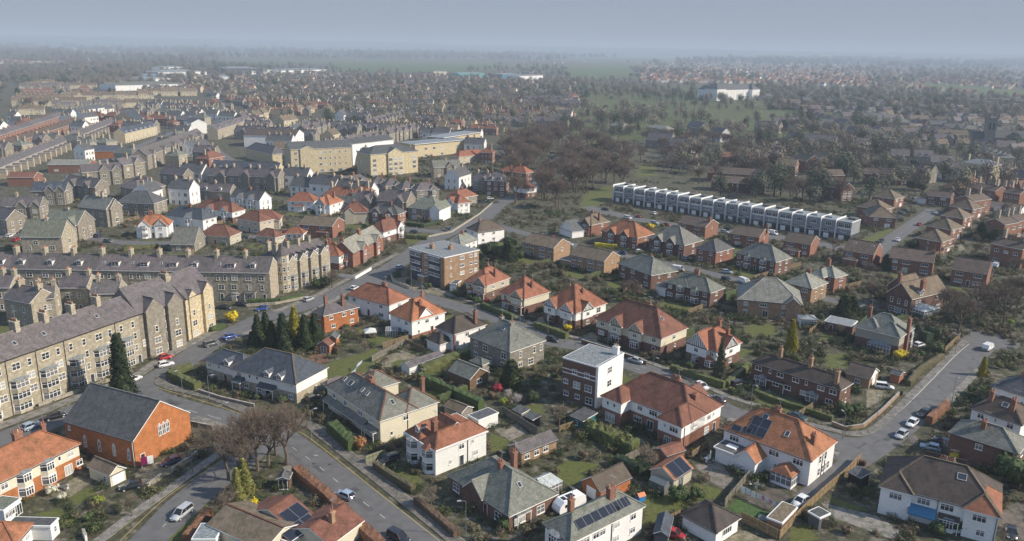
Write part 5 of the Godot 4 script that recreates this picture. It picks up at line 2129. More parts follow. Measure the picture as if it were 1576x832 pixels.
	dashes(get_node("side_road"),"edge_line",[-64.55,-115.5,-62.85,-127.3,-60.74,-134,-59.09,-138,-57.09,-142.8],.022,50,0,.14,"yellowline")
	dashes(get_node("side_road"),"lane_marking",[-59.92,-113.2,-59.01,-121.2,-57.63,-128.3],.022,1.2,5,.14,"line")
	dashes(get_node("right_street"),"edge_line",[72.67,-158.2,77.11,-158.1,81.85,-161.2,90.6,-170.2,100.1,-180.6,112,-194.1,123.6,-207.3,132.6,-216.8],.024,50,0,.2,"line")
	dashes(get_node("tudor_street"),"lane_marking",[32.59,-194.3,34.83,-191.9,39.31,-188],.02,1.6,3.4,.13,"line")
	dashes(get_node("close_road"),"lane_marking",[163.3,-339.9,184.7,-368.6,217.2,-413],.02,1.4,3,.14,"line")
	wear(get_node("main_road"),[10.54,-87.5,-1.91,-101.3,-15.88,-116.8,-28.58,-130.8,-43.78,-147.7,-53.15,-156.1,-65.8,-161.9,-79.46,-168.5,-88.56,-174.3],3.6,16,.027)
	wear(get_node("long_road"),[-113.5,-134.2,-109.7,-143.1,-101.6,-156.2,-96.4,-165.1,-88.94,-176.2,-86.51,-187.5,-83.17,-207.1,-79.59,-217.9,-74.66,-230.4,-65.82,-241.7,-59.8,-253.9,-53.95,-266.4,-47.16,-283.7,-42.41,-302.1,-35.75,-330.9,-26.27,-353.1,-14.89,-378.3,-8.73,-411.8,.06,-441.1,9.66,-470.1,24.33,-545.5,41.4,-643.6,58.32,-769.7],3.8,14,.023)
	wear(get_node("side_road"),[-62.27,-103.4,-59.52,-115.8,-58.56,-125.2,-57.24,-130.8,-55.78,-136.5,-53.52,-142,-52.57,-151.9],3.4,9,.019)
	wear(get_node("tudor_street"),[-55.86,-270.4,-48.34,-270.8,-35.83,-258.2,-20.51,-246.1,-9.96,-236.7,.85,-226.3,11.26,-213.5,19.64,-209.2,30.67,-197.7,38.79,-188.9,50.36,-169.2,57.81,-163.5,65.61,-158.7,70.97,-153.6,77.85,-153.8],3.3,12,.017)
	wear(get_node("right_street"),[68.27,-145.7,77.85,-153.8,90.9,-166.6,104.8,-181.5,123.2,-202.1,133.6,-213.3,139,-219.4],3.3,10,.021)
	pavement([.99,-105,-8.9,-117,-22.76,-133.7,-40.28,-154.4,-44.82,-159.2,-55.88,-162.6,-69.38,-171.7,-82.04,-177.2,-85.82,-180.2,-86.86,-183.3,-84.69,-185.9],2.4,.13,Color(.72,.7,.68),true)
	pavement([-69.96,-161.4,-62.81,-157.6,-56.65,-152.7,-59.16,-143.7,-63.79,-129.5,-66.05,-122.1,-68.05,-114.8,-69.24,-107.1],1.9,.13,Color.WHITE,true)
	pavement([-14.45,-108.5,-21.35,-116.1,-32.04,-127.4,-43.93,-140.6],1.5,.13,Color.WHITE,true)
	pavement([60.86,-167.3,66.9,-163.2,71.24,-160.4,73.69,-158.9,77.55,-159.1,81.36,-161.8,89.39,-170.2,100,-182.2,112,-195.8,123.7,-209.3,132.7,-219.3],1.6,.13,Color(.85,.85,.86),true)
	pavement([124.8,-197.5,114.6,-186.4,101.8,-172.5,97.8,-168.7],1.6,.13,Color.WHITE,true)
	pavement([-34.14,-271.6,-18.97,-253.9,-5.63,-242.2,12.18,-221.7,24.65,-212,34.92,-200.7,44.15,-189.9,52.87,-177.2,58.97,-172.3],1.5,.13,Color.WHITE,true)
	pavement([68.21,-149,54.39,-161.8,49.23,-164.8],1.6,.13,Color.WHITE,true)
	pavement([-114,-149.5,-105.4,-162.8,-100.2,-172.4,-93.7,-183,-92.3,-192,-88.38,-208.9,-85.75,-219.2],2.6,.13,Color.WHITE,true)
	pavement([-77.98,-211.5,-71.16,-224.5,-63.07,-234,-57.32,-250.4,-52.92,-258.7],1.8,.13,Color.WHITE,true)
	pavement([-74.16,-234.7,-65.96,-250.7,-60.68,-266.1,-55.4,-281.5,-50.79,-295.6,-46.1,-310.1],1.8,.13,Color.WHITE,true)
	patch("grass_verge","grass",[-67.26,-117.8,-65.88,-127.3,-64.29,-126.9,-65.42,-118.6],.034,Color(1.25,1.85,.85))
	patch("grass_verge","grass",[-64.4,-130.9,-57.98,-146.7,-56.3,-147.2,-59.43,-138.9,-63.03,-130.3],.034,Color(1.25,1.85,.85))
	patch("grass_verge","grass",[-56.87,-115.7,-54.32,-127.6,-53.35,-125.3,-54.1,-115.8],.034,Color(1.25,1.85,.85))
	patch("lawn","grass",[-23.54,-135.1,-22.46,-141.5,-19.73,-140,-16.42,-136.5,-17.62,-133],.008,Color(1.1,1.3,.9))
	patch("lawn","grass",[9.69,-142.7,12.03,-145.2,18.52,-143.6,15.99,-139.9,11.67,-134.8,9.46,-138.2],.0085,Color(1.25,1.85,.85))
	patch("lawn","grass",[-4.08,-156.3,.43,-152.9,-.99,-148.1,-3.89,-148],.009000000000000001,Color(1.25,1.85,.85))
	patch("lawn","grass",[2.78,-169.9,7.47,-171.1,7.66,-166,4.09,-165.4],.0095,Color(1.1,1.3,.9))
	patch("lawn","grass",[25.37,-132.7,33.39,-132.2,33.12,-129.4,26.21,-122.4,23.57,-123],.008,Color(1.25,1.85,.85))
	patch("lawn","grass",[35.8,-137.3,40.36,-134.8,39.44,-131.8,34.33,-130.6],.0085,Color(1.25,1.85,.85))
	patch("lawn","grass",[59.45,-132.6,62.01,-131.7,65.65,-128.5,61.24,-128.1],.009000000000000001,Color(1.1,1.3,.9))
	patch("lawn","grass",[49.65,-122.7,52.48,-123.8,53.38,-119.2,47.65,-117.6],.0095,Color(1.25,1.85,.85))
	patch("lawn","grass",[-48.24,-193.7,-41.41,-200.7,-37.56,-189,-44.72,-181.7],.008,Color(1.25,1.85,.85))
	patch("lawn","grass",[-23.77,-190.6,-17.18,-198.4,-14.64,-203.6,-18.25,-183.3,-22.56,-183.6],.0085,Color(1.1,1.3,.9))
	patch("lawn","grass",[70.41,-229.1,75.66,-231.2,75.75,-221.3,68.5,-218.9],.009000000000000001,Color(1.25,1.85,.85))
	patch("lawn","grass",[73.59,-228.3,80.39,-232.4,78.18,-221.4,70.51,-217.7],.0095,Color(1.25,1.85,.85))
	patch("lawn","grass",[86.08,-205.6,93.1,-207.8,90.2,-197.1,83.61,-196.1],.008,Color(1.1,1.3,.9))
	patch("lawn","grass",[-80,-128.2,-78.2,-132.1,-75.78,-130.1,-77.5,-125.6],.0085,Color(1.25,1.85,.85))
	patch("lawn","grass",[-83,-123,-79.88,-125,-73.5,-121,-75.74,-118.9],.009000000000000001,Color(1.25,1.85,.85))
	patch("lawn","grass",[43.66,-463.9,62.91,-490.3,57.4,-439.8,41.04,-410.3,35.28,-415.1],.0095,Color(1.1,1.3,.9))
	patch("lawn","grass",[89.98,-574.7,102.1,-571.1,96.3,-529.4,80.48,-519.4],.008,Color(1.25,1.85,.85))
	patch("lawn","grass",[50.97,-220.2,53.64,-222.9,55.18,-220.4,51.1,-215.1],.0085,Color(1.25,1.85,.85))
	patch("lawn","grass",[151.7,-343.4,179.9,-373.4,182.8,-373.6,157.3,-338.4],.009000000000000001,Color(1.1,1.3,.9))
	patch("lawn","grass",[-42.45,-128.5,-40.83,-130.1,-39.66,-129.2,-41.56,-127.3],.0095,Color(1.25,1.85,.85))
	patch("lawn","grass",[-34.26,-123.4,-33.33,-124.1,-31.98,-122.2,-33.26,-121.5],.008,Color(1.25,1.85,.85))
	patch("lawn","grass",[-27.92,-117.4,-26.89,-119.2,-25.15,-116.6,-27.21,-115.7],.0085,Color(1.1,1.3,.9))
	patch("lawn","grass",[-160.7,-319.5,-151.6,-327.4,-143.9,-313.6,-152.1,-306.4],.009000000000000001,Color(1.25,1.85,.85))
	patch("lawn","grass",[-45.63,-194.1,-37.04,-206.3,-32.42,-194.7,-41.57,-182.4],.0095,Color(1.25,1.85,.85))
	patch("lawn","grass",[-47.4,-344.1,-38.03,-347.4,-36.98,-332.2,-44.11,-325.7],.008,Color(1.1,1.3,.9))
	patch("round_lawn","grass",[-25.42,-194.4,-25.59,-193.4,-26.1,-192.5,-26.87,-191.9,-27.82,-191.5,-28.82,-191.5,-29.77,-191.9,-30.54,-192.5,-31.04,-193.4,-31.22,-194.4,-31.04,-195.4,-30.54,-196.2,-29.77,-196.9,-28.82,-197.2,-27.82,-197.2,-26.87,-196.9,-26.1,-196.2,-25.59,-195.4],.03,Color(1.25,1.85,.85))
	patch("green_court","grass",[39.71,-128.4,42.81,-131.7,46.93,-127.2,43.99,-124.1],.03,Color(.6,1.5,.9))
	patch("paved_yard","paving",[-71.94,-137.7,-70.4,-140.5,-65.13,-147.5,-62.65,-148.1,-64.72,-138.1,-66.42,-135.6,-67.3,-131.9,-70.45,-132.5],.012,Color(1.15,.95,.72))
	patch("paved_yard","paving",[-84.2,-129.4,-82.38,-135.8,-78.46,-133.7,-79.87,-128.5,-81.21,-127.4],.012,Color(1.15,.95,.72))
	patch("paved_yard","paving",[-54.87,-198.9,-49.91,-200.9,-47.87,-195.6,-51.07,-193.3],.012,Color(.9,.5,.35))
	patch("paved_yard","paving",[88.32,-182.7,93.7,-182.4,90.8,-177.8,83.67,-171.8],.012,Color(1.15,.95,.72))
	patch("paved_yard","paving",[57.76,-130.7,66.08,-126.9,68.49,-122.7,66.7,-118.8,58.69,-125.6],.012,Color(1.3,1.25,1.15))
	patch("paved_yard","paving",[37.24,-144,43.04,-146.3,43.56,-137.6,40.89,-135,38.45,-138.7],.012,Color(.9,.85,.8))
	patch("paved_yard","paving",[43.71,-133.2,51.27,-136.5,52.98,-131.7,46.71,-128.1],.012,Color(.45,.4,.36))
	patch("paved_yard","paving",[36.81,-118.7,41.09,-121.4,44.41,-118.5,37.95,-116.3],.012,Color(1.15,.95,.72))
	patch("paved_yard","paving",[-36.08,-194.3,-30.58,-204.6,-23.95,-199.2,-25.5,-191.5,-30.48,-192.4,-33.7,-192.2],.012,Color(1.15,.95,.72))
	patch("paved_yard","paving",[-42.89,-274.4,-37.19,-276.4,-22.05,-256.2,-24.58,-254.6,-34.83,-261.7],.012,Color(1.15,.95,.72))
	patch("paved_yard","paving",[18.12,-215.3,23.94,-221.5,26.93,-214.6,20.27,-212],.012,Color(1.15,.95,.72))
	patch("paved_yard","paving",[194.9,-340.2,198.9,-344.3,194.5,-332.9,189.8,-329],.012,Color(1.15,.95,.72))
	patch("paved_yard","paving",[-28.72,-191.4,-18.31,-201.7,-17.28,-199.5,-25.12,-188.4],.012,Color(.5,.42,.42))
	patch("paved_yard","paving",[-31.66,-145.5,-27.52,-146.5,-25.11,-142.3,-28.17,-140.5],.012,Color(.8,.75,.7))
	patch("paved_yard","paving",[-3.34,-157.8,1.6,-161,3.97,-156.6,.27,-152.9],.012,Color(1,.95,.85))
	patch("paved_yard","paving",[88.87,-128.9,96.7,-132.7,88.68,-119.6,85.26,-119.5],.012,Color(.6,.55,.5))
	patch("paved_yard","paving",[6.45,-228.8,11.87,-240.8,15.43,-234.9,9.42,-225.3],.012,Color(1.15,.95,.72))
	patch("park_grass","grass",[334.3,-1132.8,538.6,-1255,361.6,-815.4,258.8,-773.1,268.4,-904.4],.006,Color(.75,.85,.75))
	patch("park_grass","grass",[443.3,-1510.9,616.9,-1441.2,538.6,-1255,334.3,-1132.8],.006,Color(.75,.85,.75))
	patch("park_grass","grass",[70.79,-998.8,364.2,-1236.7,247.1,-830.2,120.8,-750.6,53.23,-740.6],.004,Color(.75,.85,.75))
	patch("park_grass","grass",[119.9,-1948.4,600.7,-1949.6,364.2,-1236.7,70.79,-998.8],.005,Color(.75,.85,.75))
	patch("park_grass","grass",[549.6,-1781.2,969.5,-1550.9,670.5,-1065,372.2,-1197.8],.006,Color(.75,.85,.75))
	patch("park_grass","grass",[79.54,-911.4,126.9,-936.7,81.68,-591.3,51.39,-548.5],.007,Color(.75,.85,.75))
	patch("field","grass",[-902.6,-3960.8,-761.1,-5317.7,-123.1,-4697.7,-61.28,-3361.2,-227.9,-2793.1,-577.2,-2666.9],.03,Color(.7,1,.55))
	patch("field","grass",[-1284.2,-4412.7,-1071,-5251,-761.1,-5317.7,-902.6,-3960.8],.033,Color(1.7,1.35,.9))
	patch("field","grass",[216,-3546.8,599.2,-4543.9,401.7,-2636.3,152.8,-2204.4],.036,Color(.7,1,.55))
	patch("field","grass",[-1794.1,-2854.4,-1739.7,-3169.4,-1464.8,-2685.1,-1506.6,-2393.7],.039,Color(.7,1,.55))
	patch("field","grass",[1221.1,-2453.2,1248.2,-2003.6,1047.5,-1677.5,1028.5,-2062.3],.041999999999999996,Color(.7,1,.55))
	patch("field","grass",[-714,-4802,-159,-5269.8,-117.8,-4495.8,-583.6,-4074.7],.045,Color(1.7,1.35,.9))
	patch("field","grass",[-2299.6,-6678.3,-1359.4,-6696.1,-1151.6,-5516.1,-1932.3,-5495.7],.048,Color(.7,1,.55))
	patch("field","grass",[421.5,-6848.3,1337.5,-6866,1108.3,-5845.1,320,-5823.4],.051000000000000004,Color(1.7,1.35,.9))
	patch("field","grass",[-1676.3,-4802.9,-1037.7,-4811.6,-877.9,-3969.4,-1409.4,-3959.4],.054,Color(.9,1,.7))
	patch("field","grass",[1805.9,-13876.5,2683.9,-13910.5,2048.7,-10751.9,1362.1,-10717.4],.056999999999999995,Color(1.35,1.3,.85))
	patch("field","grass",[-2781.9,-16938.6,-1875.2,-16982.1,-1512.8,-13436.6,-2235.7,-13390.4],.06,Color(.6,.85,.5))
	patch("field","grass",[732,-9953.6,2050.4,-9990.4,1694.7,-8470.3,564.6,-8425.4],.063,Color(.7,1,.55))
	patch("field","grass",[604.3,-7752.6,1708.7,-7776.7,1387.5,-6477.2,457.4,-6448.9],.066,Color(1.7,1.35,.9))
	patch("field","grass",[-5003.7,-8580.3,-3761.7,-8610.7,-3153.2,-7119.1,-4184.9,-7083.8],.069,Color(1.35,1.3,.85))
	patch("field","grass",[1233.9,-10678.3,2661.4,-10721,2109.6,-8678.6,940.8,-8631.1],.07200000000000001,Color(.6,.85,.5))
	patch("field","grass",[49.15,-7951.8,1166.4,-7976.8,896.3,-6367.7,-4.93,-6340.7],.075,Color(.7,1,.55))
	patch("field","grass",[4524.4,-9563.8,5652.4,-9593.7,4842.6,-8281.2,3853.5,-8243.4],.078,Color(1.7,1.35,.9))
	patch("field","grass",[-2439.9,-6486.7,-2052.2,-6493.9,-1708.9,-5363.7,-2031.7,-5355.4],.081,Color(1.35,1.3,.85))
	patch("field","grass",[1144.8,-8809.5,2291.9,-8837.9,1867.4,-7342.7,903.3,-7309.6],.08399999999999999,Color(.6,.85,.5))
	patch("field","grass",[-4774.1,-10678.4,-3825.1,-10707.3,-3362.1,-9315.1,-4190.9,-9278.1],.087,Color(.7,1,.55))
	patch("field","grass",[1611.2,-17939.2,3554.9,-18036.7,2817.2,-14606.3,1225,-14498],.09,Color(1.7,1.35,.9))
	patch("field","grass",[4874.2,-10490.7,6472.2,-10537.2,5394,-8864.4,4028.6,-8808.6],.093,Color(.9,1,.7))
	patch("field","grass",[-3285.9,-6141.2,-2403,-6156.6,-1872.2,-4722.2,-2554.9,-4706.8],.096,Color(1.35,1.3,.85))
	patch("field","grass",[-3168.9,-11295.8,-2589.9,-11314.3,-2040.2,-8829.7,-2495.5,-8810.5],.099,Color(.6,.85,.5))
	patch("field","grass",[-3097,-12181.5,-2055.7,-12217.5,-1731.7,-10082.8,-2596.8,-10041.3],.10200000000000001,Color(.7,1,.55))
	patch("field","grass",[-45.82,-4445.2,476.8,-4451.8,399.1,-3893.4,-62.73,-3884.9],.105,Color(1.7,1.35,.9))
	patch("field","grass",[-4514.9,-7373.8,-3934.2,-7386,-3318.6,-6189.9,-3807.7,-6175.3],.108,Color(.6,.85,.5))
	patch("field","grass",[1025.4,-14400.8,2643.2,-14466.1,2119.6,-11885.2,775.6,-11810.6],.111,Color(.7,1,.55))
	patch("field","grass",[1828.6,-10284.8,2614.7,-10307.4,2128,-8485.7,1472.9,-8459.7],.114,Color(1.7,1.35,.9))
	patch("field","grass",[378.9,-5279.3,830.2,-5286,657.1,-4270.5,288.3,-4263.1],.117,Color(.9,1,.7))
	patch("field","grass",[-1748.2,-6414.4,-1206.8,-6424.3,-1040.4,-5438.1,-1502.6,-5426.1],.12,Color(1.35,1.3,.85))
	patch("field","grass",[-1226.8,-6489.1,-396.3,-6504.4,-374.8,-5675.1,-1105.8,-5655.5],.123,Color(.6,.85,.5))
	rng.seed = 77
	make_protos()
	house("brick_hall","orange brick hall with a dark slate roof and lancet windows beside the road",-78.78,-149.8,-.427,"plain",{"e":5.6,"r":"gx","p":38,"rm":"grey","lod":0,"oh":.2,"vg":.15,"fc":"white","win":{"f":"7s/29a 50a 71a 92a","r":"45a 52a 59a/ 12d"},"ex":[["pipe",0,"f",.985,"white"]],"w":19.59,"d":14.06,"wa":"orangebrick"})
	mark("the brick hall")
	house("semi_detached_house","red roofed brick semi with two white double bays, beside the hall",-90.3,-132.7,1.154,"hip",{"e":5.2,"p":40,"rm":"orange","wl":"orangebrick","wu":"cream","ws":2.9,"lod":0,"win":{"f":"75s 89c 11c/84f 98c","r":"50s/"},"ex":[["bay",0,"f",.6,2.9,2,"f",1],["bay",0,"f",.33,2.9,2,"f",1]],"ch":[[.5,-1.2,10.22,1.6,.8,"brick",4],[6.85,-3.2,8.6,.8,.7,"brick",2]],"w":16.7,"d":8.4})
	mark("the red bay semi")
	house("garage","cream garage with brown tiled gable roof and white up-and-over door",-76.18,-135.1,1.055,"garage",{"e":2.3,"r":"gz","p":38,"rm":"tan","lod":0,"win":{"f":"50g","l":"75q"},"w":3.11,"d":6.35,"wa":"cream"},"garage")
	mark("the cream garage")
	house("flat_roofed_extension","low extension with grey green flat roof and white framed windows",-87.57,-121.7,1.413,"block",{"e":2.6,"rm":"mossy","lod":0,"fc":"white","win":{"f":"20c 45c 78f"},"w":3.83,"d":3.7,"wa":"white"},"extension")
	house("garage","long flat roofed garage with white end wall near the hedge",-79.3,-116.5,1.552,"block",{"e":2.5,"rm":"grey","lod":0,"win":{"f":"50q"},"w":2.26,"d":7.2,"wa":"white"},"garage")
	house("bungalow","red tiled bungalow corner at the lower edge beside white garage",-82.9,-112.6,1.656,"hip",{"e":2.7,"p":38,"rm":"orange","lod":0,"win":{"f":"30c 70c"},"ch":[[-2,0,6.4,.8,.7,"brick",2]],"w":5.24,"d":8.2,"wa":"white"})
	house("cottage_row","white rendered terrace over stone ground floor with dark slate hipped roof",-55.69,-178.7,-.451,"hip",{"e":4.9,"p":36,"rm":"blue","gc":"tan","wl":"stone","wu":"white","ws":2.5,"lod":0,"fc":"white","win":{"f":"11c 28s 40s 93s/22c 43c 91c","r":"60s"},"ex":[["dorm",0,"f",.57,0,1.5,1.15,"g"],["dorm",0,"f",.76,0,1.5,1.15,"g"],["lean",0,"f",.44,.7,1.6,2.5,.8],["bay",0,"f",.53,2.4,1,"f",.9],["lean",0,"f",.06,.2,1.8,2.5,.9]],"w":19.64,"d":11.11})
	mark("the white cottages")
	house("cottage_row","lower white cottage wing with slate roof at the street end",-68.31,-183.5,-.508,"hip",{"e":4.6,"p":34,"rm":"blue","wl":"stone","wu":"white","ws":2.4,"lod":0,"win":{"f":"10c 35s/12c 51d","r":"/"},"ex":[["dorm",0,"f",.59,0,1.6,1.2,"g"]],"w":13.14,"d":6.2})
	house("semi_detached_house","cream rendered pair under one broad grey slate hipped roof",-30.83,-161.9,-.851,"hip",{"e":5.3,"p":37,"rm":"slate","gc":"rust","lod":0,"win":{"f":"14c 36c 64w 84c/16n 34N 59N 80N","r":"70c/30s"},"bl":[[7.52,-6.1,7.4,8,5.3,"h",37],[-7.62,-6.1,7.2,7.6,4.9,"h",35]],"ex":[["lean",0,"f",.02,.78,1.7,2.7,.9],["lean",0,"f",.8,.97,1.5,2.6,.6],["sky",0,"f",.16,.62,.9,1.2],["sky",0,"f",.28,.6,1.5,1.5],["sky",0,"f",.5,.62,.8,1.2],["sky",0,"f",.6,.6,.8,1.2],["sky",0,"r",.5,.55,.9,1.3],["pipe",0,"r",.75]],"ch":[[0,-.2,9.99,2.2,1.1,"brick",6],[7.52,-8.7,10.2,.9,.8,"brick",2]],"w":22.45,"d":9,"wa":"cream"})
	mark("the cream pair")
	house("detached_house","white house with red hipped roof and two bays facing the road",-12.73,-146.1,-.838,"hip",{"e":5.2,"p":40,"rm":"red","lod":0,"oh":.4,"win":{"r":"50c 72s/28s 50d 78c","f":"/52d"},"r":"f","rl":1,"bl":[[2.6,0,4.7,12.73,5.26,"h",42],[-2.65,.9,4.6,10.55,5.24,"h",42],[0,-.6,5,6,5.22,"gx",42]],"ex":[["bay",0,"f",.25,2.9,2,"f",1.1],["bay",0,"f",.77,2.9,2,"h",1.1],["pipe",0,"r",.62],["dorm",2,"f",.6,.35,1.2,1.3,"g"]],"ch":[[.3,3.2,9,1.2,.9,"brick",2]],"w":9.89,"d":12.75,"wa":"white"})
	mark("the white bay house")
	house("bungalow","dark brick bungalow with grey green slate roof and front gable",-1.16,-130.3,-.862,"brickhip",{"e":2.9,"p":36,"rm":"slate","lod":0,"win":{"f":"11N 29n 48N 62d 83N","r":"22T 66N"},"ex":[["sky",0,"r",.45,.6,.8,1.1],["lean",0,"r",.12,.42,.8,2.6,.3],["cons",0,"b",.3,4,4.5,2.4,"glass"]],"ch":[[.2,.6,8,1,.9,"brick",2],[-2,-4.5,7.4,1,.9,"brick",2]],"w":17.05,"d":11.03,"bl":[[-1.02,3.01,5,6.02,2.9,"gz",42]],"wa":"dkbrick"})
	mark("the slate bungalow")
	house("detached_house","white house with grey slate roof carrying a row of solar panels",14.55,-117.3,-.885,"hip",{"e":5.2,"p":35,"rm":"slate","lod":0,"win":{"r":"18w 33c 42c 62c 86c/20c 40d 62c 86c","f":"70c/70c"},"ex":[["bay",0,"f",.45,3.2,2,"f",.9],["solar",0,"r",.5,.5,7,1,1.7,1.7],["solar",0,"r",.72,.5,2,1,1.7,1.7],["pipe",0,"r",.55]],"ch":[[-1,4.75,9.6,.8,.9,"brick",2],[.2,-3.35,9.4,1,1.4,"brick",3]],"w":6.2,"d":16.7,"wa":"white"})
	mark("the solar panel house")
	house("bungalow","brown tiled bungalow wing with solar panels behind the copper hedge",-38.95,-120.1,1.052,"hip",{"e":2.7,"p":22,"r":"gx","rm":"rust","lod":0,"win":{"f":"30f 70f","r":"50c"},"bl":[[-4.7,-1,8,13,2.9,"gz",20,{"rm":"tan"}],[1.5,9.2,8,8.2,2.72,"gx",22],[-2,5.2,6,4,2.5,"f",20]],"ex":[["solar",0,"f",.5,.42,2,1,2.2,2.9],["solar",3,"f",.7,.5,2,1,2.2,2.9],["solar",3,"f",.36,.5,2,1,2.2,2.9],["sky",0,"f",.1,.1,1.6,2.6]],"ch":[[1.2,10.6,6,.8,.8,"brownbrick",2]],"w":5,"d":10.2,"wa":"cream"})
	mark("the copper hedge bungalow")
	house("summer_house","small open fronted timber summer house among the shrubs",-42.06,-133.3,.031,"shed",{"e":2.2,"r":"gz","p":24,"rm":"grey","lod":0,"win":{"f":"50j"},"w":2.2,"d":2.2,"wa":"timber"},"summer house")
	mark("the timber summerhouse")
	house("apartment_block","dark brick house with flat grey roof and white rendered side",19.71,-176.8,-.653,"block",{"e":10,"rm":"lead","lod":0,"oh":.1,"fc":"white","win":{"f":"35c 70c/10c 42N 75N/12c 45c 78N","r1":"45N/45N/","b":"30c 70c/30c 70c/30c 70c","l":"50c/50c/50c"},"bl":[[4.58,0,.6,11.53,10.06,"f",0,{"rm":"lead","wa":"white"}]],"ex":[["band",0,6.6,"white"],["band",0,7.6,"white"]],"ch":[[3.84,-3.74,12.4,1.4,.9,"white",3,9.5]],"w":9.68,"d":11.49,"wa":"dkbrick"})
	mark("the flat roofed block")
	house("large_house","large red tiled house, white above brick, with two hipped wings",34.68,-163.5,-.782,"hip",{"e":5.4,"p":38,"rm":"rust","wl":"brick","wu":"white","ws":2.9,"lod":0,"win":{"f1":"30s 65s/45x","f2":"30s 68w/45f","f":"38c 55w/36w 52j","r":"15c 60c 75s/55N 80d"},"bl":[[-7.8,6.01,5.2,6.6,5.4,"h",38],[7.5,4.81,5.8,9,5.41,"h",38],[3.2,-6.41,4,4,5.39,"gz",45]],"ex":[["pipe",2,"r",.12]],"ch":[[1.8,-1,10.8,2,1,"brick",6],[-6.2,.6,9.2,1,.8,"brick",2],[7.5,.3,9.2,.9,.9,"brick",2]],"w":20.8,"d":12.02})
	mark("the red winged house")
	house("outbuilding","long low brick outbuilding with purple grey tiled roof by the lawn",4.87,-147.6,.686,"garage",{"e":2.4,"p":28,"rm":"purple","lod":0,"win":{"f":"15c 42c 68c"},"w":9.34,"d":4,"wa":"brownbrick"},"outbuilding")
	mark("the garden outbuilding")
	house("garage","brick garage with mottled stone tile gable roof behind solar house",18.39,-133.6,.695,"garage",{"e":2.4,"p":38,"rm":"brown","lod":0,"win":{"f":"","l":"50g"},"ex":[],"w":7.99,"d":4.8,"wa":"orangebrick"},"garage")
	mark("the stone tiled garage")
	house("outbuilding","small garden room with one solar panel on an orange tiled roof",31.34,-137.7,.797,"garage",{"e":2.5,"p":30,"rm":"orange","lod":0,"win":{"f":"40f","l":""},"ex":[["solar",0,"f",.5,.5,2,1,2.5,3.2]],"w":6.22,"d":5.2,"wa":"beige"},"outbuilding")
	mark("the solar garden room")
	house("garage","red tiled lean garage roof beside the winged house",32.53,-145.9,.558,"garage",{"e":2.3,"p":24,"rm":"rust","lod":0,"w":4.74,"d":3.7,"wa":"brick"},"garage")
	house("bungalow","white walled garage with brown pyramid roof beside the green court",35.06,-121.5,-.839,"hip",{"e":2.6,"p":34,"rm":"dkbrown","lod":0,"win":{"r":"50M","f":"","l":"","b":""},"w":6.79,"d":6.58,"wa":"white"},"garage")
	mark("the brown pyramid roof")
	house("garage","grey gabled garage with dark roof at the lower edge",26.42,-118.9,-.311,"garage",{"e":2.4,"r":"gz","p":30,"rm":"blue","lod":0,"w":2.27,"d":5.7,"wa":"grey"},"garage")
	house("garage","white flat roofed garage with dark felt roof behind white house",-5.76,-159.7,-.813,"block",{"e":2.6,"rm":"grey","wl":"cream","wu":"white","lod":0,"win":{"l":""},"w":3.31,"d":5.67},"garage")
	mark("the white flat garage")
	house("shed","low slate roofed shed beside the white flat garage",-11.54,-164.2,-.687,"shed",{"e":2.3,"rm":"tan","lod":0,"w":5.2,"d":3.7,"wa":"greystone"},"shed")
	house("shed","dark teal timber shed with flat felt roof in the garden",16.29,-161.1,-.797,"shed",{"e":2.2,"r":"lz","p":6,"rm":"grey","lod":0,"win":{"f":"50q"},"w":3.7,"d":4.59,"wa":"teal"},"shed")
	mark("the teal shed")
	house("semi_detached_house","white semi with orange hipped roof and blue solar panels",54.65,-146.8,-.767,"hip",{"e":5.4,"p":38,"rm":"orange","lod":0,"win":{"f":"13w 38c 60w 87w/10j 41c 65c","r":"40n 62n/40n 55n 66n 78n"},"bl":[[-1.83,7.8,4.2,4.4,3,"gz",40],[-6.05,7.6,5,4,2.9,"f",0,{"rm":"grey"}]],"ex":[["solar",0,"f",.13,.16,1,1,1.9,1.4],["solar",0,"f",.25,.2,1,1,1.9,1.4],["solar",0,"f",.35,.42,2,2,1.9,2.1],["sky",0,"f",.36,.75,1.2,1.4],["sky",0,"f",.66,.5,.9,1.3],["cons",0,"f",.79,4.2,3.6,2.5,"orange"],["box",2,-6.05,3.35,7.6,2.2,.25,1.6,"white","roof_lantern"],["pipe",0,"r",.5],["pipe",0,"r",.62]],"ch":[[-1,-.3,11,1.3,.9,"brick",4],[7.57,1.6,9,.8,.8,"brick",2]],"w":18.34,"d":11.2,"wa":"white"})
	mark("the white solar semi")
	house("semi_detached_house","white semi with brown hipped roofs and a blue awning, lower corner",78.12,-128.6,-.539,"hip",{"e":5.3,"p":38,"rm":"dkbrown","gc":"tan","lod":0,"win":{"f1":"50w/","f2":"45w/55c","f":"38w 58w/","r":"40c 70c/40c 70d"},"bl":[[-6.65,2.11,5,8.8,5.3,"h",38],[6.65,2.11,5,8.8,5.31,"h",38,{"rm":"red"}]],"ex":[["awn",0,"f",.38,4.4,2,3.3,"awning"],["lean",0,"f",.52,.7,1.4,2.5,.5],["bay",0,"f",.61,3,1,"f",1],["sky",0,"f",.66,.7,1.5,1.3],["pipe",0,"f",.5],["pipe",2,"f",.95],["box",0,0,8.2,-4.51,7,2,.1,"dkbrown","dormer_back"]],"ch":[[.4,-.6,10.2,2.4,.9,"dkbrick",6]],"w":18.31,"d":11.41,"wa":"white"})
	mark("the awning semi")
	house("detached_house","red brick house with grey hipped slate roof and one small window",97.8,-147.9,-.78,"brickhip",{"e":5.3,"p":33,"lod":0,"win":{"f":"45c/","r":"50T/50T"},"ch":[[-1,1.2,8.9,.9,.9,"brick",2]],"w":12.08,"d":7.7,"wa":"dkbrick"})
	mark("the plain brick house")
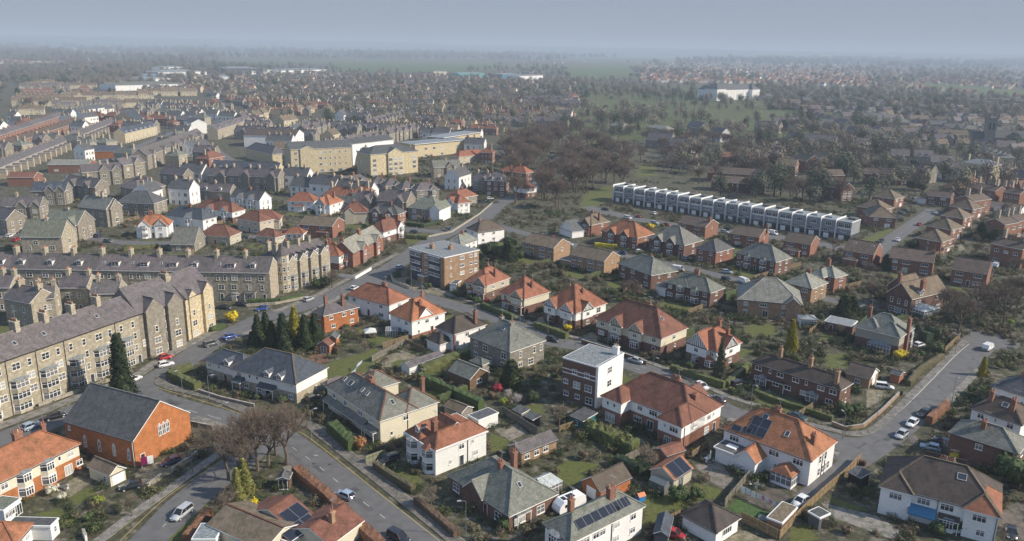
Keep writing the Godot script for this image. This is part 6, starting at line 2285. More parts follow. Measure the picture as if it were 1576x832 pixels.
	house("detached_house","brown roofed house with two tall chimneys behind plain brick house",108.2,-160.1,-.917,"hip",{"e":5.2,"p":36,"rm":"brown","lod":0,"ch":[[-2.5,1.5,9.6,.9,.9,"brick",2],[2.2,2.2,9.6,.9,.9,"brick",2]],"ex":[["sky",0,"f",.55,.65,1.3,1.2]],"w":9.92,"d":8.2,"wa":"white"})
	mark("the two chimney house")
	house("detached_house","grey slate hipped house at the street corner, upper of three",120.1,-173.3,-.939,"brickhip",{"e":5,"p":35,"rm":"grey","lod":0,"ch":[[0,0,9.2,.9,.9,"brick",2]],"w":9.17,"d":8.2,"wa":"white"})
	mark("the corner slate house")
	house("brick_row","long brick row with brown roof and white framed windows, three porches",70.61,-180.5,-.81,"modern",{"e":5.2,"r":"h","p":33,"rm":"dkbrown","lod":0,"oh":.4,"win":{"f":"8m 22s 34m 52m 64s 80m 93m/8m 30m 44m 62m 76d 90m","r":"50s/30s 60s"},"ex":[["lean",0,"f",.2,.42,1.2,2.5,.3],["cons",0,"f",.14,2.2,1.2,2.4,"lead"],["cons",0,"f",.72,2.2,1.2,2.4,"lead"]],"ch":[[-5.65,0,9.8,.9,.9,"brownbrick",3],[2.26,0,9.8,.9,.9,"brownbrick",3],[9.8,1.94,9.2,.9,.9,"brownbrick",2]],"w":22.61,"d":5.88,"wa":"dkbrick"})
	mark("the long brick row")
	house("garage","small brown roofed garage with white gable end near the row",89.09,-187.6,-.704,"garage",{"e":2.5,"p":28,"rm":"brown","wl":"brownbrick","wu":"white","ws":2.3,"lod":0,"win":{"f":"50c","r":"50g"},"w":5.59,"d":7.07},"garage")
	mark("the gabled garage")
	house("shed","red timber shed with dark felt roof beside the garden path",98.4,-188.6,-.775,"shed",{"e":2.1,"p":20,"rm":"grey","lod":0,"w":2.22,"d":3.27,"wa":"clay"},"shed")
	mark("the red shed")
	house("detached_house","grey and brick house with twin hipped slate wings and front conservatory",106.3,-214.3,-.755,"brickhip",{"e":5.4,"p":38,"rm":"slate","wl":"dkbrick","wu":"pebble","ws":2.8,"lod":0,"win":{"f":"22w 73w/12w","r":"75N/75N"},"bl":[[-2.79,2.89,6.4,5.78,5.4,"h",40],[2.59,2.99,6.8,5.98,5.41,"h",40]],"ex":[["cons",0,"f",.6,6,2.4,2.4,"lead"],["bay",0,"r",.78,2.6,2,"f",.8]],"ch":[[-4.99,-1,10.2,1,.8,"brick",2],[6.34,.6,9.8,.8,1.3,"brick",3,0]],"w":11.99,"d":9.55})
	mark("the twin hipped house")
	house("detached_house","brown brick house with pale slate roof and arched porch",82.5,-244.2,-.26,"brickhip",{"e":5.2,"p":36,"rm":"pale","lod":0,"win":{"f":"12c 40w 75w/12c 44j 75w","r":"50c/"},"ch":[[-4,0,9.5,1.1,.8,"brick",3]],"w":18.78,"d":15.24,"bl":[[6.76,4.11,4,8.22,5.2,"gz",40]],"wa":"brownbrick"})
	mark("the arched porch house")
	house("detached_house","square brick house with pale slate pyramid roof between gardens",99.7,-259.3,-.821,"brickhip",{"e":5.2,"p":34,"rm":"pale","lod":0,"win":{"f":"25w 75w/20w 75s","r":"30c 70c/30s 70f"},"ch":[[0,-1,9.6,1.4,.8,"brick",4]],"w":9.53,"d":10.76,"wa":"brownbrick"})
	mark("the slate pyramid house")
	house("detached_house","brick house with pale hipped slate roof and cross wing, mid gardens",112.6,-270.9,-.927,"brickhip",{"e":5.2,"p":36,"rm":"pale","lod":0,"win":{"r":"55w/55c","f":"30c 70c/30c 70c"},"bl":[[-1.48,2,5,9,5.2,"h",36]],"ch":[[-1.5,0,10.2,1.4,.9,"brick",4]],"w":7.41,"d":7.45,"wa":"brick"})
	mark("the cross winged house")
	house("semi_detached_house","slate hipped semi with white double bays beside the lane",96.3,-296.1,-.861,"brickhip",{"e":5.2,"p":38,"rm":"slate","gc":"pale","lod":0,"win":{"f":"8c 50s 92c/8c 50d 92c","r":"30c 70c/30c 70c"},"ex":[["bay",0,"f",.3,2.8,2,"h",.9],["bay",0,"f",.7,2.8,2,"h",.9]],"ch":[[-1,0,10.2,1.4,.9,"brick",4]],"w":17.08,"d":10.81})
	mark("the lane bay semi")
	house("detached_house","modern brick house with plain brown gable roof and front wing",120.1,-322.6,-.635,"modern",{"lod":0,"bl":[[-1,7.64,6,3.4,2.6,"h",25]],"win":{"f":"25M 78m/25d 80m","r":"/","f1":"60m"},"w":10.9,"d":12.07})
	mark("the brown gable house")
	house("detached_house","brown roofed house with two small roof windows near the lane end",139.3,-307.6,-.687,"modern",{"lod":0,"p":30,"ex":[["sky",0,"f",.25,.7,1,1],["sky",0,"f",.85,.7,1,1]],"win":{"f":"20M 72M/20m 75m","r":"/"},"bl":[[-2,7.68,5,3.4,2.7,"h",22]],"w":11.37,"d":12.16})
	mark("the twin skylight house")
	house("brick_row","brown roofed brick pair facing the cul-de-sac gardens",153.9,-297.3,-.527,"modern",{"lod":0,"p":26,"win":{"f":"15m 40M 82M/15m 40f 82M","r":"/"},"ch":[[6.96,1,9,.8,1,"brick",2]],"w":15.12,"d":12.16})
	mark("the brown roofed pair")
	house("brick_row","long brown roofed brick house with wide dormer windows behind trees",168,-281.2,-.638,"modern",{"lod":0,"p":30,"win":{"f":"22M 75M/22M 50d 75M","r":"/"},"w":11.22,"d":12.19})
	mark("the dormer brick row")
	house("large_house","tall gothic brick house with steep front gable and tall windows",131.8,-248,-1.029,"tudor",{"e":6,"r":"gz","p":44,"rm":"tan","wl":"dkbrick","wu":"dkbrick","ws":0,"lod":0,"win":{"f":"20n 50n 80n/25N 50N 75N","r":"15n 24n 75w/20w 80w"},"bl":[[-6.13,-2.82,6.5,9,6,"gz",46]],"ex":[["cons",0,"r",.28,8,4,2.8,"glass"],["dorm",0,"r",.28,.1,1.6,1.5,"g"]],"ch":[[3.73,3.76,11.5,1.1,1.6,"brick",5],[-5.13,2.5,11,1,1,"brick",3]],"w":8.27,"d":18.78})
	mark("the gothic gable house")
	house("detached_house","cream Tudor gabled house at the upper end of the street",4.33,-243.3,-.782,"tudor",{"rm":"red","wl":"dkbrick","wu":"cream","ws":2.75,"lod":0,"win":{"f":"18c/14N","r":"/","f1":"50c/50c"},"ex":[["bay",0,"f",.2,2.6,1,"h",.9],["lean",0,"f",.35,.98,1.2,2.7,.5],["tim",1,"f",.6,0]],"ch":[[-1.5,-1,9.8,1,.8,"brick",3],[3,.2,9.4,.8,.8,"brick",2]],"w":10.24,"d":11.41,"bl":[[2.25,3.25,4.6,6.51,5.2,"gz",42]]})
	mark("the upper Tudor house")
	house("semi_detached_house","white Tudor house with twin timbered front gables and red roof",19.44,-232.4,-.783,"tudor",{"rm":"red","wl":"dkbrick","wu":"white","ws":2.75,"lod":0,"win":{"r":"75N/75N","f":"/","f1":"50c/50c","f2":"50c/50c","r3":"50c/50c"},"ex":[["bay",0,"f",.25,2.8,1,"f",1.5],["bay",0,"f",.75,2.8,1,"f",1.5],["tim",1,"f",.6,0],["tim",2,"f",.6,0],["tim",3,"r",.6,0]],"ch":[[-2.4,0,10.4,1,.9,"brick",3],[2.4,-.5,10,1,.9,"brick",3]],"w":12.91,"d":14.05,"bl":[[-3.23,3.96,4.4,7.93,5.2,"gz",45],[3.23,3.96,4.4,7.93,5.21,"gz",45],[3.48,2.11,6.95,4.6,5.21,"gx",43]]})
	mark("the twin gabled Tudor")
	house("semi_detached_house","long Tudor pair with two timbered gables and rusty red hipped roof",37.01,-214.9,-.783,"tudor",{"rm":"rust","wl":"dkbrick","wu":"cream","ws":2.75,"lod":0,"win":{"f":"10c 90c/9w 90d","r":"50c/55s","f1":"50c/50c","f2":"50c/50c"},"ex":[["bay",1,"f",.5,2.9,1,"f",.7],["bay",2,"f",.5,2.9,1,"f",.7],["sky",0,"r",.4,.6,.9,1.2],["tim",1,"f",.6,0],["tim",2,"f",.6,0]],"ch":[[1,-1.6,11,1.8,.9,"brick",6]],"w":22.45,"d":12.43,"bl":[[-3.82,3.56,4.3,7.12,5.2,"gz",46],[3.14,3.56,4.3,7.12,5.21,"gz",46]]})
	mark("the long Tudor pair")
	house("detached_house","Tudor house with tall timbered gable behind the tall spruce",54.57,-200.2,-.852,"tudor",{"rm":"red","wl":"dkbrick","wu":"white","ws":2.75,"lod":0,"win":{"f":"84c/80N","r":"/","f1":"50c/50c","r2":"50c/50c"},"ex":[["bay",0,"f",.3,3,1,"f",1.3],["bay",0,"f",.78,2.8,1,"h",.9],["tim",1,"f",.6,0],["tim",2,"r",.6,0]],"ch":[[-.5,-1.8,11.2,1.2,.8,"brick",4],[3,-1,9.8,.8,.8,"brick",2]],"w":8.63,"d":10.91,"bl":[[-1.55,3.03,6.4,6.06,5.2,"gz",47],[2.36,-.55,4.71,5.2,5.21,"gx",44]]})
	mark("the spruce Tudor")
	house("detached_house","red tiled Tudor gabled house next to the brick flats",-8.05,-257,-.643,"tudor",{"rm":"red","wl":"dkbrick","wu":"beige","ws":2.75,"lod":0,"win":{"f":"20c/18N","r":"30c 70c/30s","f1":"50c/50c"},"ex":[["bay",0,"f",.25,2.4,1,"h",.8],["lean",0,"f",.45,.98,1.2,2.6,.5],["tim",1,"f",.6,0]],"ch":[[-1,-1,10,1,.8,"brick",3],[3,0,9.4,.8,.8,"brick",2]],"w":8.68,"d":12.45,"bl":[[1.74,3.51,4.8,7.02,5.2,"gz",44]]})
	mark("the flats side Tudor")
	house("apartment_block","four storey brick flats with flat roof and dark panels under windows",-24.28,-274.9,-.772,"block",{"e":10.9,"lod":0,"oh":.2,"fc":"white","win":{"f1":"27M 73M/27M 73M/27M 73M/","f2":"27M 73M/27M 73M/27M 73M/","f":"48c/48c/48c/46d","r":"18s 50w 76c 90c/18s 50w 76c 90c/18s 50w 76c 90c/90c","b":"15w 40w 60w 85w/15w 40w 60w 85w/15w 40w 60w 85w/50d","l":"30w 70w/30w 70w/30w 70w/30w"},"bl":[[-5.9,8.11,6,.3,10.4,"f",0,{"wa":"blue"}],[4.3,8.11,6,.3,10.4,"f",0,{"wa":"blue"}],[-1,8.86,3.4,2,2.7,"f",0]],"ex":[],"ch":[[-3,3,12.6,1.6,1.2,"brownbrick",3,10.9],[2.5,-1,12.6,1.4,1.4,"brownbrick",3,10.9]],"w":19,"d":16.12,"wa":"brownbrick"})
	mark("the brick flats")
	house("garage","flat roofed garage with white door against the brick flats",-19.27,-261.7,-.278,"block",{"e":2.5,"rm":"grey","lod":0,"win":{"f":"50g"},"w":2.2,"d":4.7,"wa":"brownbrick"},"garage")
	house("detached_house","white house with orange red hipped roof by the street corner",-41.42,-236.1,-.6,"hip",{"rm":"red","lod":0,"p":38,"win":{"f":"15c 50s 80c/15w 50d 80w","r":"50c/50c"},"ch":[[2.2,-.6,9.8,1.6,.9,"brick",4]],"w":17.38,"d":8.67})
	mark("the corner white house")
	house("detached_house","white house with bright orange hipped roof and tall chimneys",-27.42,-221,-.77,"hip",{"rm":"orange","lod":0,"p":40,"wu":"white","wl":"brick","ws":1,"win":{"f":"40c 75c/40w 75w","r":"20s 45c 75c/20s 60d"},"ch":[[2.2,.8,9.6,.9,.9,"brick",2],[-1.5,-3,10.4,1,.9,"brick",3]],"bl":[[3.03,1,4,4.5,5.6,"gx",44]],"w":10.05,"d":12.26})
	mark("the orange roofed house")
	house("detached_house","white house with dark brown hipped roof and brick quoins",-13.89,-210.1,-.78,"hip",{"rm":"dkbrown","lod":0,"p":40,"win":{"f":"20c/","r":"40c 80s/30s 65d 80c"},"bl":[[-.74,7.34,5.4,4.4,2.7,"h",38]],"ex":[["box",0,3.68,2.6,5.74,.5,5.2,.5,"brick","quoins"]],"ch":[[3,-2.5,9.8,.9,.9,"brick",3]],"w":7.35,"d":11.49})
	mark("the dark roofed house")
	house("detached_house","red brick house with dark slate hipped roof by the conifers",-51.59,-222.8,-.768,"brickhip",{"rm":"purple","lod":0,"p":34,"win":{"f":"50c/50c","r":"20c 58c 82c/25c 80c"},"ch":[[-2.4,2,9.2,.9,.8,"brick",2],[1.2,-1.5,9.6,.9,.8,"brick",2]],"w":5.12,"d":11.75,"wa":"orangebrick"})
	mark("the conifer brick house")
	house("large_house","large grey stone house with green grey slate hipped roof",-1.03,-199.1,-.794,"stonehip",{"rm":"slate","lod":0,"e":5.8,"p":36,"win":{"f":"15c 40N 85N/15c 50N 85N","r":"30n 70n 90n/30c 60N"},"ch":[[2,.3,11,1,1.4,"greystone",3],[-3,-.8,11,1,1,"greystone",3]],"ex":[["sky",0,"f",.55,.7,.9,1]],"w":15.36,"d":12.64,"wa":"greystone"})
	mark("the big slate house")
	house("outbuilding","old slate roofed workshop with board gable in the green garden",-10.32,-183.3,-.759,"garage",{"e":2.8,"p":32,"rm":"slate","lod":0,"win":{"r":"50m"},"w":7.55,"d":6.31,"wa":"timber"},"outbuilding")
	mark("the slate workshop")
	house("outbuilding","small slate roofed shed behind the slate workshop",-7.74,-190.6,-.722,"garage",{"e":2.5,"p":32,"r":"h","rm":"slate","lod":0,"w":4.11,"d":2.8,"wa":"greystone"},"outbuilding")
	house("outbuilding","long brown lean-to roof beside the dark roofed house",-22.76,-192.4,.819,"garage",{"e":2.2,"p":18,"rm":"purple","lod":0,"w":11.43,"d":3.2,"wa":"white"},"outbuilding")
	house("porch","red timber and white arched porch on the brick forecourt",-49.96,-201.5,-.312,"garage",{"e":2.5,"p":35,"r":"gz","rm":"rust","lod":0,"win":{"f":"50j"},"w":3.53,"d":2.2,"wa":"clay"},"porch")
	mark("the arched porch")
	house("semi_detached_house","red brick pair with grey slate roof and two front gables",-60.25,-302.4,1.329,"villa",{"e":5.6,"rm":"pale","sill":false,"lod":0,"p":42,"win":{"r":"50c/50c","f":"/52d","f1":"50N/50N","f2":"50N/50N"},"ch":[[0,.4,11.4,1.6,1,"brick",5],[-13.87,0,11,.9,1.2,"brick",4]],"w":28.74,"d":8.7,"bl":[[-5.75,2.77,4.2,5.55,5.6,"gz",46],[6.9,2.77,4.2,5.55,5.61,"gz",46]],"wa":"brick"})
	mark("the red gabled pair")
	house("detached_house","white house with red tiled hip roof and white garden wall",-67.2,-290.6,1.263,"hip",{"rm":"red","lod":0,"wl":"brick","wu":"white","ws":2.4,"win":{"f":"25c 75c/20w"},"ex":[["lean",0,"f",.3,.98,1.6,2.7,.6]],"ch":[[-1.5,-2,9.8,1,.9,"brick",3],[2.5,-3.4,9.6,.9,.9,"brick",2]],"w":9.76,"d":9.7})
	mark("the white walled house")
	house("detached_house","brown roofed brick house with white gable bay by the junction",-54.14,-334,1.089,"tudor",{"rm":"rust","wu":"white","wl":"dkbrick","lod":0,"win":{"f":"25c/25N","r":"50c/50c"},"ch":[[-.5,0,10.4,1,1,"brick",4]],"w":14.94,"d":7.7,"bl":[[4.18,2.33,4.2,4.65,5.2,"gz",46]],"ex":[["bay",1,"f",.5,2.6,2,"f"]]})
	mark("the junction house")
	house("detached_house","white rendered house with brown roof beside the park trees",-11.68,-335.2,.625,"hip",{"rm":"brown","lod":0,"win":{"f":"20c 60c/20c 60c","r":"25N 75N/25N 75N"},"ch":[[-3,0,9.6,1,.9,"brick",3]],"w":13.58,"d":8.63})
	mark("the park edge house")
	house("bungalow","low grey slate house beside the park edge house",-20.64,-319.5,1.013,"brickhip",{"e":3.4,"rm":"pale","lod":0,"ch":[[0,0,7.6,.9,.9,"brick",2]],"w":11.48,"d":6.7,"wa":"white"})
	house("brick_row","sixties brick terrace with brown gable roof, nearer the park trees",13.81,-310.8,-.694,"modern",{"p":27,"rm":"tan","lod":0,"win":{"f":"12m 30m 62M 88m/12m 30d 62M 85d","r":"50c/"},"w":15.28,"d":11.07,"wa":"brownbrick"})
	mark("the upper sixties terrace")
	house("brick_row","sixties brick terrace with brown gable roof, lower along the lane",31.22,-291.6,-.677,"modern",{"p":27,"rm":"tan","lod":0,"win":{"f":"12m 30m 62M 88m/12m 30d 62M 85d","r":"50s/"},"bl":[[-9.64,2,5,7,2.7,"f",0,{"rm":"tan"}]],"w":15.28,"d":10.84,"wa":"brownbrick"})
	mark("the lower sixties terrace")
	house("detached_house","Tudor gabled brick house with brown roof, first in the lane",36.66,-352.8,-.815,"tudor",{"rm":"tan","lod":0,"win":{"f1":"50c/","r":"60c/60c"},"ex":[["bay",1,"f",.5,2.8,2,"f",.9],["bay",0,"f",.15,1.6,1,"f",.6],["tim",1,"f",.6,0]],"ch":[[-2,-1,9.8,1,.8,"brick",3],[3,0,9.6,1,.8,"brick",3]],"w":7.71,"d":12.18,"bl":[[.77,3.54,5,7.09,5.2,"gz",46]],"wa":"brick"})
	mark("the first lane Tudor")
	house("outbuilding","white gabled outbuilding with grey roof beside the first lane Tudor",26.31,-348.1,-1.046,"garage",{"e":2.8,"p":38,"r":"gz","rm":"grey","lod":0,"w":10.2,"d":6.2,"wa":"white"},"outbuilding")
	house("semi_detached_house","brick pair with bright orange roof and twin Tudor gables",49.23,-332.6,-.773,"tudor",{"rm":"orange","lod":0,"p":38,"win":{"f":"92c/8d 92d","r":"50c/50c"},"ch":[[-1,-1,10.6,1.6,1,"brick",5]],"w":18.54,"d":12.1,"bl":[[-3.71,3.48,4,6.95,5.2,"gz",46],[2.97,3.48,4,6.95,5.21,"gz",46]],"ex":[["tim",1,"f",.6,0],["bay",1,"f",.5,2.6,2,"f"],["tim",2,"f",.6,0],["bay",2,"f",.5,2.6,2,"f"]],"wa":"brick"})
	mark("the orange Tudor pair")
	house("semi_detached_house","dark brick pair with grey slate roof and twin Tudor gables",67.46,-320.9,-.777,"tudor",{"rm":"slate","gc":"pale","lod":0,"p":38,"win":{"f":"92c/8d 92d","r":"50c/50c"},"ch":[[0,-1,10.6,1.6,1,"brick",5]],"w":16.93,"d":13.86,"bl":[[-3.72,3.92,4,7.83,5.2,"gz",46],[2.37,3.92,4,7.83,5.21,"gz",46]],"ex":[["tim",1,"f",.6,0],["bay",1,"f",.5,2.6,2,"f"],["tim",2,"f",.6,0],["bay",2,"f",.5,2.6,2,"f"]],"wa":"dkbrick"})
	mark("the slate Tudor pair")
	house("detached_house","small brick house with grey brown pyramid roof in the lane",80.17,-306.7,-.851,"brickhip",{"rm":"grey","lod":0,"p":36,"win":{"f":"25c 75c/25w 70d","r":"30c 70c/30s"},"ch":[],"w":9.22,"d":11.47,"wa":"brick"})
	mark("the lane pyramid house")
	house("detached_house","modern brick gable house with brown roof behind the slate Tudor",84.08,-353.9,-.738,"modern",{"lod":0,"ch":[[6.54,1.6,9,.8,1.2,"brick",2]],"w":13.87,"d":11.92,"wa":"brick"})
	mark("the back brown gable")
	house("detached_house","modern brick gable house with brown roof by the car park",102.2,-334.6,-.638,"modern",{"lod":0,"ch":[[6.3,-2,9.4,.9,.9,"brick",2]],"w":12.19,"d":11.94,"wa":"brick"})
	mark("the car park gable")
	house("semi_detached_house","low slate hipped brick semi on the near side of the lane",48.53,-276,-1.017,"brickhip",{"rm":"slate","lod":0,"p":34,"win":{"f":"15c 45w 85c/15w 45d 85w","r":"30s 70c/30c 70c"},"ch":[[1,-.6,9.8,1.4,.9,"brick",4]],"w":17.97,"d":11.77})
	mark("the near lane semi")
	house("semi_detached_house","brick semi half roofed in black slate, half in pale slate",60.91,-254.4,-.763,"brickhip",{"rm":"slate","gc":"pale","lod":0,"p":36,"win":{"f":"10c 88c/10w 50d 88w","r":"45c/40w"},"bl":[[-3.9,-.02,7.19,8.3,5.23,"h",36,{"rm":"blue","wa":"dkbrick"}],[-10.39,1,4.4,6,3,"h",30,{"rm":"grey","wa":"white"}]],"ex":[["bay",0,"f",.33,2.8,2,"f",.9],["bay",0,"f",.66,2.8,2,"h",.9]],"ch":[[0,-.8,10.2,1.6,1,"brick",5]],"w":16.78,"d":8.6})
	mark("the two toned semi")
	terrace("town_house","white finned town house, %s from the park end","of the flat roofed row",55.25,-433.7,149.5,-344.4,19,10,"block",{"e":8.4,"rm":"lead","wl":"dkgrey","wu":"lead","ws":2.7,"oh":.05,"win":{"f":"32x 74x/50M/40g"},"ex":[["box",0,-3.25,4.7,.5,.26,9.4,11.2,"white","fin_wall"],["box",0,1.2,9,-2,3.4,1.1,4,"grey","roof_room"],["box",0,.2,5.4,5,6.2,.5,.12,"white","spandrel"]],"alt":{"win":{"f":"50x/26x 74c/40g"},"ex":[["box",0,-3.25,4.7,.5,.26,9.4,11.2,"white","fin_wall"],["box",0,.2,5,5.05,6.2,1.1,.12,"lead","spandrel"],["box",0,-1.2,8.9,1,3,.9,3,"lead","roof_room"]]}},"flat roofed modern town houses",false)
	terrace("terraced_house","stone terraced house with white bays, %s from the gabled end","of the front terrace",-115.7,-148.5,-95.7,-193.3,7,11,"terr",{"e":13,"p":33,"lod":0,"fc":"tan","sh":3.15,"win":{"f":"22n 72n/78n/78n/86d","b":"30n 70n/30n 70n/30n 70n/30n 70d"},"ex":[["bay",0,"f",.36,3.9,3,"f",1.2],["band",0,9.4,"stone"]],"ch":[[-3.6,-.3,19,1.1,2.2,"stone",6,14]],"alt":{"win":{"f":"30N 75n/74N/76N/24d"},"ex":[["bay",0,"f",.34,4.3,3,"f",1],["band",0,9.4,"stone"],["sky",0,"f",.6,.5,.9,1.2],["pipe",0,"f",.98]]}},"stone houses of the front terrace",true)
	house("terraced_house","tall gabled stone building at the end of the front terrace",-98.4,-203.3,1.08,"terr",{"e":12.6,"p":42,"r":"gx","lod":0,"fc":"purple","sh":3.1,"win":{"f":"55q/55n/8n 55d/55n","r":"30n 70n/30n 70n/50n/50n","f1":"50n/50N/50N","f2":"50n/50N/50N"},"ch":[[6.61,.3,19.5,1.1,2.4,"stone",6,14]],"w":14.02,"d":12.2,"bl":[[-2.52,3.55,5.4,7.1,12.6,"gz",46],[3.93,3.55,4.8,7.1,12.61,"gz",46]],"wa":"dkstone"})
	mark("the gabled end terrace")
	house("terraced_house","pale ashlar house with twin dormer gables beside the hedge",-94.3,-216.7,1.307,"terr",{"e":12,"p":42,"r":"gx","lod":0,"fc":"purple","sh":3,"win":{"f":"/25n/25d/","r":"30n 70n/30n 70n/50n/50n","f1":"50n/50N/50N","f2":"50n/50N/50N"},"ch":[[-5.6,.3,18,1,2,"stone",5,13]],"w":12.41,"d":12.2,"bl":[[-3.47,3.25,3,6.5,12,"gz",46],[2.73,3.5,4.2,7,12.01,"gz",46]],"wa":"ashlar"})
	mark("the pale ashlar house")
	terrace("terraced_house","stone terraced house with dormer, %s from the turret","of the long row",-189.8,-246.1,-77.87,-245.9,12,10,"terr",{"e":9.4,"p":36,"rm":"purple","win":{"f":"25N 70N/28n 72n/30T 78d"},"ex":[["dorm",0,"f",.4,.25,1.5,1.5,"g"],["lean",0,"f",.1,.5,1.1,3,.4]],"ch":[[-4.4,-.2,15.4,.9,2.2,"stone",5,11]],"alt":{"win":{"f":"20n 45n 78N/30N 74N/78T 30d"},"ex":[["dorm",0,"f",.65,.25,2.4,1.4,"f"],["sky",0,"f",.2,.5,.8,1],["bay",0,"f",.75,2.6,1,"f",.9]]}},"stone houses of the long row",true)
	house("corner_house","stone corner house with octagonal turret facing the junction",-80.45,-261.4,-.282,"terr",{"e":9.6,"p":36,"lod":0,"r":"h","win":{"f":"20N 60n/20N 60n/20N 60n","r":"30n 70n/30n 70n/30n 70n"},"ex":[["bay",0,"f",.2,3,2,"f",.9],["tur",0,5.01,3.5,2.1,13,3.6]],"ch":[[-3,-1,15.5,1,2,"stone",5,11]],"w":10.83,"d":8.2})
	mark("the turret house")
	terrace("terraced_house","stone house with tall front gable, %s from the turret","in gabled row",-75.29,-257.4,-65.03,-274.8,4,10,"terr",{"e":9.6,"p":36,"lod":0,"win":{"f":"70n/70N/72d","r":"30n 70n/30n 70n/30n 70n"},"bl":[[-1,3,3.6,6,9.62,"gz",46]],"ex":[["bay",1,"f",.5,2.8,2,"f",.9],["dorm",0,"f",.8,.1,1.2,1.4,"g"]],"ch":[[-2.6,-.3,15.6,1,2,"stone",5,11]]},"gabled stone houses by the junction",false)
	house("rear_wing","slate roofed rear wing with skylight behind the front terrace",-141.4,-222.8,-.397,"smallterr",{"e":7.5,"p":36,"win":{"f":"30n 70n/30n 70n","r":"50n/50n"},"ch":[[-3.42,0,12.5,1,1.8,"stone",5,9],[4.56,0,12.2,1,1.6,"stone",4,9]],"w":11.4,"d":8.2},"house wing")
	house("rear_wing","second slate roofed rear wing with twin dormers behind the front terrace",-137.8,-225,.345,"smallterr",{"e":7.5,"p":36,"win":{"f":"30n 70n/30n 70n","r":"50n/50n"},"ch":[[-1.64,0,12.5,1,1.8,"stone",5,9],[2.19,0,12.2,1,1.6,"stone",4,9]],"w":5.47,"d":8.2},"house wing")
	house("rear_wing","long slate roofed rear range with two stone chimneys between the terraces",-134.5,-236.7,.056,"smallterr",{"e":7.5,"p":36,"win":{"f":"30n 70n/30n 70n","r":"50n/50n"},"ch":[[-2.6,0,12.5,1,1.8,"stone",5,9],[3.47,0,12.2,1,1.6,"stone",4,9]],"w":8.66,"d":8.2},"house wing")
	house("rear_wing","stone rear wing close to the gabled end terrace",-122.5,-231.1,.16,"smallterr",{"e":7.5,"p":36,"win":{"f":"30n 70n/30n 70n","r":"50n/50n"},"ch":[[-2.44,0,12.5,1,1.8,"stone",5,9],[3.25,0,12.2,1,1.6,"stone",4,9]],"w":8.12,"d":8.2},"house wing")
	house("rear_wing","rear wing with red chimney pots at the picture edge",-155.3,-235.6,.056,"smallterr",{"e":7.5,"p":36,"win":{"f":"30n 70n/30n 70n","r":"50n/50n"},"ch":[[-1.41,0,12.5,1,1.8,"stone",5,9],[1.89,0,12.2,1,1.6,"stone",4,9]],"w":4.72,"d":8.2},"house wing")
	house("stone_villa","stone villa with greenish slate roof and lit gable end",-182.7,-305.3,.055,"villa",{"rm":"mossy","e":7,"ch":[[0,0,13.4,1.2,1.4,"stone",5,8]],"win":{"f":"35N/75N 20n/50d","r":"50N/50N"},"w":15.28,"d":11.73,"wa":"stone"})
	mark("the green slate villa")
	house("stone_villa","stone villa with steep gable behind the green slate villa",-186.5,-327.6,-.158,"villa",{"rm":"mossy","wl":"dkstone","e":7,"ch":[[0,0,13,1.2,1.2,"stone",4,8]],"w":15.49,"d":10.67,"bl":[[4.65,3.17,5,6.34,7,"gz",48]],"win":{"f1":"50n/50N"}})
	mark("the steep gabled villa")
	house("stone_villa","tall gabled stone villa with twin chimneys in the middle of the gardens",-187.6,-356,-.337,"villa",{"e":8,"rm":"slate","ch":[[-2,0,14.6,1.2,1.2,"stone",4,9],[2,0,14.6,1.2,1.2,"stone",4,9]],"w":15.86,"d":9.08,"bl":[[4.46,0,8.93,6,8,"gx",50]],"win":{"r1":"50n/50N/50N"}})
	mark("the twin chimney villa")
	house("stone_villa","dark stone villa with paired front gables near the parked cars",-235.5,-401.8,.094,"villa",{"e":7,"rm":"blue","ch":[[-3,0,12.8,1.1,1.2,"stone",4,8]],"w":16.42,"d":8.2,"bl":[[.82,2.5,4.6,5,7,"gz",48],[5.75,2.5,4.2,5,7.01,"gz",48]],"win":{"f1":"50N/50N","f2":"50N/50N"}})
	mark("the paired gable villa")
	house("stone_villa","purple roofed stone villa with balcony scaffold",-227.2,-419.3,-.455,"villa",{"e":7,"ch":[[2,0,12.8,1.1,1.2,"stone",4,8]],"w":25.16,"d":8.2,"bl":[[-5.03,2.5,4.6,5,7,"gz",48],[6.29,2.5,4.2,5,7.01,"gz",48]],"win":{"f1":"50N/50N","f2":"50n/50N"}})
	mark("the balcony villa")
	house("stone_villa","stone villa pair with twin dark gables at the picture edge",-226.5,-363.3,.085,"villa",{"e":6.6,"ch":[[-3,0,12.4,1.1,1.2,"stone",4,8]],"w":17,"d":8.2,"bl":[[.34,2.5,4.2,5,6.6,"gz",48],[6.46,2.5,4.2,5,6.61,"gz",48]],"win":{"f1":"50N/50N","f2":"50N/50N"}})
	mark("the edge villa")
	house("stone_villa","small stone gable house at the far edge of the gardens",-218.4,-337,-.538,"villa",{"e":6.6,"w":13.21,"d":8.2})
	house("stone_villa","double gabled stone villa in the centre of the old row",-240.4,-461.6,.588,"villa",{"e":8,"ch":[[0,0,14,1.1,1.3,"stone",5,9],[4,0,14,1.1,1.3,"stone",5,9]],"w":20.57,"d":8.2,"bl":[[1.03,2.5,4.8,5,8,"gz",50],[7.41,2.5,4.6,5,8.01,"gz",50]],"win":{"f1":"50N/50N","f2":"50N/50N"}})
	mark("the double gabled villa")
	house("stone_villa","tall stone villa with wide chimney beside the double gabled villa",-238,-491.1,1.264,"villa",{"e":8,"ch":[[-2,0,14.6,1,2.6,"stone",6,9]],"w":18.05,"d":8.2,"bl":[[1.81,2.5,5,5,8,"gz",50]],"win":{"f1":"50N/50N"}})
	mark("the wide chimney villa")
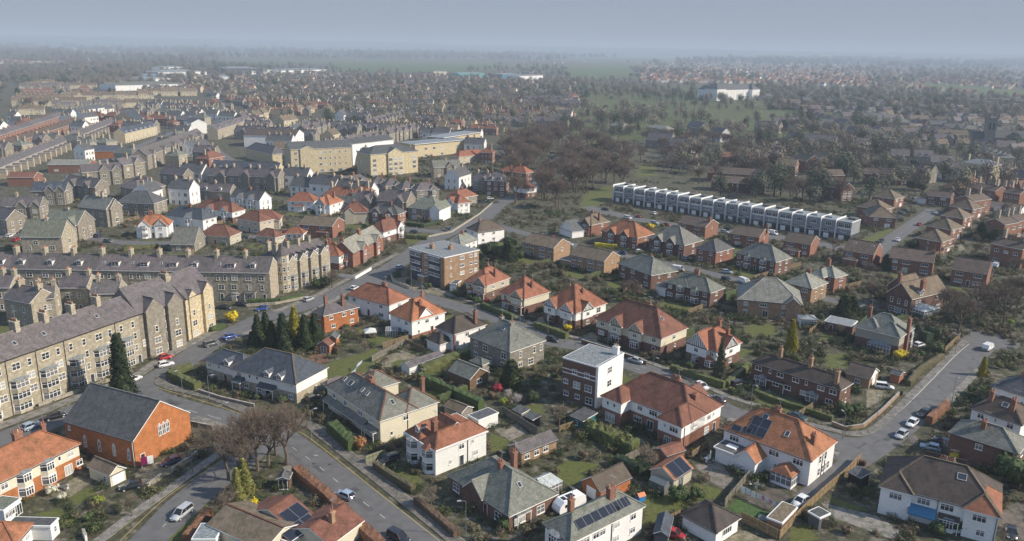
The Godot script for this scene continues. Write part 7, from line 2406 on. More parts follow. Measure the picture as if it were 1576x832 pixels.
	terrace("gabled_house","stone house with dark gable in the shopping street, %s","from the arched gable",-238.6,-518.3,-251.8,-651.1,6,10,"villa",{"e":9,"bl":[[0,3,4.2,6.2,9.02,"gz",48]],"win":{"f1":"50N/50N/50N","f":"/","b":"30n 70n/30n 70n"}},"gabled stone houses of the shopping street",true)
	house("gabled_hall","white rendered hall with a big rounded gable in the shopping street",-298.8,-754.1,.598,"villa",{"e":9.5,"r":"gz","p":26,"wl":"cream","wu":"white","rm":"grey","sill":false,"win":{"f":"","r":"15N 30N 45N 60N 75N 90N/15N 30N 45N 60N 75N 90N"},"w":13.7,"d":29.2})
	mark("the arched gable")
	terrace("shop_house","stone shop house beyond the arched gable, %s","along the street",-256.9,-695.9,-262,-804.6,6,9,"terr",{"e":8.5,"ex":[["dorm",0,"f",.5,.2,1.3,1.3,"g"]]},"stone shops along the street",false)
	house("stone_villa","big purple slate villa with hipped cross roof amid the gardens",-195.9,-416.9,-.374,"stonehip",{"e":7,"bl":[[0,0,8,15,6.9,"h",38]],"ch":[[0,1,13,1.2,1.2,"stone",4,8]],"w":18.93,"d":11.62})
	mark("the purple cross roof")
	house("stone_villa","stone villa with flat topped slate roof behind the twin chimney villa",-180.1,-381.2,-.117,"stonehip",{"e":6,"rm":"grey","w":18.39,"d":11.62})
	mark("the flat topped villa")
	house("stone_villa","stone gabled house beside the orange brick gable",-196.5,-461.8,-.475,"villa",{"e":7,"wl":"stone","w":19.44,"d":7.2})
	house("stone_terrace","low stone terrace with pale dormers above the cream wall",-162.4,-421,-.216,"villa",{"e":5,"ex":[["dorm",0,"f",.2,.1,1.4,1.4,"g"],["dorm",0,"f",.5,.1,1.4,1.4,"g"],["dorm",0,"f",.8,.1,1.4,1.4,"g"]],"ch":[[-6,0,10,1,1.2,"stone",4],[4,0,10,1,1.2,"stone",4]],"w":28.66,"d":7.2})
	mark("the dormer terrace")
	house("semi_detached_house","grey slate semi with white painted bays near the dormer terrace",-132.3,-396.3,-.466,"villa",{"e":5.6,"wu":"white","rm":"grey","ch":[[0,0,11,1.4,1,"brick",4]],"w":19.49,"d":8.2,"bl":[[-2.92,2.45,4,4.9,5.6,"gz",46],[4.29,2.45,4,4.9,5.61,"gz",46]],"ex":[["bay",1,"f",.5,2.6,2,"f"],["bay",2,"f",.5,2.6,2,"f"]],"win":{"f1":"50N/50N","f2":"50N/50N"}})
	mark("the white bay semi")
	house("detached_house","red roofed white house with many small bays",-137.9,-369.2,-.443,"tudor",{"rm":"rust","ch":[[0,0,10.6,1.4,1,"brick",4]],"w":22.39,"d":8.2,"bl":[[-2.24,2.45,4,4.9,5.2,"gz",46],[6.72,2.45,4,4.9,5.21,"gz",46]],"ex":[["bay",1,"f",.5,2.6,2,"f"],["bay",2,"f",.5,2.6,2,"f"]]})
	mark("the many bayed house")
	house("detached_house","dark slate roofed white house beside the orange gabled cottage",-144.6,-350.9,-.412,"tudor",{"rm":"blue","wl":"white","ch":[[0,0,10.6,1.4,1,"brick",4]],"w":21.62,"d":8.2,"bl":[[2.59,2.45,4,4.9,5.2,"gz",46]],"ex":[["bay",1,"f",.5,2.6,2,"f"]]})
	mark("the dark slate white house")
	house("detached_house","white gabled cottage with orange roof on the left gardens",-153.9,-334.4,.214,"tudor",{"rm":"orange","wl":"white","win":{"f":"50s/50d","f2":"50c/50c","r":"50c/50c"},"ch":[[-1,0,10.6,1.4,1,"brick",4]],"w":13.14,"d":8.2,"bl":[[-3.28,2.45,4.4,4.9,5.2,"gz",46],[3.28,2.5,4.6,5,5.21,"gz",46]],"ex":[["bay",1,"f",.5,2.6,2,"f"],["tim",2,"f",.6,0]]})
	mark("the orange gabled cottage")
	house("bungalow","brown hip roofed bungalow pair left of the modern brick gable",-122.3,-324.7,-.177,"hip",{"rm":"rust","e":3.6,"w":13.65,"d":9.2,"wa":"beige"})
	mark("the brown bungalow")
	house("bungalow","grey slate bungalow with gable near the long row",-131.1,-313.1,.016,"villa",{"e":3,"rm":"slate","win":{"f":"30c 70c","r":"50c"},"w":9.21,"d":12.01})
	house("detached_house","brown roofed beige house above the brown bungalow",-114.7,-347.7,-.518,"hip",{"rm":"rust","w":13.93,"d":8.2,"wa":"beige"})
	house("warehouse","long grey industrial roof between old terraces",-282.4,-508,.115,"modern",{"e":5,"rm":"pale","p":20,"win":{"f":"20M 80M"},"w":24.32,"d":13.2,"wa":"brick"},"warehouse")
	mark("the grey warehouse")
	house("warehouse","dark roofed brick works with orange gable",-295.5,-577,.13,"modern",{"e":5,"rm":"blue","p":22,"win":{"f":""},"w":22.95,"d":15.2,"wa":"orangebrick"},"warehouse")
	mark("the orange gabled works")
	house("warehouse","red roofed shed by the white terrace backs",-281.6,-455.6,.104,"modern",{"e":5,"rm":"rust","p":22,"win":{"f":""},"w":14.46,"d":11.2},"warehouse")
	terrace("terraced_house","new stone house with blue slate roof, %s in row","from the red gable end",-319.4,-658,-322.6,-726.2,7,9,"terr",{"e":8,"rm":"blue","wl":"ashlar","wu":"ashlar","ex":[["dorm",0,"f",.5,.1,1.4,1.6,"f"]],"win":{"f":"30n 70n/30N 75n/30N 78d"}},"new stone houses with blue slate roofs",false)
	house("church_hall","cream gabled church hall with blue slate roof",-373.3,-782.3,-.441,"villa",{"e":8,"rm":"blue","r":"gz","p":28,"w":32.19,"d":11.62,"wa":"ashlar"})
	mark("the blue slate hall")
	house("house_cluster","dark purple slate hall with cream end beyond the new row",-334.8,-808.4,-.274,"villa",{"e":7,"p":30,"w":24.31,"d":11.2})
	mark("the purple slate hall")
	terrace("terraced_house","stone terraced house with tall rear outshot, %s along","the white backed terrace",-306.8,-467.4,-387.6,-785.6,26,8,"smallterr",{"e":6.2,"bl":[[1.2,6.2,2.6,4.4,4.6,"gz",34]],"win":{"f":"25n/25n","f1":"50n/50n"},"ch":[[-2.6,0,10.2,.8,1.6,"stone",4,7.2]]},"houses of the white backed terrace",false)
	terrace("terraced_house","red brick terraced house with slate roof, %s along","the first red terrace",-365.9,-561.1,-418.9,-779.8,22,8,"smallterr",{"e":6.2,"wl":"brick","wu":"brick","rm":"brown","sill":false,"win":{"f":"25n 70n/25n 70d"},"ch":[[-2.6,0,10.2,.8,1.6,"brick",4,7.2]]},"houses of the first red terrace",false)
	terrace("terraced_house","red brick terraced house with purple roof, %s along","the second red terrace",-410.2,-631.3,-469,-840.5,18,8,"smallterr",{"e":6.2,"wl":"brick","wu":"brick","win":{"f":"25n 70n/25n 70d"},"ch":[[-2.6,0,10.2,.8,1.6,"brick",4,7.2]]},"houses of the second red terrace",false)
	house("college_block","yellow stone college block with grey slate roof and rows of windows",-129.6,-528.6,.5,"stonehip",{"e":15.5,"p":24,"r":"gx","rm":"grey","sill":false,"win":{"f":"8N 28N 48N 56n 64n 72n 80n 90n/8N 48N 56n 64n 72n 80n 90n/8N 48N 56n 64n 72n 80n 90n/50x 65x 80x 93x"},"w":40.08,"d":17.2,"bl":[[-9.62,4.7,9,9.4,15.5,"gz",24]],"wa":"ashlar"},"college building")
	mark("the yellow college block")
	house("college_block","long white college wing with slate roof behind the yellow block",-104.8,-570.6,.939,"stonehip",{"e":15,"p":24,"r":"gx","rm":"grey","sill":false,"win":{"f":"10n 20n 28N 55n 65n 75n 85n 95n/10n 20n 28N 45x 55n 65n 75n 85n 95n/10n 20n 28N 45x 55n 65n 75n 85n 95n/45x"},"w":39.93,"d":13.2,"wa":"white"},"college building")
	mark("the white college wing")
	house("college_block","yellow gabled college wing with tall glazed bays",-82.66,-522.6,.704,"stonehip",{"e":14,"p":26,"r":"h","rm":"grey","sill":false,"win":{"f":"8x 92x/8x 92x/8x 92x/8x","f1":"15x 50x 85x/15x 50x 85x/15x 50x 85x/15x 50x 85x"},"w":35.72,"d":17.2,"bl":[[0,4.9,11,9.8,14,"gz",28]],"wa":"ashlar"},"college building")
	mark("the glazed college wing")
	house("college_block","low yellow college range with wide flat lead roof",-61.91,-623.3,.806,"block",{"e":10,"rm":"lead","oh":1,"win":{"f":"20x 35x 50x 80x/20x 50x 80x"},"w":53.61,"d":18,"wa":"ashlar"},"college building")
	mark("the low college range")
	house("college_block","second low college range with sloping grey roof, beyond",-49.31,-665.2,1.063,"block",{"e":11,"rm":"lead","oh":1,"win":{"f":"20x 50x 80x/20x 50x 80x"},"w":55.82,"d":16,"wa":"ashlar"},"college building")
	house("market_hall","long brown roofed hall with pale side wall",-197.6,-661.1,-.021,"modern",{"e":9,"p":18,"rm":"dkbrown","win":{"f":"","r":"20N 50N 80N/20N 50N 80N"},"w":42.09,"d":25.2,"wa":"white"},"hall")
	mark("the brown market hall")
	house("hall_wing","grey roofed pale stone wing in front of market hall",-177.1,-570.1,-.804,"stonehip",{"e":7,"rm":"grey","w":40.45,"d":11.2,"wa":"ashlar"},"hall")
	terrace("apartment_house","yellow stone apartment house with gabled bay, %s of the row","under the hall wing",-179.5,-468.2,-137.6,-461.1,4,11,"terr",{"e":8.4,"p":40,"rm":"blue","wl":"ashlar","wu":"ashlar","bl":[[1.5,3.4,4.2,6,8.42,"gz",46]],"win":{"f":"20n 88n/20n 88n/20n 88d","f1":"50N/50N/50N"}},"yellow stone apartment houses",false)
	house("brick_warehouse","red brick gabled warehouse beside the yellow college block",-168.3,-574.9,.134,"modern",{"e":9,"rm":"tan","p":30,"win":{"f":"30N 70N/30N 70N/30N 70N"},"w":7.97,"d":13.2,"wa":"brick"},"warehouse")
	house("detached_house","stone house with green slate hipped roof below the college",-125,-467.5,-.198,"stonehip",{"rm":"mossy","ch":[[1,0,9.8,1.2,1,"stone",4]],"w":16.43,"d":8.2,"wa":"stone"})
	mark("the green slate house")
	house("detached_house","white house with bright red hipped roof and front gable",-105.3,-395.2,-.098,"hip",{"rm":"red","bl":[[-1,4,5,3,2.8,"h",34]],"ch":[],"w":13.42,"d":9.2})
	mark("the bright red hip")
	house("detached_house","white house with Tudor gable and orange tiled roof",-91.1,-389.3,-.364,"tudor",{"rm":"orange","wl":"white","ch":[[2,-1,10.4,1,.9,"brick",4]],"w":8.14,"d":12.19,"bl":[[-.81,3.5,5.2,7,5.2,"gz",48]],"ex":[["tim",1,"f",.6,0],["bay",1,"f",.5,2.6,2,"f"]]})
	mark("the white Tudor gable")
	house("detached_house","modern brick house with plain brown gable roof and red porch",-83.68,-342.1,-.232,"modern",{"rm":"tan","bl":[[3,5,4.5,3.4,2.6,"h",30,{"rm":"red"}]],"w":15.47,"d":12.03,"wa":"brick"})
	mark("the modern brick gable")
	house("bungalow","beige bungalow with rusty hipped roof left of the modern gable",-112.4,-354.3,.136,"hip",{"rm":"rust","e":4.2,"w":13.62,"d":9.2,"wa":"beige"})
	house("bungalow","small rusty roofed bungalow in front of the beige one",-102,-326.9,-.438,"hip",{"rm":"rust","e":2.8,"w":10.22,"d":6.2,"wa":"beige"})
	house("bungalow","low red roofed white extension beside the modern brick gable",-92.9,-333,-.059,"hip",{"rm":"red","e":2.7,"w":7.66,"d":5.2})
	house("detached_house","brick house with dark slate roof and white bays, centre gardens",-59.13,-368.6,-.359,"brickhip",{"rm":"grey","ch":[[2,0,10.2,1,1,"brick",4]],"w":15.25,"d":7.7,"bl":[[-3.81,2.33,4,4.65,5.2,"gz",44],[3.05,2.33,4,4.65,5.21,"gz",44]],"ex":[["bay",1,"f",.5,2.6,2,"f"],["bay",2,"f",.5,2.6,2,"f"]],"wa":"brick"})
	mark("the white bayed slate house")
	house("detached_house","rusty roofed house with half timber, centre gardens",-74.52,-368.7,.156,"tudor",{"rm":"rust","ch":[[0,0,10.2,1,1,"brick",4]],"w":11.53,"d":8.2,"bl":[[-2.31,2.45,4.2,4.9,5.2,"gz",44]],"wa":"beige"})
	house("large_house","large stone house with slate hips and white gabled end",-40.73,-379.4,-.338,"stonehip",{"rm":"mossy","wl":"dkstone","e":5.8,"ch":[[1,0,11,1.2,1.2,"stone",4]],"bl":[[6.04,0,5,13.17,5.7,"gz",44,{"wa":"white"}]],"w":16.08,"d":12.17})
	mark("the stone junction house")
	house("detached_house","red roofed white house with gable by the bend",-28.2,-397.9,-.914,"tudor",{"rm":"red","wl":"white","w":11.76,"d":7.2,"bl":[[0,2.2,4.4,4.4,5.2,"gz",46]],"ex":[["bay",1,"f",.5,2.6,2,"f"]]})
	mark("the bend house")
	house("detached_house","stone house with red hipped roof by the bend",-26.9,-411.7,.887,"stonehip",{"rm":"red","wl":"dkstone","e":5.4,"ch":[[0,0,10,1,1,"brick",4]],"w":14.96,"d":8.2})
	mark("the red hip by the bend")
	house("detached_house","wide purple hipped stone pair below the college",-93,-451.7,.817,"stonehip",{"wl":"dkbrick","wu":"dkstone","sill":false,"e":5.4,"ch":[[2,0,10.2,1,1,"brick",4]],"w":22.03,"d":8.2,"bl":[[4.41,2.45,3.6,4.9,5.4,"gz",44]],"ex":[["bay",1,"f",.5,2.52,2,"f"]]})
	mark("the wide purple pair")
	house("detached_house","first narrow purple hipped house in the dark row",-77.14,-452.5,.331,"stonehip",{"wl":"dkbrick","wu":"dkstone","sill":false,"e":5.4,"ch":[[2,0,10.2,1,1,"brick",4]],"w":8.08,"d":8.2,"bl":[[1.62,2.45,3.6,4.9,5.4,"gz",44]],"ex":[["bay",1,"f",.5,2.52,2,"f"]]})
	house("detached_house","second narrow purple hipped house in the dark row",-68.28,-443.9,.421,"stonehip",{"wl":"dkbrick","wu":"dkstone","sill":false,"e":5.4,"ch":[[2,0,10.2,1,1,"brick",4]],"w":9.49,"d":8.2,"bl":[[1.9,2.45,3.6,4.9,5.4,"gz",44]],"ex":[["bay",1,"f",.5,2.52,2,"f"]]})
	mark("the dark row")
	house("detached_house","third narrow purple hipped house in the dark row",-58.96,-435.7,.613,"stonehip",{"wl":"dkbrick","wu":"dkstone","sill":false,"e":5.4,"ch":[[2,0,10.2,1,1,"brick",4]],"w":9.41,"d":8.2,"bl":[[1.88,2.45,3.6,4.9,5.4,"gz",44]],"ex":[["bay",1,"f",.5,2.52,2,"f"]]})
	house("detached_house","fourth purple hipped house, last in the dark row",-48.14,-432,.463,"stonehip",{"wl":"dkbrick","wu":"dkstone","sill":false,"e":5.4,"ch":[[2,0,10.2,1,1,"brick",4]],"w":12.94,"d":8.2,"bl":[[2.59,2.45,3.6,4.9,5.4,"gz",44]],"ex":[["bay",1,"f",.5,2.52,2,"f"]]})
	house("stone_villa","grey slate gabled stone house near the low college range",-43.77,-511.9,.346,"villa",{"rm":"slate","e":6.4,"ch":[[0,0,12,1,1.2,"stone",4,8]],"w":17.89,"d":8.2,"bl":[[1.79,2.5,5,5,6.4,"gz",46]],"win":{"f1":"50N/50N"}})
	mark("the slate gabled house")
	house("detached_house","red roofed brick house close to the low college range",-32.19,-580,.753,"hip",{"rm":"red","wl":"dkbrick","wu":"beige","ch":[[0,0,10,1,1,"brick",4]],"w":26.9,"d":8.2})
	mark("the red college neighbour")
	house("large_house","three storey dark brick house with white dormers by the street",-9.2,-448.7,-.165,"brickhip",{"e":8.5,"rm":"grey","win":{"f":"20N 50N 80N/20N 50N 80N/20N 80N","r":"30n 70n/30n 70n/30n 70n"},"ex":[["dorm",0,"f",.3,.1,1.5,1.5,"f"],["dorm",0,"f",.7,.1,1.5,1.5,"f"]],"ch":[[-3,0,13.6,1,1.4,"brick",5],[3,0,13.6,1,1.4,"brick",5]],"w":12.13,"d":10.2,"wa":"dkbrick"})
	mark("the tall brick house")
	house("large_house","orange red roofed house beside the tall brick house",2.12,-503.7,-.565,"hip",{"rm":"red","ch":[[2,0,10,1,1,"brick",4]],"w":18.89,"d":9.2,"wa":"dkbrick"})
	mark("the orange brick neighbour")
	house("detached_house","Tudor house half hidden in park trees",6.51,-444.1,-.909,"tudor",{"rm":"rust","w":10.69,"d":8.2,"bl":[[0,2.5,4.6,5,5.2,"gz",46]],"ex":[["tim",1,"f",.6,0]]})
	mark("the hidden Tudor")
	house("detached_house","red roofed white house first in the avenue row",-.46,-614.4,.631,"tudor",{"rm":"red","w":16.77,"d":8.2,"bl":[[0,2.5,4.4,5,5.2,"gz",46]],"ex":[["tim",1,"f",.6,0],["bay",1,"f",.5,2.6,2,"f"]]})
	mark("the avenue row")
	house("detached_house","red roofed white house second in the avenue row",2.1,-671.2,.843,"tudor",{"rm":"orange","w":28.01,"d":8.2,"bl":[[-0,2.5,4.4,5,5.2,"gz",46]],"ex":[["tim",1,"f",.6,0],["bay",1,"f",.5,2.6,2,"f"]]})
	house("detached_house","red roofed white house third in the avenue row",11.17,-715.1,1.238,"tudor",{"rm":"red","w":35.74,"d":8.2})
	house("detached_house","red roofed white house fourth in the avenue row",22.86,-747.1,1.105,"tudor",{"rm":"orange","w":31.58,"d":8.2})
	house("detached_house","first brown pyramid roofed brick house up the close, front row",179.7,-331.3,-.871,"hip",{"rm":"tan","p":34,"win":{"r":"25w 75w/25d 70g","f":"50s/50s"},"ex":[["lean",0,"r",.1,.9,1.2,2.6,.3]],"w":10.52,"d":11.76,"wa":"brick"})
	house("detached_house","second brown pyramid roofed brick house up the close, front row",196.8,-355.6,-.929,"hip",{"rm":"tan","p":34,"win":{"r":"25w 75w/25d 70g","f":"50s/50s"},"ex":[],"w":10.95,"d":11.65,"wa":"brick"})
	mark("the close front row")
	house("detached_house","third brown pyramid roofed brick house up the close, front row",216.1,-381.6,-.853,"hip",{"rm":"tan","p":34,"win":{"r":"25w 75w/25d 70g","f":"50s/50s"},"ex":[],"w":10.28,"d":11.94,"wa":"brick"})
	house("detached_house","fourth brown pyramid roofed brick house up the close, front row",233.9,-405.8,-.953,"hip",{"rm":"tan","p":34,"win":{"r":"25w 75w/25d 70g","f":"50s/50s"},"ex":[],"w":11.5,"d":11.7,"wa":"brick"})
	house("detached_house","first brown roofed brick house down the close, parked side",205.6,-432.5,-.844,"hip",{"rm":"tan","p":34,"win":{"r":"25w 75w/25d 70g","f":"50s/50s"},"w":12.12,"d":11.91,"wa":"brick"})
	house("detached_house","second brown roofed brick house down the close, parked side",184.7,-400.8,-.901,"hip",{"rm":"tan","p":34,"win":{"r":"25w 75w/25d 70g","f":"50s/50s"},"w":12.67,"d":11.69,"wa":"brick"})
	mark("the close parked side")
	house("detached_house","third brown roofed brick house down the close, parked side",178.6,-382.4,-1.795,"hip",{"rm":"tan","p":34,"win":{"r":"25w 75w/25d 70g","f":"50s/50s"},"w":16.79,"d":11.62,"wa":"brick"})
	house("detached_house","brick house with white door and flat garage at the head of close",237.1,-438.1,-.691,"modern",{"p":30,"rm":"brown","bl":[[-8.98,.5,6,6,2.6,"f",0,{"wa":"white"}]],"w":11.96,"d":8.2,"wa":"dkbrick"})
	mark("the close head house")
	house("terraced_house","first tall narrow brick house with brown gable, behind white row",184.3,-537.1,-.508,"modern",{"e":7.5,"rm":"tan","p":34,"win":{"r":"30M 70M/30M 70M/30M 70M","f":"","b":"","l":""},"w":12.86,"d":12.11,"wa":"brick"})
	house("terraced_house","second tall narrow brick house with brown gable, behind white row",207.7,-566,-1.381,"modern",{"e":7.5,"rm":"tan","p":34,"win":{"r":"30M 70M/30M 70M/30M 70M","f":"","b":"","l":""},"w":17.65,"d":11.62,"wa":"brick"})
	mark("the narrow brick trio")
	house("terraced_house","third tall narrow brick house with brown gable, behind white row",224.6,-580,-1.398,"modern",{"e":7.5,"rm":"tan","p":34,"win":{"r":"30M 70M/30M 70M/30M 70M","f":"","b":"","l":""},"w":15.25,"d":11.62,"wa":"brick"})
	house("terraced_house","first dark brown gabled house among the bare trees behind white row",201.3,-499.9,.105,"modern",{"e":7,"rm":"brown","p":34,"win":{"r":"30M 70M/30M 70M/30M 70M","f":"50s/50s","b":"","l":""},"w":10.06,"d":9.2,"wa":"dkbrick"})
	house("terraced_house","second dark brown gabled house among the bare trees behind white row",185.8,-451.5,-1.15,"modern",{"e":7,"rm":"brown","p":34,"win":{"r":"30M 70M/30M 70M/30M 70M","f":"50s/50s","b":"","l":""},"w":13.11,"d":9.2,"wa":"dkbrick"})
	house("terraced_house","third dark brown gabled house among the bare trees behind white row",228.3,-508.3,-.355,"modern",{"e":7,"rm":"brown","p":34,"win":{"r":"30M 70M/30M 70M/30M 70M","f":"50s/50s","b":"","l":""},"w":8.31,"d":9.2,"wa":"dkbrick"})
	house("terraced_house","fourth dark brown gabled house among the bare trees behind white row",240.8,-511.6,-.795,"modern",{"e":7,"rm":"brown","p":34,"win":{"r":"30M 70M/30M 70M/30M 70M","f":"50s/50s","b":"","l":""},"w":6.55,"d":9.2,"wa":"dkbrick"})
	house("terraced_house","fifth dark brown gabled house among the bare trees behind white row",248.7,-512.4,-.803,"modern",{"e":7,"rm":"brown","p":34,"win":{"r":"30M 70M/30M 70M/30M 70M","f":"50s/50s","b":"","l":""},"w":6.52,"d":9.2,"wa":"dkbrick"})
	house("mansion","large pale stone mansion with hipped white roof at the right",304.5,-519.3,-.938,"stonehip",{"e":13,"p":24,"rm":"lead","win":{"f":"15N 40N 65N 90N/15N 40N 65N 90N/15N 40N 65N 90N/15N 40N 65N 90N","r":"20n 50n 80n/20n 50n 80n/20n 50n 80n/20n 50n 80n","b":"","l":""},"ch":[[-8.58,0,18,1,2,"stone",5,13],[9.15,0,18,1,2,"stone",5,13]],"w":19.06,"d":12.07,"wa":"ashlar"})
	mark("the pale mansion")
	house("stone_villa","dark stone villa with slate roof below the park",301.2,-685.7,-.275,"villa",{"e":7,"w":16.88,"d":9.2})
	mark("the dark park villa")
	house("stone_villa","slate roofed stone villa with white gable below the park",316.7,-683.6,-.557,"villa",{"e":7,"w":21.3,"d":9.2,"bl":[[7.45,2.75,5,5.5,7,"gz",46]]})
	house("stone_villa","stone house with white gable near the pale mansion",305.8,-571.8,-.201,"villa",{"e":7,"w":15.22,"d":9.2,"bl":[[4.57,2.75,5,5.5,7,"gz",46]]})
	mark("the white gable stone house")
	house("stone_villa","white rendered wing before the white gable stone house",293.3,-536.8,-.325,"villa",{"e":7,"w":9.74,"d":9.2,"wa":"white"})
	house("stone_villa","brown slate villa with white chimney",269.4,-523.4,-.935,"villa",{"e":7,"rm":"brown","w":14.09,"d":9.2})
	mark("the brown slate villa")
	house("stone_villa","small dark stone villa by the bare trees",292.8,-607.6,-.309,"villa",{"e":7,"w":12.66,"d":9.2})
	house("stone_villa","stone villa with two white dormers",308.7,-603.9,-.309,"villa",{"e":7,"ex":[["dorm",0,"f",.3,.1,1.5,1.5,"g"],["dorm",0,"f",.7,.1,1.5,1.5,"g"]],"w":12.48,"d":9.2})
	house("stone_villa","dark slate cottage with white gable end",253.5,-718.8,-.842,"villa",{"e":7,"w":18.15,"d":9.2})
	mark("the dark slate cottage")
	house("stone_villa","slate roofed villa range by the lawn",269.3,-706.8,-.464,"villa",{"e":7,"w":25.82,"d":9.2})
	house("stone_villa","dark stone terrace with pinnacled gable",265.3,-842.8,-.716,"villa",{"e":7,"w":26.89,"d":9.2,"bl":[[9.41,2.75,5,5.5,7,"gz",56]]})
	mark("the pinnacled terrace")
	house("stone_villa","dark gothic stone villa with twin towers",468.1,-1122.3,-.093,"villa",{"e":7,"w":22.62,"d":9.2,"bl":[[-4.52,2.75,5,5.5,7,"gz",60],[6.78,2.75,5,5.5,7.01,"gz",60]]})
	mark("the gothic park villa")
	house("stone_villa","low slate villa in the trees right of gothic villa",442.3,-959.5,.011,"villa",{"e":7,"w":29.31,"d":9.2})
	house("stone_villa","sandstone villa with pale hipped roof in the trees",482,-967,-.05,"villa",{"e":7,"rm":"tan","w":21.9,"d":9.2,"wa":"stone"})
	house("stone_villa","dark stone house at the right edge with lit dormers",318.6,-503.8,-.945,"villa",{"e":7,"ex":[["dorm",0,"f",.3,.1,1.5,1.5,"g"]],"w":12.86,"d":9.2})
	house("garage_block","long white fronted garage block at the right edge",265.3,-423.8,-.772,"villa",{"e":3,"rm":"brown","p":15,"w":17.24,"d":9.2,"wa":"white"})
	mark("the garage block")
	house("stone_villa","long stone terrace block with brown slate, upper park side",179.8,-788.2,-1.362,"villa",{"e":9,"w":28.92,"d":11.62})
	mark("the park side block")
	house("stone_villa","white gabled cottage range beside the park side block",192.9,-749.9,-1.284,"villa",{"e":7,"w":16.83,"d":11.62,"wa":"white"})
	mark("the white gabled range")
	house("stone_villa","wide hipped pale slate villa before the park",144.5,-795.2,-1.073,"villa",{"e":7,"r":"h","rm":"pale","p":24,"w":30.32,"d":12.19,"wa":"stone"})
	mark("the pale slate villa")
	house("stone_villa","pale slate pyramid villa before the park",106.8,-812,-1.095,"villa",{"e":7,"r":"h","rm":"pale","p":28,"w":25.21,"d":11.62})
	mark("the small pale villa")
	house("stone_villa","dark stone villa with bay before pale slate villa",125.3,-686.4,-.53,"villa",{"e":7,"w":21.47,"d":12.13})
	house("stone_villa","stone house with cream gable in the trees",135.6,-645.3,-.536,"villa",{"e":7,"w":17.87,"d":12.03,"bl":[[3.57,3.41,4.6,6.81,7,"gz",46]]})
	house("stone_villa","long brown roof among the park trees",120.6,-569.5,-.626,"villa",{"e":5,"rm":"tan","w":20.54,"d":12.16})
	house("terrace_block","long dark brown terrace roof behind the white row, upper",142.3,-511,-.265,"villa",{"e":5.5,"rm":"brown","p":26,"sill":false,"w":33.98,"d":12.18,"wa":"brick"})
	mark("the upper brown terrace")
	house("terrace_block","long dark brown terrace roof behind the white row, lower",134.7,-473.5,-.362,"villa",{"e":5.5,"rm":"brown","p":26,"sill":false,"w":30.56,"d":12.2,"wa":"dkbrick"})
	mark("the lower brown terrace")
	house("terrace_block","red brown brick terrace among the tall bare trees",166.4,-578.7,-.519,"villa",{"e":7,"rm":"rust","p":26,"sill":false,"w":33.03,"d":12.1,"wa":"brick"})
	mark("the brick tree terrace")
	hedge("long clipped copper beech hedge along the main road",[-41.08,-137.8,-33.92,-129.8,-28.04,-122.8,-23.76,-117.5,-20.72,-113.9],2,1.8,Color(.20,.095,.05),1)
	hedge("short copper hedge beside the side road verge",[-53.33,-115.3,-52.66,-123.5],1.6,1.5,Color(.20,.095,.05),1)
	hedge("green clipped hedge at the white cottages corner",[-84.68,-183.6,-79.94,-179.9,-74.79,-176],2,1.9,Color(.10,.11,.035),1)
	hedge("green hedge returning from the white cottages corner",[-84.7,-184.3,-81.18,-188.1],1.8,1.9,Color(.10,.11,.035),1)
	hedge("tall green hedge in front of the cream pair",[-38.18,-156.1,-34.91,-151.7,-31.9,-147.6],2.6,2.3,Color(.055,.085,.022),1)
	hedge("dull brown hedge before the white bay house",[-26.3,-140.6,-21.59,-135.5,-17.69,-131.9],1.3,1.5,Color(.1,.085,.045),1)
	hedge("wide overgrown evergreen hedge below the red winged house",[17.47,-156.4,21.73,-152.3,25.9,-148],3.4,2.6,Color(.10,.115,.03),.8)
	hedge("long straight green hedge behind the cream pair",[-22.51,-183.1,-14.52,-175.5,-6.53,-167.7],2,2.4,Color(.055,.085,.022),1)
	hedge("broad mossy hedge between slate workshop and cream pair",[-22.74,-188.5,-16.18,-196.2,-11.1,-201.4],2.4,2,Color(.10,.11,.035),1)
	hedge("green street hedge before the upper Tudor house",[-9.41,-242.6,-4.59,-236.8,.63,-230.8],1.6,1.8,Color(.055,.085,.022),1)
	hedge("street hedge before the twin gabled Tudor",[7.27,-224.2,11.63,-220,16.09,-215.2],1.5,1.8,Color(.10,.11,.035),1)
	hedge("green front hedge of the spruce Tudor",[41.8,-192.9,47.49,-187.2,53,-182.2],1.5,1.7,Color(.10,.11,.035),1)
	hedge("side hedge between spruce Tudor and long brick row",[53.46,-182.7,63.09,-195.7],1.5,1.6,Color(.10,.11,.035),1)
	hedge("clipped hedge along the front of the long brick row",[59.36,-179,63.39,-173.7,68.4,-169.3,72.98,-164.6],1.2,1.3,Color(.10,.11,.035),1)
	hedge("green garden hedge below the turret house",[-84.43,-242.7,-74.76,-243.9,-68.74,-249.8],1.5,1.5,Color(.055,.085,.022),1)
	hedge("bright yellow forsythia hedge before the orange Tudor pair",[34.85,-327.5,43.77,-324.6],1.5,1.7,Color(.52,.42,.02),1)
	hedge("hedge and shrubs along the stone junction house",[-49.07,-362.7,-41.57,-359,-33.56,-370.4],1.6,1.6,Color(.035,.055,.02),1)
	hedge("yellow green hedge at the junction house lawn",[-46.21,-336.5,-41.37,-335.6,-36.79,-334.7],1.8,1.8,Color(.10,.11,.035),1)
	hedge("dark hedge beside the right street below red shed",[99.8,-185.3,108.3,-195.6,118.3,-204.5],1.3,1.5,Color(.1,.085,.04),1)
	hedge("copper brown hedge beside the parked white car",[94.4,-164.2,99.1,-168.7,103.1,-173],1.5,1.8,Color(.20,.095,.05),1)
	hedge("dark green hedge around the twin hipped house drive",[119.9,-219.5,120.6,-216],2.5,3,Color(.035,.055,.02),1)
	hedge("garden hedge behind white bay semi lawn",[-154.4,-306.2,-143.9,-313.6],1.4,1.6,Color(.10,.11,.035),1)
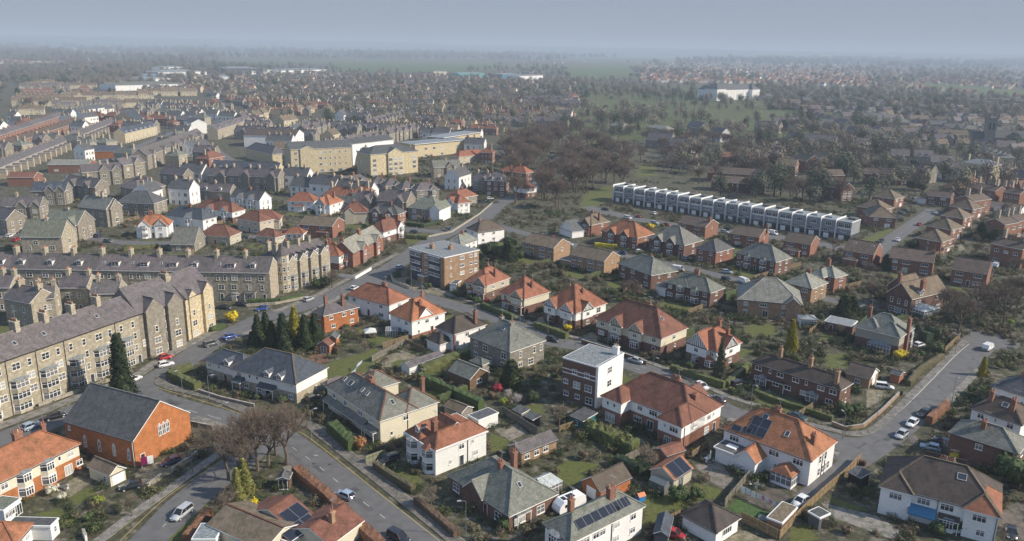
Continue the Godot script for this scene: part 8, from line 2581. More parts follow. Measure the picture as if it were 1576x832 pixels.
	hedge("low hedge by the ashlar house forecourt",[-86.54,-216.2,-83.74,-219.6],1.6,1.4,Color(.055,.085,.022),1)
	hedge("rough hedge along the main road by slate bungalow",[-16.71,-128.7,-12.3,-123,-8.6,-118.2],1.4,1.2,Color(.12,.08,.05),1)
	hedge("dark garden hedge behind the stone tiled garage",[21.49,-143.5,25.09,-139.6,27.24,-140.3],2,2.2,Color(.035,.055,.02),1)
	fence("brown board fence beside the green court",[39.47,-128.7,46.99,-139.3],1.8,Color(.24,.215,.18))
	fence("tan board fence along the back drive",[46.27,-118.8,52.56,-126.3,60.55,-134.7,66.36,-140.6,71.76,-146.6],1.8,Color(.36,.25,.14))
	fence("tan board fence across the front of green court",[41.22,-124.3,43.6,-121.7,46.12,-118.8],1.9,Color(.36,.25,.14))
	fence("brown fence beside the red parked car",[26.35,-121.5,30.63,-124.8],1.8,Color(.27,.19,.11))
	fence("grey panel fence between the garden sheds",[-1.59,-166,2.29,-160.7,6.14,-155.6],1.8,Color(.24,.215,.18))
	fence("pale panel fence around the round lawn garden",[-36.47,-195.3,-33.12,-201.6,-29.57,-208.3],1.8,Color(.24,.215,.18))
	fence("dark panel fence beside the dark roofed house",[-29.35,-208.3,-23.47,-202.4],1.7,Color(.27,.19,.11))
	fence("old fence beside the stone tiled garage",[21.19,-142.5,26.97,-147.6],1.7,Color(.24,.215,.18))
	fence("weathered fence at the red winged house drive",[37.13,-146.3,41.97,-151.7],1.7,Color(.27,.19,.11))
	fence("pale green gate fence between cream pair and bay house",[-28.47,-142.2,-24.94,-145.3],1.7,Color(.3,.31,.2))
	fence("dark red brown fence behind the awning semi yard",[52.9,-125.5,54.26,-122.8,56.26,-122.1],1.8,Color(.27,.19,.11))
	fence("fence of the slate workshop garden",[10.74,-156.9,13.95,-159.2,15.85,-161.5],1.7,Color(.27,.19,.11))
	fence("fence near the gothic gable house drive",[120.9,-208.5,132.3,-221.4],1.7,Color(.36,.25,.14))
	fence("fence behind the arched porch house",[87.93,-221.9,93.3,-228.4],1.7,Color(.36,.25,.14))
	fence("long dark fence beside the brick forecourt",[-49.24,-202.8,-46.46,-200],1.8,Color(.27,.19,.11))
	fence("garden fence between two Tudor houses",[65.9,-247.7,73.77,-237.9],1.6,Color(.24,.215,.18))
	low_wall("pale stone wall around the forecourt of brick flats",[-43.75,-276.9,-41.67,-269.4,-34.83,-261.7],1,"ashlar",.35)
	low_wall("curved low brick wall on the right street corner",[72.21,-162.9,74.13,-160.5,78.71,-161.9,86.54,-170,95.4,-180.2],.9,"brownbrick",.35)
	low_wall("white painted garden wall by the street corner",[-61.89,-275.1,-55.83,-272.8,-52.41,-285.2],1.2,"white",.35)
	low_wall("tan stone wall beside the hall car",[-65.1,-137.7,-63.84,-141.2,-62.74,-143.8],1.1,"stone",.35)
	low_wall("tan stone wall before the hall entrance",[-67.2,-131.7,-66.24,-135.6],1.1,"stone",.35)
	low_wall("dark brick wall before the long Tudor pair",[20.07,-212,28.19,-204.8,35.96,-196.5],1.2,"dkbrick",.35)
	low_wall("low stone wall before the white cottages",[-74.38,-175,-67.3,-171,-58.53,-167.3],.8,"greystone",.35)
	low_wall("rough stone wall behind the hall pavement",[-69.16,-157.5,-66.17,-156.4,-63.71,-155.6],1.2,"greystone",.35)
	low_wall("low stone wall along the turret street",[-83.93,-239.9,-75.64,-242.4,-67.63,-249.3],.8,"stone",.35)
	low_wall("low stone wall under the front terrace",[-107.1,-165.7,-101.6,-174.9,-95,-185.9],.8,"stone",.35)
	low_wall("low wall opposite the brick flats",[-36.81,-339.6,-27.35,-349.9,-16.81,-390.2],.8,"stone",.35)
	low_wall("buff gate wall by the lower corner garage",[-71.44,-117.1,-70.03,-115.3],1.2,"white",.35)
	low_wall("low wall along the avenue street",[-16.81,-390.2,-10.86,-422.1],.8,"stone",.35)
	plant("big","tall bare brown tree",-53.39,-135.4,15)
	plant("big","tall bare brown tree",-50.14,-134.5,12)
	plant("big","tall bare brown tree",-48.92,-138.9,16)
	plant("big","tall bare brown tree",-47.15,-140.2,15)
	plant("big","tall bare brown tree",-43.95,-141.6,15.5)
	plant("big","tall bare brown tree",-47.18,-145.1,13)
	plant("big","tall bare brown tree",-51.76,-143.4,13)
	plant("big","tall bare brown tree",-53.47,-140.8,11)
	plant("small","thin leafless tree",-49.09,-122,8)
	plant("round","round leafless street tree",-65.88,-122.7,5.2)
	plant("round","round leafless garden tree",-13.79,-126.7,5.5)
	plant("column","tall dark conifer column",-91.2,-172.7,15.5)
	plant("round","round grey leafless tree",27.36,-140,7.5)
	plant("round","broad twiggy garden tree",10.9,-159.8,7)
	plant("spruce","tall thin grey green spruce",52.89,-187.4,11.5)
	plant("gold","tall golden green conifer",78.02,-208.3,9.5)
	plant("gold","small golden conifer",122.6,-192.8,5.5)
	plant("fir","dense dark green conifer",-69.88,-206.7,9)
	plant("fir","dense dark green conifer",-64.82,-203,8.5)
	plant("fir","dense dark green conifer",-61.58,-202.1,11)
	plant("fir","dense dark green conifer",-56.31,-204.3,10)
	plant("fir","dense dark green conifer",-54.63,-208.4,9)
	plant("fir","dense dark green conifer",-69.28,-211.9,8)
	plant("gold","golden topped conifer",-60,-208.1,11)
	plant("cypress","yellow green soft cypress",-49.21,-128.6,6.5)
	plant("cypress","yellow green soft cypress",-48.44,-130.2,7.5)
	plant("red","wide reddish bare tree",132.7,-223.6,17)
	plant("red","wide reddish bare tree",137,-239.1,14)
	plant("red","wide reddish bare tree",147.6,-239.6,15)
	plant("big","greenish bare tree with forked trunk",151.3,-232.1,18)
	plant("big","tall bare tree",165.3,-248.6,15)
	plant("red","leafless brown garden tree",40.44,-250.7,9)
	plant("red","leafless brown garden tree",38.34,-255,8)
	plant("red","leafless brown garden tree",120.1,-254.9,9)
	plant("red","leafless brown garden tree",131.1,-282.4,8)
	plant("red","leafless brown garden tree",133.5,-321.8,8)
	plant("red","leafless brown garden tree",146.6,-322.7,7)
	plant("red","leafless brown garden tree",9.74,-280.6,7)
	plant("red","leafless brown garden tree",19.05,-351.4,7)
	plant("ever","dark evergreen by the flats",-8.78,-304.8,9)
	plant("ever","dark evergreen by the flats",-5.07,-302.9,8)
	plant("ever","dark evergreen by the flats",-1.39,-301.1,8)
	plant("ever","dark evergreen by the flats",2.25,-302.4,6)
	plant("ever","dark evergreen tree",105.1,-239.4,7)
	plant("ever","dark evergreen tree",108.5,-241.6,6)
	plant("ever","dark evergreen tree",144.5,-297.2,6)
	plant("ever","dark evergreen tree",122.8,-218.4,6)
	plant("ever","dark evergreen tree",211.5,-351.4,8)
	plant("ever","dark evergreen tree",215.7,-347.9,6)
	plant("ever","dark evergreen tree",269.2,-429.2,6)
	plant("ever","dark evergreen tree",245.8,-489.8,7)
	plant("ever","dark evergreen tree",249.8,-483.1,7)
	plant("ever","dark evergreen tree",171,-331.3,6)
	plant("ever","dark evergreen tree",58.33,-193.2,3)
	plant("red","broad leafless tree",-61.59,-261.2,8)
	plant("round","round clipped brown tree",-49.53,-309.8,6)
	plant("ever","dark holly tree",-64,-261.1,5.5)
	plant("round","twiggy grey fruit tree",-42.55,-208.9,4.5)
	plant("round","twiggy grey fruit tree",-46.77,-212.4,4.5)
	plant("round","twiggy grey fruit tree",-39.52,-201.9,4)
	plant("round","twiggy grey fruit tree",-49.14,-211.1,4)
	plant("pinkb","pale pink blossom tree",1.62,-170.3,3.6)
	plant("pinkb","pale pink blossom tree",-.6,-173.2,3.3)
	plant("redb","crimson leaved shrub",-3.1,-177.5,2.6)
	plant("ever","dark yew tree",.1,-180.4,7)
	plant("ever","bright green bay bush",5.29,-171.7,4)
	plant("yellow","yellow forsythia bush in flower",-83.39,-225.1,4.2)
	plant("yellow","yellow forsythia bush in flower",16.82,-222,2.6)
	plant("yellow","yellow flowering bush",-45.73,-126.3,2)
	plant("yellow","yellow flowering bush",-31.73,-123.5,2)
	plant("yellow","yellow flowering bush",105.7,-203.5,3)
	plant("yellow","yellow flowering bush",107.3,-204.2,3)
	plant("yellow","yellow flowering bush",64.09,-360.8,4)
	plant("yellow","yellow flowering bush",91.3,-147.8,2)
	plant("whiteb","white blossom bush",-83.66,-129.4,2.4)
	plant("whiteb","white blossom bush",-80.67,-127.4,2)
	plant("lime","lime green clipped bush",-73.51,-126.2,2.2)
	plant("copperb","copper coloured clipped bush",-30.96,-148.5,3.4)
	plant("shrub","dark green bush",-72.73,-121,2)
	plant("redb","bright pink azalea bush",-7.85,-246.8,2.2)
	plant("redb","red berried bush",-117,-490.9,2.5)
	plant("pinkb","pink blossom tree",91.6,-150.5,4)
	plant("pinkb","pink blossom tree",85.23,-153,3)
	plant("shrub","rounded green garden bush",31.11,-130.5,4)
	plant("shrub","rounded green garden bush",34.79,-131.2,3)
	plant("shrub","rounded green garden bush",97.9,-138.8,7)
	plant("shrub","rounded green garden bush",99.3,-137.3,8)
	plant("shrub","rounded green garden bush",74.45,-121.2,3)
	plant("shrub","rounded green garden bush",78.54,-122,3.2)
	plant("shrub","rounded green garden bush",-18.27,-253.5,3.5)
	plant("shrub","rounded green garden bush",-13.69,-250.8,3)
	plant("shrub","rounded green garden bush",-11.3,-246.6,3.2)
	plant("shrub","rounded green garden bush",113.6,-180.7,3)
	plant("shrub","rounded green garden bush",117,-182.8,2.2)
	plant("shrub","rounded green garden bush",76.87,-167.9,4)
	plant("shrub","rounded green garden bush",80.18,-169.2,3)
	plant("shrub","rounded green garden bush",-.67,-120.8,3)
	plant("shrub","rounded green garden bush",-71.11,-175.8,2)
	plant("shrub","rounded green garden bush",-59.22,-171.3,1.6)
	plant("shrub","rounded green garden bush",118.4,-208.4,4.5)
	plant("shrub","rounded green garden bush",-66.4,-260.9,4.5)
	plant("shrub","rounded green garden bush",-36.11,-268,2.5)
	plant("shrub","rounded green garden bush",-28.93,-262,3)
	plant("olive","overgrown evergreen bush in the wide hedge",17.27,-157.8,3.6)
	plant("olive","overgrown evergreen bush in the wide hedge",18.63,-156.1,4)
	plant("olive","overgrown evergreen bush in the wide hedge",19.96,-154.3,4.4)
	plant("olive","overgrown evergreen bush in the wide hedge",21.39,-153.7,3.6)
	plant("olive","overgrown evergreen bush in the wide hedge",22.64,-151.6,4)
	plant("olive","overgrown evergreen bush in the wide hedge",24.06,-150,4.4)
	plant("olive","overgrown evergreen bush in the wide hedge",25.14,-148.3,3.6)
	vehicle("estate","silver people carrier on the side road",-57.33,-123.2,2.822,Color(.42,.44,.46))
	vehicle("hatch","dark blue hatchback on the hall forecourt",-66.63,-141,2.277,Color(.015,.02,.06))
	vehicle("hatch","dark hatchback before the cream garage",-70.3,-131.8,2.081,Color(.015,.016,.02))
	vehicle("hatch","silver blue hatchback driving by the copper hedge",-30.06,-129.9,1.007,Color(.3,.38,.48))
	vehicle("estate","black estate car at the lower edge of the main road",-18.38,-117.1,-2.24,Color(.015,.016,.02))
	vehicle("estate","dark car with roof bars beside the white bay house",-24.06,-143.3,2.189,Color(.015,.016,.02))
	vehicle("hatch","white hatchback driving past the gabled terrace",-88.55,-190.4,-.88,Color(.75,.75,.75))
	vehicle("estate","dark grey estate parked by the white cottages",-82.37,-205.5,-.756,Color(.1,.105,.11))
	vehicle("saloon","blue saloon parked beyond the grey estate",-79.39,-211.3,-.737,Color(.02,.07,.28))
	vehicle("mini","small red car before the gabled terrace",-90.6,-195.3,-.841,Color(.4,.02,.02))
	vehicle("hatch","white car half hidden by the conifer column",-92.3,-180.8,-.448,Color(.75,.75,.75))
	vehicle("hatch","bright blue car before the turret house",-78,-236.5,2.124,Color(.02,.07,.28))
	vehicle("saloon","black saloon parked by the ashlar house",-90.1,-237.1,-1.732,Color(.015,.016,.02))
	vehicle("hatch","black hatchback near the turret street corner",-85.61,-240.5,-1.787,Color(.015,.016,.02))
	vehicle("hatch","silver car beside the conifer brick house",-65.98,-246.8,-.492,Color(.42,.44,.46))
	vehicle("hatch","silver blue car in the shade of brick flats",-41.92,-287.6,-.58,Color(.3,.38,.48))
	vehicle("hatch","black car parked before the twin gabled Tudor",11.91,-213.3,-2.242,Color(.015,.016,.02))
	vehicle("hatch","white hatchback parked behind the red winged house",47.3,-182,-2.592,Color(.75,.75,.75))
	vehicle("estate","dark off-road car by the spruce Tudor hedge",56.9,-183.9,-.995,Color(.015,.016,.02))
	vehicle("estate","white estate on the tan drive of brick row",93.1,-183.6,-1.869,Color(.75,.75,.75))
	vehicle("hatch","dark car shaded by the copper brown hedge",95.5,-168.6,2.236,Color(.015,.016,.02))
	vehicle("hatch","white hatchback with sunroof on the right street",90.3,-163.4,2.344,Color(.75,.75,.75))
	vehicle("hatch","silver hatchback parked nose out, lowest of three",85.25,-157.7,2.318,Color(.42,.44,.46))
	vehicle("hatch","pale blue car before the plain brick house",88.78,-152.1,.992,Color(.3,.38,.48))
	vehicle("hatch","dark blue car next to the pale blue car",92.7,-154.8,.708,Color(.015,.02,.06))
	vehicle("hatch","white car at the end of the back drive",53.82,-130.2,2.264,Color(.75,.75,.75))
	vehicle("saloon","dark teal saloon before the white solar semi chimney",65.44,-165.9,-2.417,Color(.03,.07,.08))
	vehicle("saloon","black car at the lower corner by awning semi",87.37,-121.5,2.698,Color(.015,.016,.02))
	vehicle("hatch","red car at the brown pyramid roof",28.51,-119.2,-1.979,Color(.4,.02,.02))
	vehicle("hatch","light blue car below the front terrace",-102.5,-155.1,-.479,Color(.3,.38,.48))
	vehicle("saloon","black car below the front terrace",-100.1,-160,-.855,Color(.015,.016,.02))
	vehicle("hatch","dark car between cottages and cream pair",-45.93,-171.3,-.639,Color(.015,.016,.02))
	vehicle("van","white van parked beside the near lane semi",62.96,-291.2,-2.192,Color(.75,.75,.75))
	vehicle("van","small white van by the lane bay semi",83.72,-275.7,-2.721,Color(.75,.75,.75))
	vehicle("hatch","white car before the orange Tudor pair",52.35,-317.9,-1.179,Color(.75,.75,.75))
	vehicle("hatch","silver car under the slate Tudor pair",69.81,-308.3,-1.005,Color(.42,.44,.46))
	vehicle("hatch","pale blue car by the lane pyramid house",80.81,-288.7,-1.864,Color(.3,.38,.48))
	vehicle("hatch","dark car across from the lane pyramid house",78.13,-278.9,-2.522,Color(.015,.016,.02))
	vehicle("van","white van beside the car park gable",119.3,-356.4,-2.584,Color(.75,.75,.75))
	vehicle("van","white motor van by the dormer brick row",190.9,-304.2,-.721,Color(.75,.75,.75))
	vehicle("hatch","white car behind the twin hipped house",116.4,-213.6,-.98,Color(.75,.75,.75))
	vehicle("van","white van in the turning circle",135.2,-212.1,-.872,Color(.75,.75,.75))
	vehicle("hatch","first parked car in the close bays, counted from below",187.9,-389.5,-2.691,Color(.3,.38,.48))
	vehicle("hatch","second parked car in the close bays, counted from below",194.3,-397.1,-2.842,Color(.015,.016,.02))
	vehicle("hatch","third parked car in the close bays, counted from below",202.5,-408.9,-2.461,Color(.1,.105,.11))
	vehicle("hatch","fourth parked car in the close bays, counted from below",208.6,-418,-2.257,Color(.015,.016,.02))
	vehicle("hatch","white car driving along the avenue bend",-12.75,-432.4,-1.303,Color(.75,.75,.75))
	vehicle("saloon","dark car before the white row, park end",48.09,-407.2,-2.197,Color(.015,.016,.02))
	vehicle("hatch","white car under the white row",72.26,-398.5,-.737,Color(.75,.75,.75))
	vehicle("hatch","red car beside the green slate villa",-205.9,-320.9,.025,Color(.4,.02,.02))
	vehicle("hatch","white car by the red car and villas",-212.6,-327.6,.098,Color(.75,.75,.75))
	vehicle("hatch","dark car in the turret junction road",-43.75,-347.4,-1.498,Color(.015,.016,.02))
	lamp_post(-34.38,-261.7,9,"tall grey lamp post before the brick flats wall")
	lamp_post(-30.32,-258.1,8,"second grey lamp post by the flats forecourt")
	lamp_post(-7.1,-118.1,7,"black lamp post beside the slate bungalow")
	lamp_post(-70.19,-170.9,6,"grey lamp post before the white cottages")
	lamp_post(123.7,-208,6,"lamp post near the turning circle")
	lamp_post(10.76,-218.5,6,"lamp post beside the twin gabled Tudor hedge")
	lamp_post(71.88,-156.2,6,"lamp post at the white solar semi corner")
	lamp_post(-60.93,-137.3,4,"thin grey post on the side road verge")
	lamp_post(84.27,-283.7,6,"lamp post opposite the lane bay semi")
	lamp_post(-22.63,-389.7,6,"lamp post on the avenue bend")
	lamp_post(-81.98,-190.2,6,"lamp post by the cottage street end")
	caravan(10.99,-127.3,.645)
	washing_line(43.31,-133.2,48.01,-128.1)
	white_sheet(-39.83,-185.4,-38.24,-190.8)
	parasol(40.65,-145.2)
	garden_table(40.2,-145.5,"round white patio table under the folded parasol")
	garden_table(-82.46,-131,"dark round table on the patio of the red bay semi")
	garden_table(47.39,-135.8,"grey patio table behind the washing line")
	greenhouse(28.58,-134.3,-.77,3.4,2.2,"dark green glasshouse beside the solar garden room")
	greenhouse(46.14,-123.1,-.515,4.2,1.6,"low glass frame shed against the tan fence")
	greenhouse(-34.15,-215.6,.047,3.4,2.6,"white octagon garden conservatory near the orange roof")
	gazebo(-40.17,-214)
	play_set(24.4,-130.6)
	street_sign(-81.37,-176.9,-.428)
	person(-62,-142.4)
	person_board(-70.57,-139.5,.512)
	wheelie_bin(71.17,-145.1,"brown wheelie bin by the back drive gate")
	wheelie_bin(71.73,-144.8,"second brown wheelie bin by the back drive gate")
	wheelie_bin(118.7,-204.8,"black wheelie bin at the right street hedge")
	wheelie_bin(95.5,-179.8,"black wheelie bin at the brick wall end")
	wheelie_bin(103.8,-173.3,"black wheelie bin by the copper hedge")
	house("shed","grey flat topped shed beside the pale yard",54.64,-123.6,-1.011,"shed",{"e":2.2,"r":"f","rm":"grey","lod":0,"w":2.2,"d":2.6,"wa":"grey"},"shed")
	house("garage","flat grey roofed garage beside the white car",48.05,-123.3,-.708,"block",{"e":2.3,"rm":"tan","lod":0,"w":2.61,"d":6.53,"wa":"brownbrick"},"garage")
	mark("the flat grey garage")
	house("shed","dark timber shed behind the tan fence",67.58,-137.8,-1.042,"shed",{"e":2.2,"r":"lz","p":8,"rm":"grey","lod":0,"w":2.5,"d":2.8,"wa":"black"},"shed")
	house("shed","low grey slatted log store by the panel fence",2.5,-164,-.834,"shed",{"e":1.8,"r":"lz","p":8,"rm":"grey","lod":0,"w":2.84,"d":2.2,"wa":"greystone"},"shed")
	house("shed","second low dark shed by the panel fence",5.03,-160.9,-.871,"shed",{"e":1.8,"r":"lz","p":8,"rm":"grey","lod":0,"w":2.61,"d":2.2,"wa":"black"},"shed")
	house("carport","white framed glass carport at the lower edge",-49.33,-114.7,.027,"shed",{"e":2.4,"r":"f","rm":"lead","lod":0,"win":{"f":"30x 70x","r":"50x"},"w":3.61,"d":4.2,"wa":"white"},"carport")
	house("shed","orange brick gabled store beside the conifers",-49.04,-207.4,-.093,"garage",{"e":2.4,"r":"gz","p":38,"rm":"grey","lod":0,"w":2.2,"d":2.7,"wa":"orangebrick"},"shed")
	house("outbuilding","teal and slate side extension of the cream pair",-42.33,-176.3,-.638,"garage",{"e":2.6,"r":"h","p":30,"rm":"purple","lod":0,"w":2.2,"d":5.2,"wa":"teal"},"outbuilding")
	house("shed","white conservatory shed beside the golden conifer",90.1,-230.2,-.117,"shed",{"e":2.6,"r":"h","p":18,"rm":"lead","lod":0,"win":{"f":"30x 75x"},"w":4.83,"d":4.2,"wa":"white"},"shed")
	house("outbuilding","long flat grey garage with yellow door by twin hipped house",98.8,-226.2,-.646,"block",{"e":2.8,"rm":"lead","lod":0,"win":{"f":"25d"},"w":7.65,"d":6.2,"wa":"dkbrick"},"outbuilding")
	house("white_hotel","large white hotel with grey mansard roof facing the park",380.1,-1437.4,.66,"stonehip",{"oh":.3,"e":17,"p":40,"rm":"grey","sill":false,"win":{"f":"4N 11N 18N 25N 32N 39N 46N 53N 60N 67N 74N 81N 88N 95N/4N 11N 18N 25N 32N 39N 46N 53N 60N 67N 74N 81N 88N 95N/4N 11N 18N 25N 32N 39N 46N 53N 60N 67N 74N 81N 88N 95N/4N 11N 18N 25N 32N 39N 46N 53N 60N 67N 74N 81N 88N 95N"},"bl":[[-48.13,4,24,28,19,"h",40],[48.13,6,22,24,17,"h",40]],"w":120.3,"d":21.4,"wa":"white"},"hotel")
	mark("the white hotel")
	house("white_hotel_wing","grey shaded wing of the white hotel",341.3,-1432,-1.166,"stonehip",{"oh":.3,"e":16,"p":40,"rm":"grey","win":{"f":"20N 40N 60N 80N/20N 40N 60N 80N/20N 40N 60N 80N"},"w":45.99,"d":17.4,"wa":"white"},"hotel wing")
	house("works_shed","white low shed of the works, leftmost",-767.1,-1678.8,-.337,"hip",{"oh":.3,"rm":"lead","p":8,"e":10,"win":{},"w":60.64,"d":59.4,"wa":"white"},"shed")
	house("works_shed","wide pale green shed of the works",-664.9,-1456.9,.883,"hip",{"oh":.3,"rm":"mossy","p":8,"e":9,"win":{},"w":124.5,"d":59.4,"wa":"white"},"shed")
	house("works_shed","broad white shed in the middle of works",-851.8,-2047,1.004,"hip",{"oh":.3,"rm":"lead","p":8,"e":12,"win":{},"w":136.8,"d":69.4,"wa":"white"},"shed")
	mark("the white works")
	house("works_shed","small white shed at back of works",-1006.3,-2371.8,1.519,"hip",{"oh":.3,"rm":"lead","p":8,"e":14,"win":{},"w":112.3,"d":39.4,"wa":"white"},"shed")
	house("works_shed","white shed in front of the broad shed",-751.8,-1679.5,1.452,"hip",{"oh":.3,"rm":"lead","p":8,"e":9,"win":{},"w":98.2,"d":39.4,"wa":"white"},"shed")
	house("works_shed","dark blue warehouse with white roof edge",-778.8,-2309.3,.605,"hip",{"oh":.3,"rm":"lead","wl":"grey","wu":"blue","p":8,"e":16,"win":{},"w":99.9,"d":59.4},"shed")
	house("works_shed","white shed below the blue warehouse",-670.8,-1879.4,.452,"hip",{"oh":.3,"rm":"lead","p":8,"e":9,"win":{},"w":42.17,"d":39.4,"wa":"white"},"shed")
	house("works_shed","white shed right of blue warehouse",-744.6,-2356.5,1.349,"hip",{"oh":.3,"rm":"lead","p":8,"e":9,"win":{},"w":150.3,"d":49.4,"wa":"white"},"shed")
	house("works_shed","long white sheds by the crane",-670.6,-2499.6,1.146,"hip",{"oh":.3,"rm":"lead","p":8,"e":8,"win":{},"w":239,"d":59.4,"wa":"white"},"shed")
	house("works_shed","white building before the yellow willow",-414.3,-2059.7,.452,"hip",{"oh":.3,"rm":"lead","p":8,"e":7,"win":{},"w":55.88,"d":29.4,"wa":"white"},"shed")
	house("works_shed","tan square building in the fields",-228.3,-2432.6,.534,"hip",{"oh":.3,"rm":"lead","p":8,"e":12,"win":{},"w":43.94,"d":29.4,"wa":"cream"},"shed")
	house("works_shed","turquoise sports hall in the fields",-128.1,-2258.5,.503,"hip",{"oh":.3,"rm":"lead","p":8,"e":14,"win":{},"w":80.95,"d":39.4,"wa":"turq"},"shed")
	mark("the turquoise hall")
	house("works_shed","blue school building beside white roof",-27.41,-2251.6,.987,"hip",{"oh":.3,"rm":"lead","p":8,"e":13,"win":{},"w":84.61,"d":39.4,"wa":"awning"},"shed")
	house("works_shed","white roofed school building",25.96,-2179.3,1.001,"hip",{"oh":.3,"rm":"lead","p":8,"e":12,"win":{},"w":122,"d":39.4,"wa":"white"},"shed")
	house("works_shed","long low brown building beyond the church",748.7,-1395.2,-.261,"hip",{"oh":.3,"rm":"brown","p":8,"e":9,"win":{},"w":91.3,"d":39.4,"wa":"brick"},"shed")
	house("works_shed","second long low building beyond the church",855.1,-1396.8,-1.178,"hip",{"oh":.3,"rm":"brown","p":8,"e":9,"win":{},"w":68.53,"d":39.4,"wa":"brick"},"shed")
	house("works_shed","blue clad shed amid white sheds",-832.5,-1836.2,1.546,"hip",{"oh":.3,"rm":"lead","p":8,"e":11,"win":{},"w":70.94,"d":29.4,"wa":"awning"},"shed")
	house("works_shed","pale distant sheds at the right edge",1778.4,-2897.3,-1.814,"hip",{"oh":.3,"rm":"lead","p":8,"e":9,"win":{},"w":302.4,"d":59.4,"wa":"white"},"shed")
	house("works_shed","white distant block above red roofs",2135.7,-6443.1,.768,"hip",{"oh":.3,"rm":"lead","p":8,"e":9,"win":{},"w":177.6,"d":29.4,"wa":"white"},"shed")
	church(434,-737.1)
	marks.append([434,-737.1,"the church tower"])
	street("long road",[-83.17,-207.1,-79.59,-217.9,-74.66,-230.4,-65.82,-241.7,-59.8,-253.9,-53.95,-266.4,-47.16,-283.7,-42.41,-302.1,-35.75,-330.9,-26.27,-353.1,-14.89,-378.3,-8.73,-411.8,.06,-441.1,9.66,-470.1,24.33,-545.5,41.4,-643.6,58.32,-769.7],4,12,9)
	street("Tudor street",[-20.51,-246.1,-9.96,-236.7,.85,-226.3,11.26,-213.5,19.64,-209.2,30.67,-197.7,38.79,-188.9,50.36,-169.2,57.81,-163.5,65.61,-158.7],3.5,5,6)
	street("lane",[3.25,-352.6,25.33,-330.4,45.23,-312.8,67.71,-294.4,84.5,-276.8,99.4,-263.3],3,4,8)
	street("villa street",[-219.2,-318.2,-202,-340.1,-164.8,-322,-133.1,-324.2,-105.3,-340.8,-83.03,-369.9],3,4,14)
	street("terrace street",[-243,-350.4,-256,-423.8,-294.2,-600.3,-332.4,-837.4],3.5,3,18)
	street("close",[227.5,-424.5,209.8,-400.7,184.7,-368.6,156.1,-330],3.8,2,4)
	street("car park lane",[49.92,-399.4,70.97,-377.4,100.9,-359.7,127.3,-344.7],4.4,2,9)
	street("main road",[-28.58,-130.8,-43.78,-147.7,-53.15,-156.1,-65.8,-161.9,-79.46,-168.5,-88.56,-174.3],3.8,4,0)
	street("right street",[77.85,-153.8,90.9,-166.6,104.8,-181.5,123.2,-202.1,133.6,-213.3],3.5,3,0)
	gardens()
	town_zone([-455.1,-1229.6,128,-1647,65.01,-862.6,-45.63,-789.9,-114.2,-935,-341.3,-917.6],190,["pv","sv","pv","st","wt","rb"],-.25)
	town_zone([289.2,-900.9,464.9,-1076.4,512.6,-808.4,374.6,-584.2,320.9,-578.3,317.1,-726],40,["pv","sv","dv"],-.1)
	town_zone([-944.2,-1492.6,-821.4,-1655.3,-466.2,-1260,-489.9,-963.6,-549.2,-859.9],95,["rb","rb","pv","st"],.5)
	town_zone([247.1,-492.9,307.7,-475.6,209.6,-316.1,182.3,-285.9,220.9,-378.5],10,["mb","mb","rb"],.6)
	tree_zone([-6.14,-681.5,41.14,-738.8,86.63,-629.1,66.53,-475.6,48.07,-413,19.82,-393.6,.15,-409,-6.54,-518.9],125,["big","red"],16,23)
	tree_zone([117.7,-750.1,369.2,-849.6,217.5,-490.1,175.4,-406.2,148.2,-460.9,82.19,-514.6],64,["big","red"],12,18)
	tree_zone([82.57,-1172,792.7,-1263.6,443.1,-695.5,369.2,-849.6,117.7,-750.1,55.18,-769.2],62,["big","red","red","ever"],13,19)
	tree_zone([-333.8,-2179.1,166.7,-2409.5,101.7,-1176.4,57.27,-800,-146.3,-1059.2],55,["red","big"],12,18)
	tree_zone([-905.1,-1430.1,-628.2,-1304,-494.3,-1039.5,-558.6,-874.9],30,["big","ever","red"],11,16)
	tree_zone([120.9,-713.8,324,-742.3,182.6,-415.4,145.5,-440.1,88.63,-515.2],44,["red"],12,17)
	tree_zone([335.2,-754.5,374.6,-584.2,307.7,-475.6,281.3,-496.2,217.5,-490.1],26,["big","red","ever"],8,13)
	tree_zone([235.3,-411.1,269.8,-413.9,191.3,-286.4,177.4,-294.5],14,["ever","red","big"],6,10)
	tree_zone([-558.6,-874.9,-457.6,-1460.6,-149.5,-798.8,-133,-435.1,-227.1,-373.6],28,["red","ever","big"],5,9)
	shrub_zone([-121.2,-174.1,-70.66,-222.8,-13.2,-323.2,61.02,-328.2,167.1,-247,88.69,-119.7,-28.5,-116.5,-93.1,-129.1],150,["shrub","shrub","olive","brown","brown","round","lime"],.8,2.6)
	shrub_zone([-164.4,-432.2,4.42,-582.1,69.54,-397.7,205.1,-315.8,136.1,-201.3,19.65,-196.3,-38.35,-193.9,-68.39,-279.8],130,["shrub","olive","brown","brown","round","round"],1,3.2)
	shrub_zone([-244.9,-372.2,-113.7,-604,-57.68,-299.1,-193.8,-290.4],60,["shrub","olive","brown","round"],1.2,3.5)
	town_zone([-347.5,-934.7,-115.3,-943.7,-13.9,-801.4,-90.2,-735.7,-154.7,-610.4],60,["pv","rb","st","wt"],-.25)
	undergrowth([69.54,-397.7,212.4,-477.9,307.7,-475.6,167.1,-247,126.3,-291.5],2600)
	undergrowth([-6.68,-731.8,341.2,-783.1,207.5,-466.4,76.46,-476.5,36.29,-395],1800)
	shrub_zone([69.54,-397.7,207.5,-466.4,307.7,-475.6,167.1,-247,126.3,-291.5],40,["olive","brown","round"],1.2,3)
	town_zone([-523,-817.8,-406.7,-1097,-156.6,-618.1,-128.8,-398.1,-240.3,-365],105,["pv","sv","pv","wt","rb"],-.2)
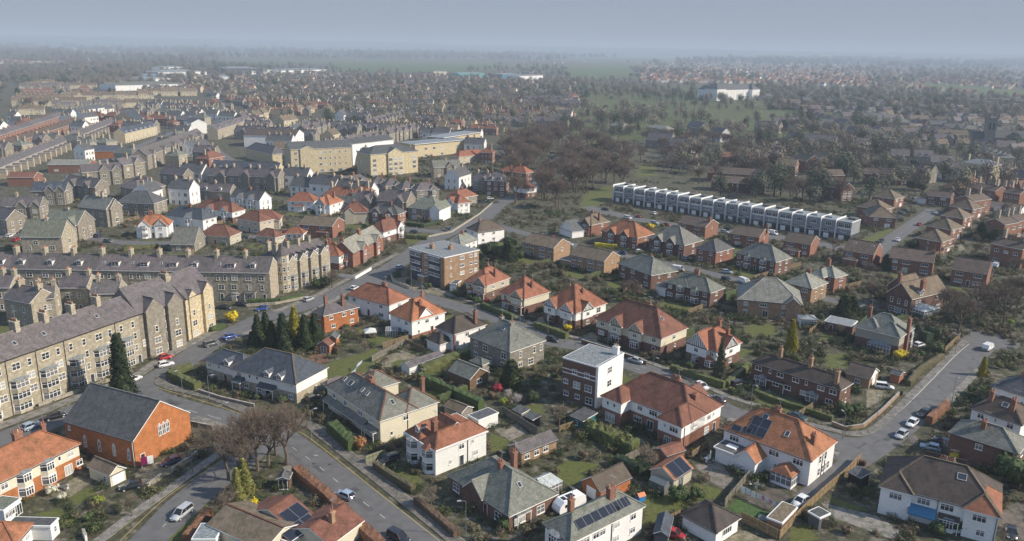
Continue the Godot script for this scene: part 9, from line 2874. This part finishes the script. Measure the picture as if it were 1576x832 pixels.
	town_zone([-123.8,-382,-156.6,-618.1,-95,-775.8,-20.02,-787.7,-3.65,-447,-70.86,-370.9],44,["rb","pv","rr","wt"],-.3)
	undergrowth([-121.2,-174.1,-70.66,-222.8,-13.2,-323.2,61.02,-328.2,167.1,-247,88.69,-119.7,-28.5,-116.5,-84.28,-114.9],9000)
	undergrowth([-244.9,-372.2,-113.7,-604,4.61,-618.8,69.54,-397.7,205.1,-315.8,136.1,-201.3,19.65,-196.3,-48.57,-249.5,-193.8,-290.4],9000)
	far_zone([-964,-1978.2,253.3,-2986.3,121.3,-1644.9,-466.2,-1260,-698.8,-1428.5],800,[["pv",3],["rb",1],["st",2]],-.25)
	far_zone([1472.3,-10575.5,4888.6,-12246.1,1353.5,-3094.9,890.4,-2084.7,334.6,-2190.6],1300,[["ro",4],["rr",2],["wt",1]],.35)
	far_zone([-3034.6,-4841.8,-2791.3,-5410.5,-1480.5,-2999.2,-1233.8,-2418,-1440.6,-2288],380,[["rr",3],["rb",2],["wt",1]],.4)
	far_zone([2534.4,-6336.4,3230.4,-5224.4,1047.5,-1677.5,901.7,-2053.4],420,[["rb",2],["rr",1],["st",1]],.2)
	far_zone([-1125.1,-9305.3,6502.3,-49628.2,1051,-7539.9,255.2,-4833,-734.9,-6074.3],110,[["rb",2],["wt",1]],.2)
	far_zone([5141.1,-115701.1,15748.1,-25563.4,4031.3,-6525.7,1986.4,-13512.6],800,[["rr",1],["wt",1],["st",1]],.2)
	far_zone([-455.1,-1229.6,128,-1647,65.01,-862.6,-45.63,-789.9,-114.2,-935,-341.3,-917.6],260,[["pv",3],["st",2],["wt",1]],-.25)
	far_zone([430.2,-1507.3,844,-1346.9,402.2,-629.1,347.9,-784.1],260,[["pv",2],["st",1]],-.1)
	far_trees([-1279.4,-2631.8,626.2,-4750.3,217.1,-1448.5,-162.7,-1055.6,-728.9,-1490.9],2400)
	far_trees([808.7,-6143.6,5360.5,-8685.5,637.7,-1011.8,372.2,-1197.8,223.1,-1450.1],2200)
	far_trees([-3034.6,-4841.8,-1793.4,-4601.2,-796.4,-2693,-739,-1487.4,-972.1,-1537.3],2600)
	far_trees([-17761.9,-28437.5,510185.4,-828939.2,4031.3,-6525.7,-422.1,-5733.4,-2562.3,-4085.1],5600)
	far_trees([-1792.2,-7746,-122.9,-11648,-73.34,-6995,-1127.7,-4868.1],350)
	far_trees([82.57,-1172,792.7,-1263.6,428.6,-671.9,376.6,-850.8,117.7,-750.1,55.18,-769.2],260)
	far_trees([-455.1,-1229.6,128,-1647,65.01,-862.6,-45.63,-789.9,-341.3,-917.6],420)
	far_trees([117.7,-750.1,369.2,-849.6,374.6,-584.2,307.7,-475.6,175.4,-406.2,82.19,-514.6],300)
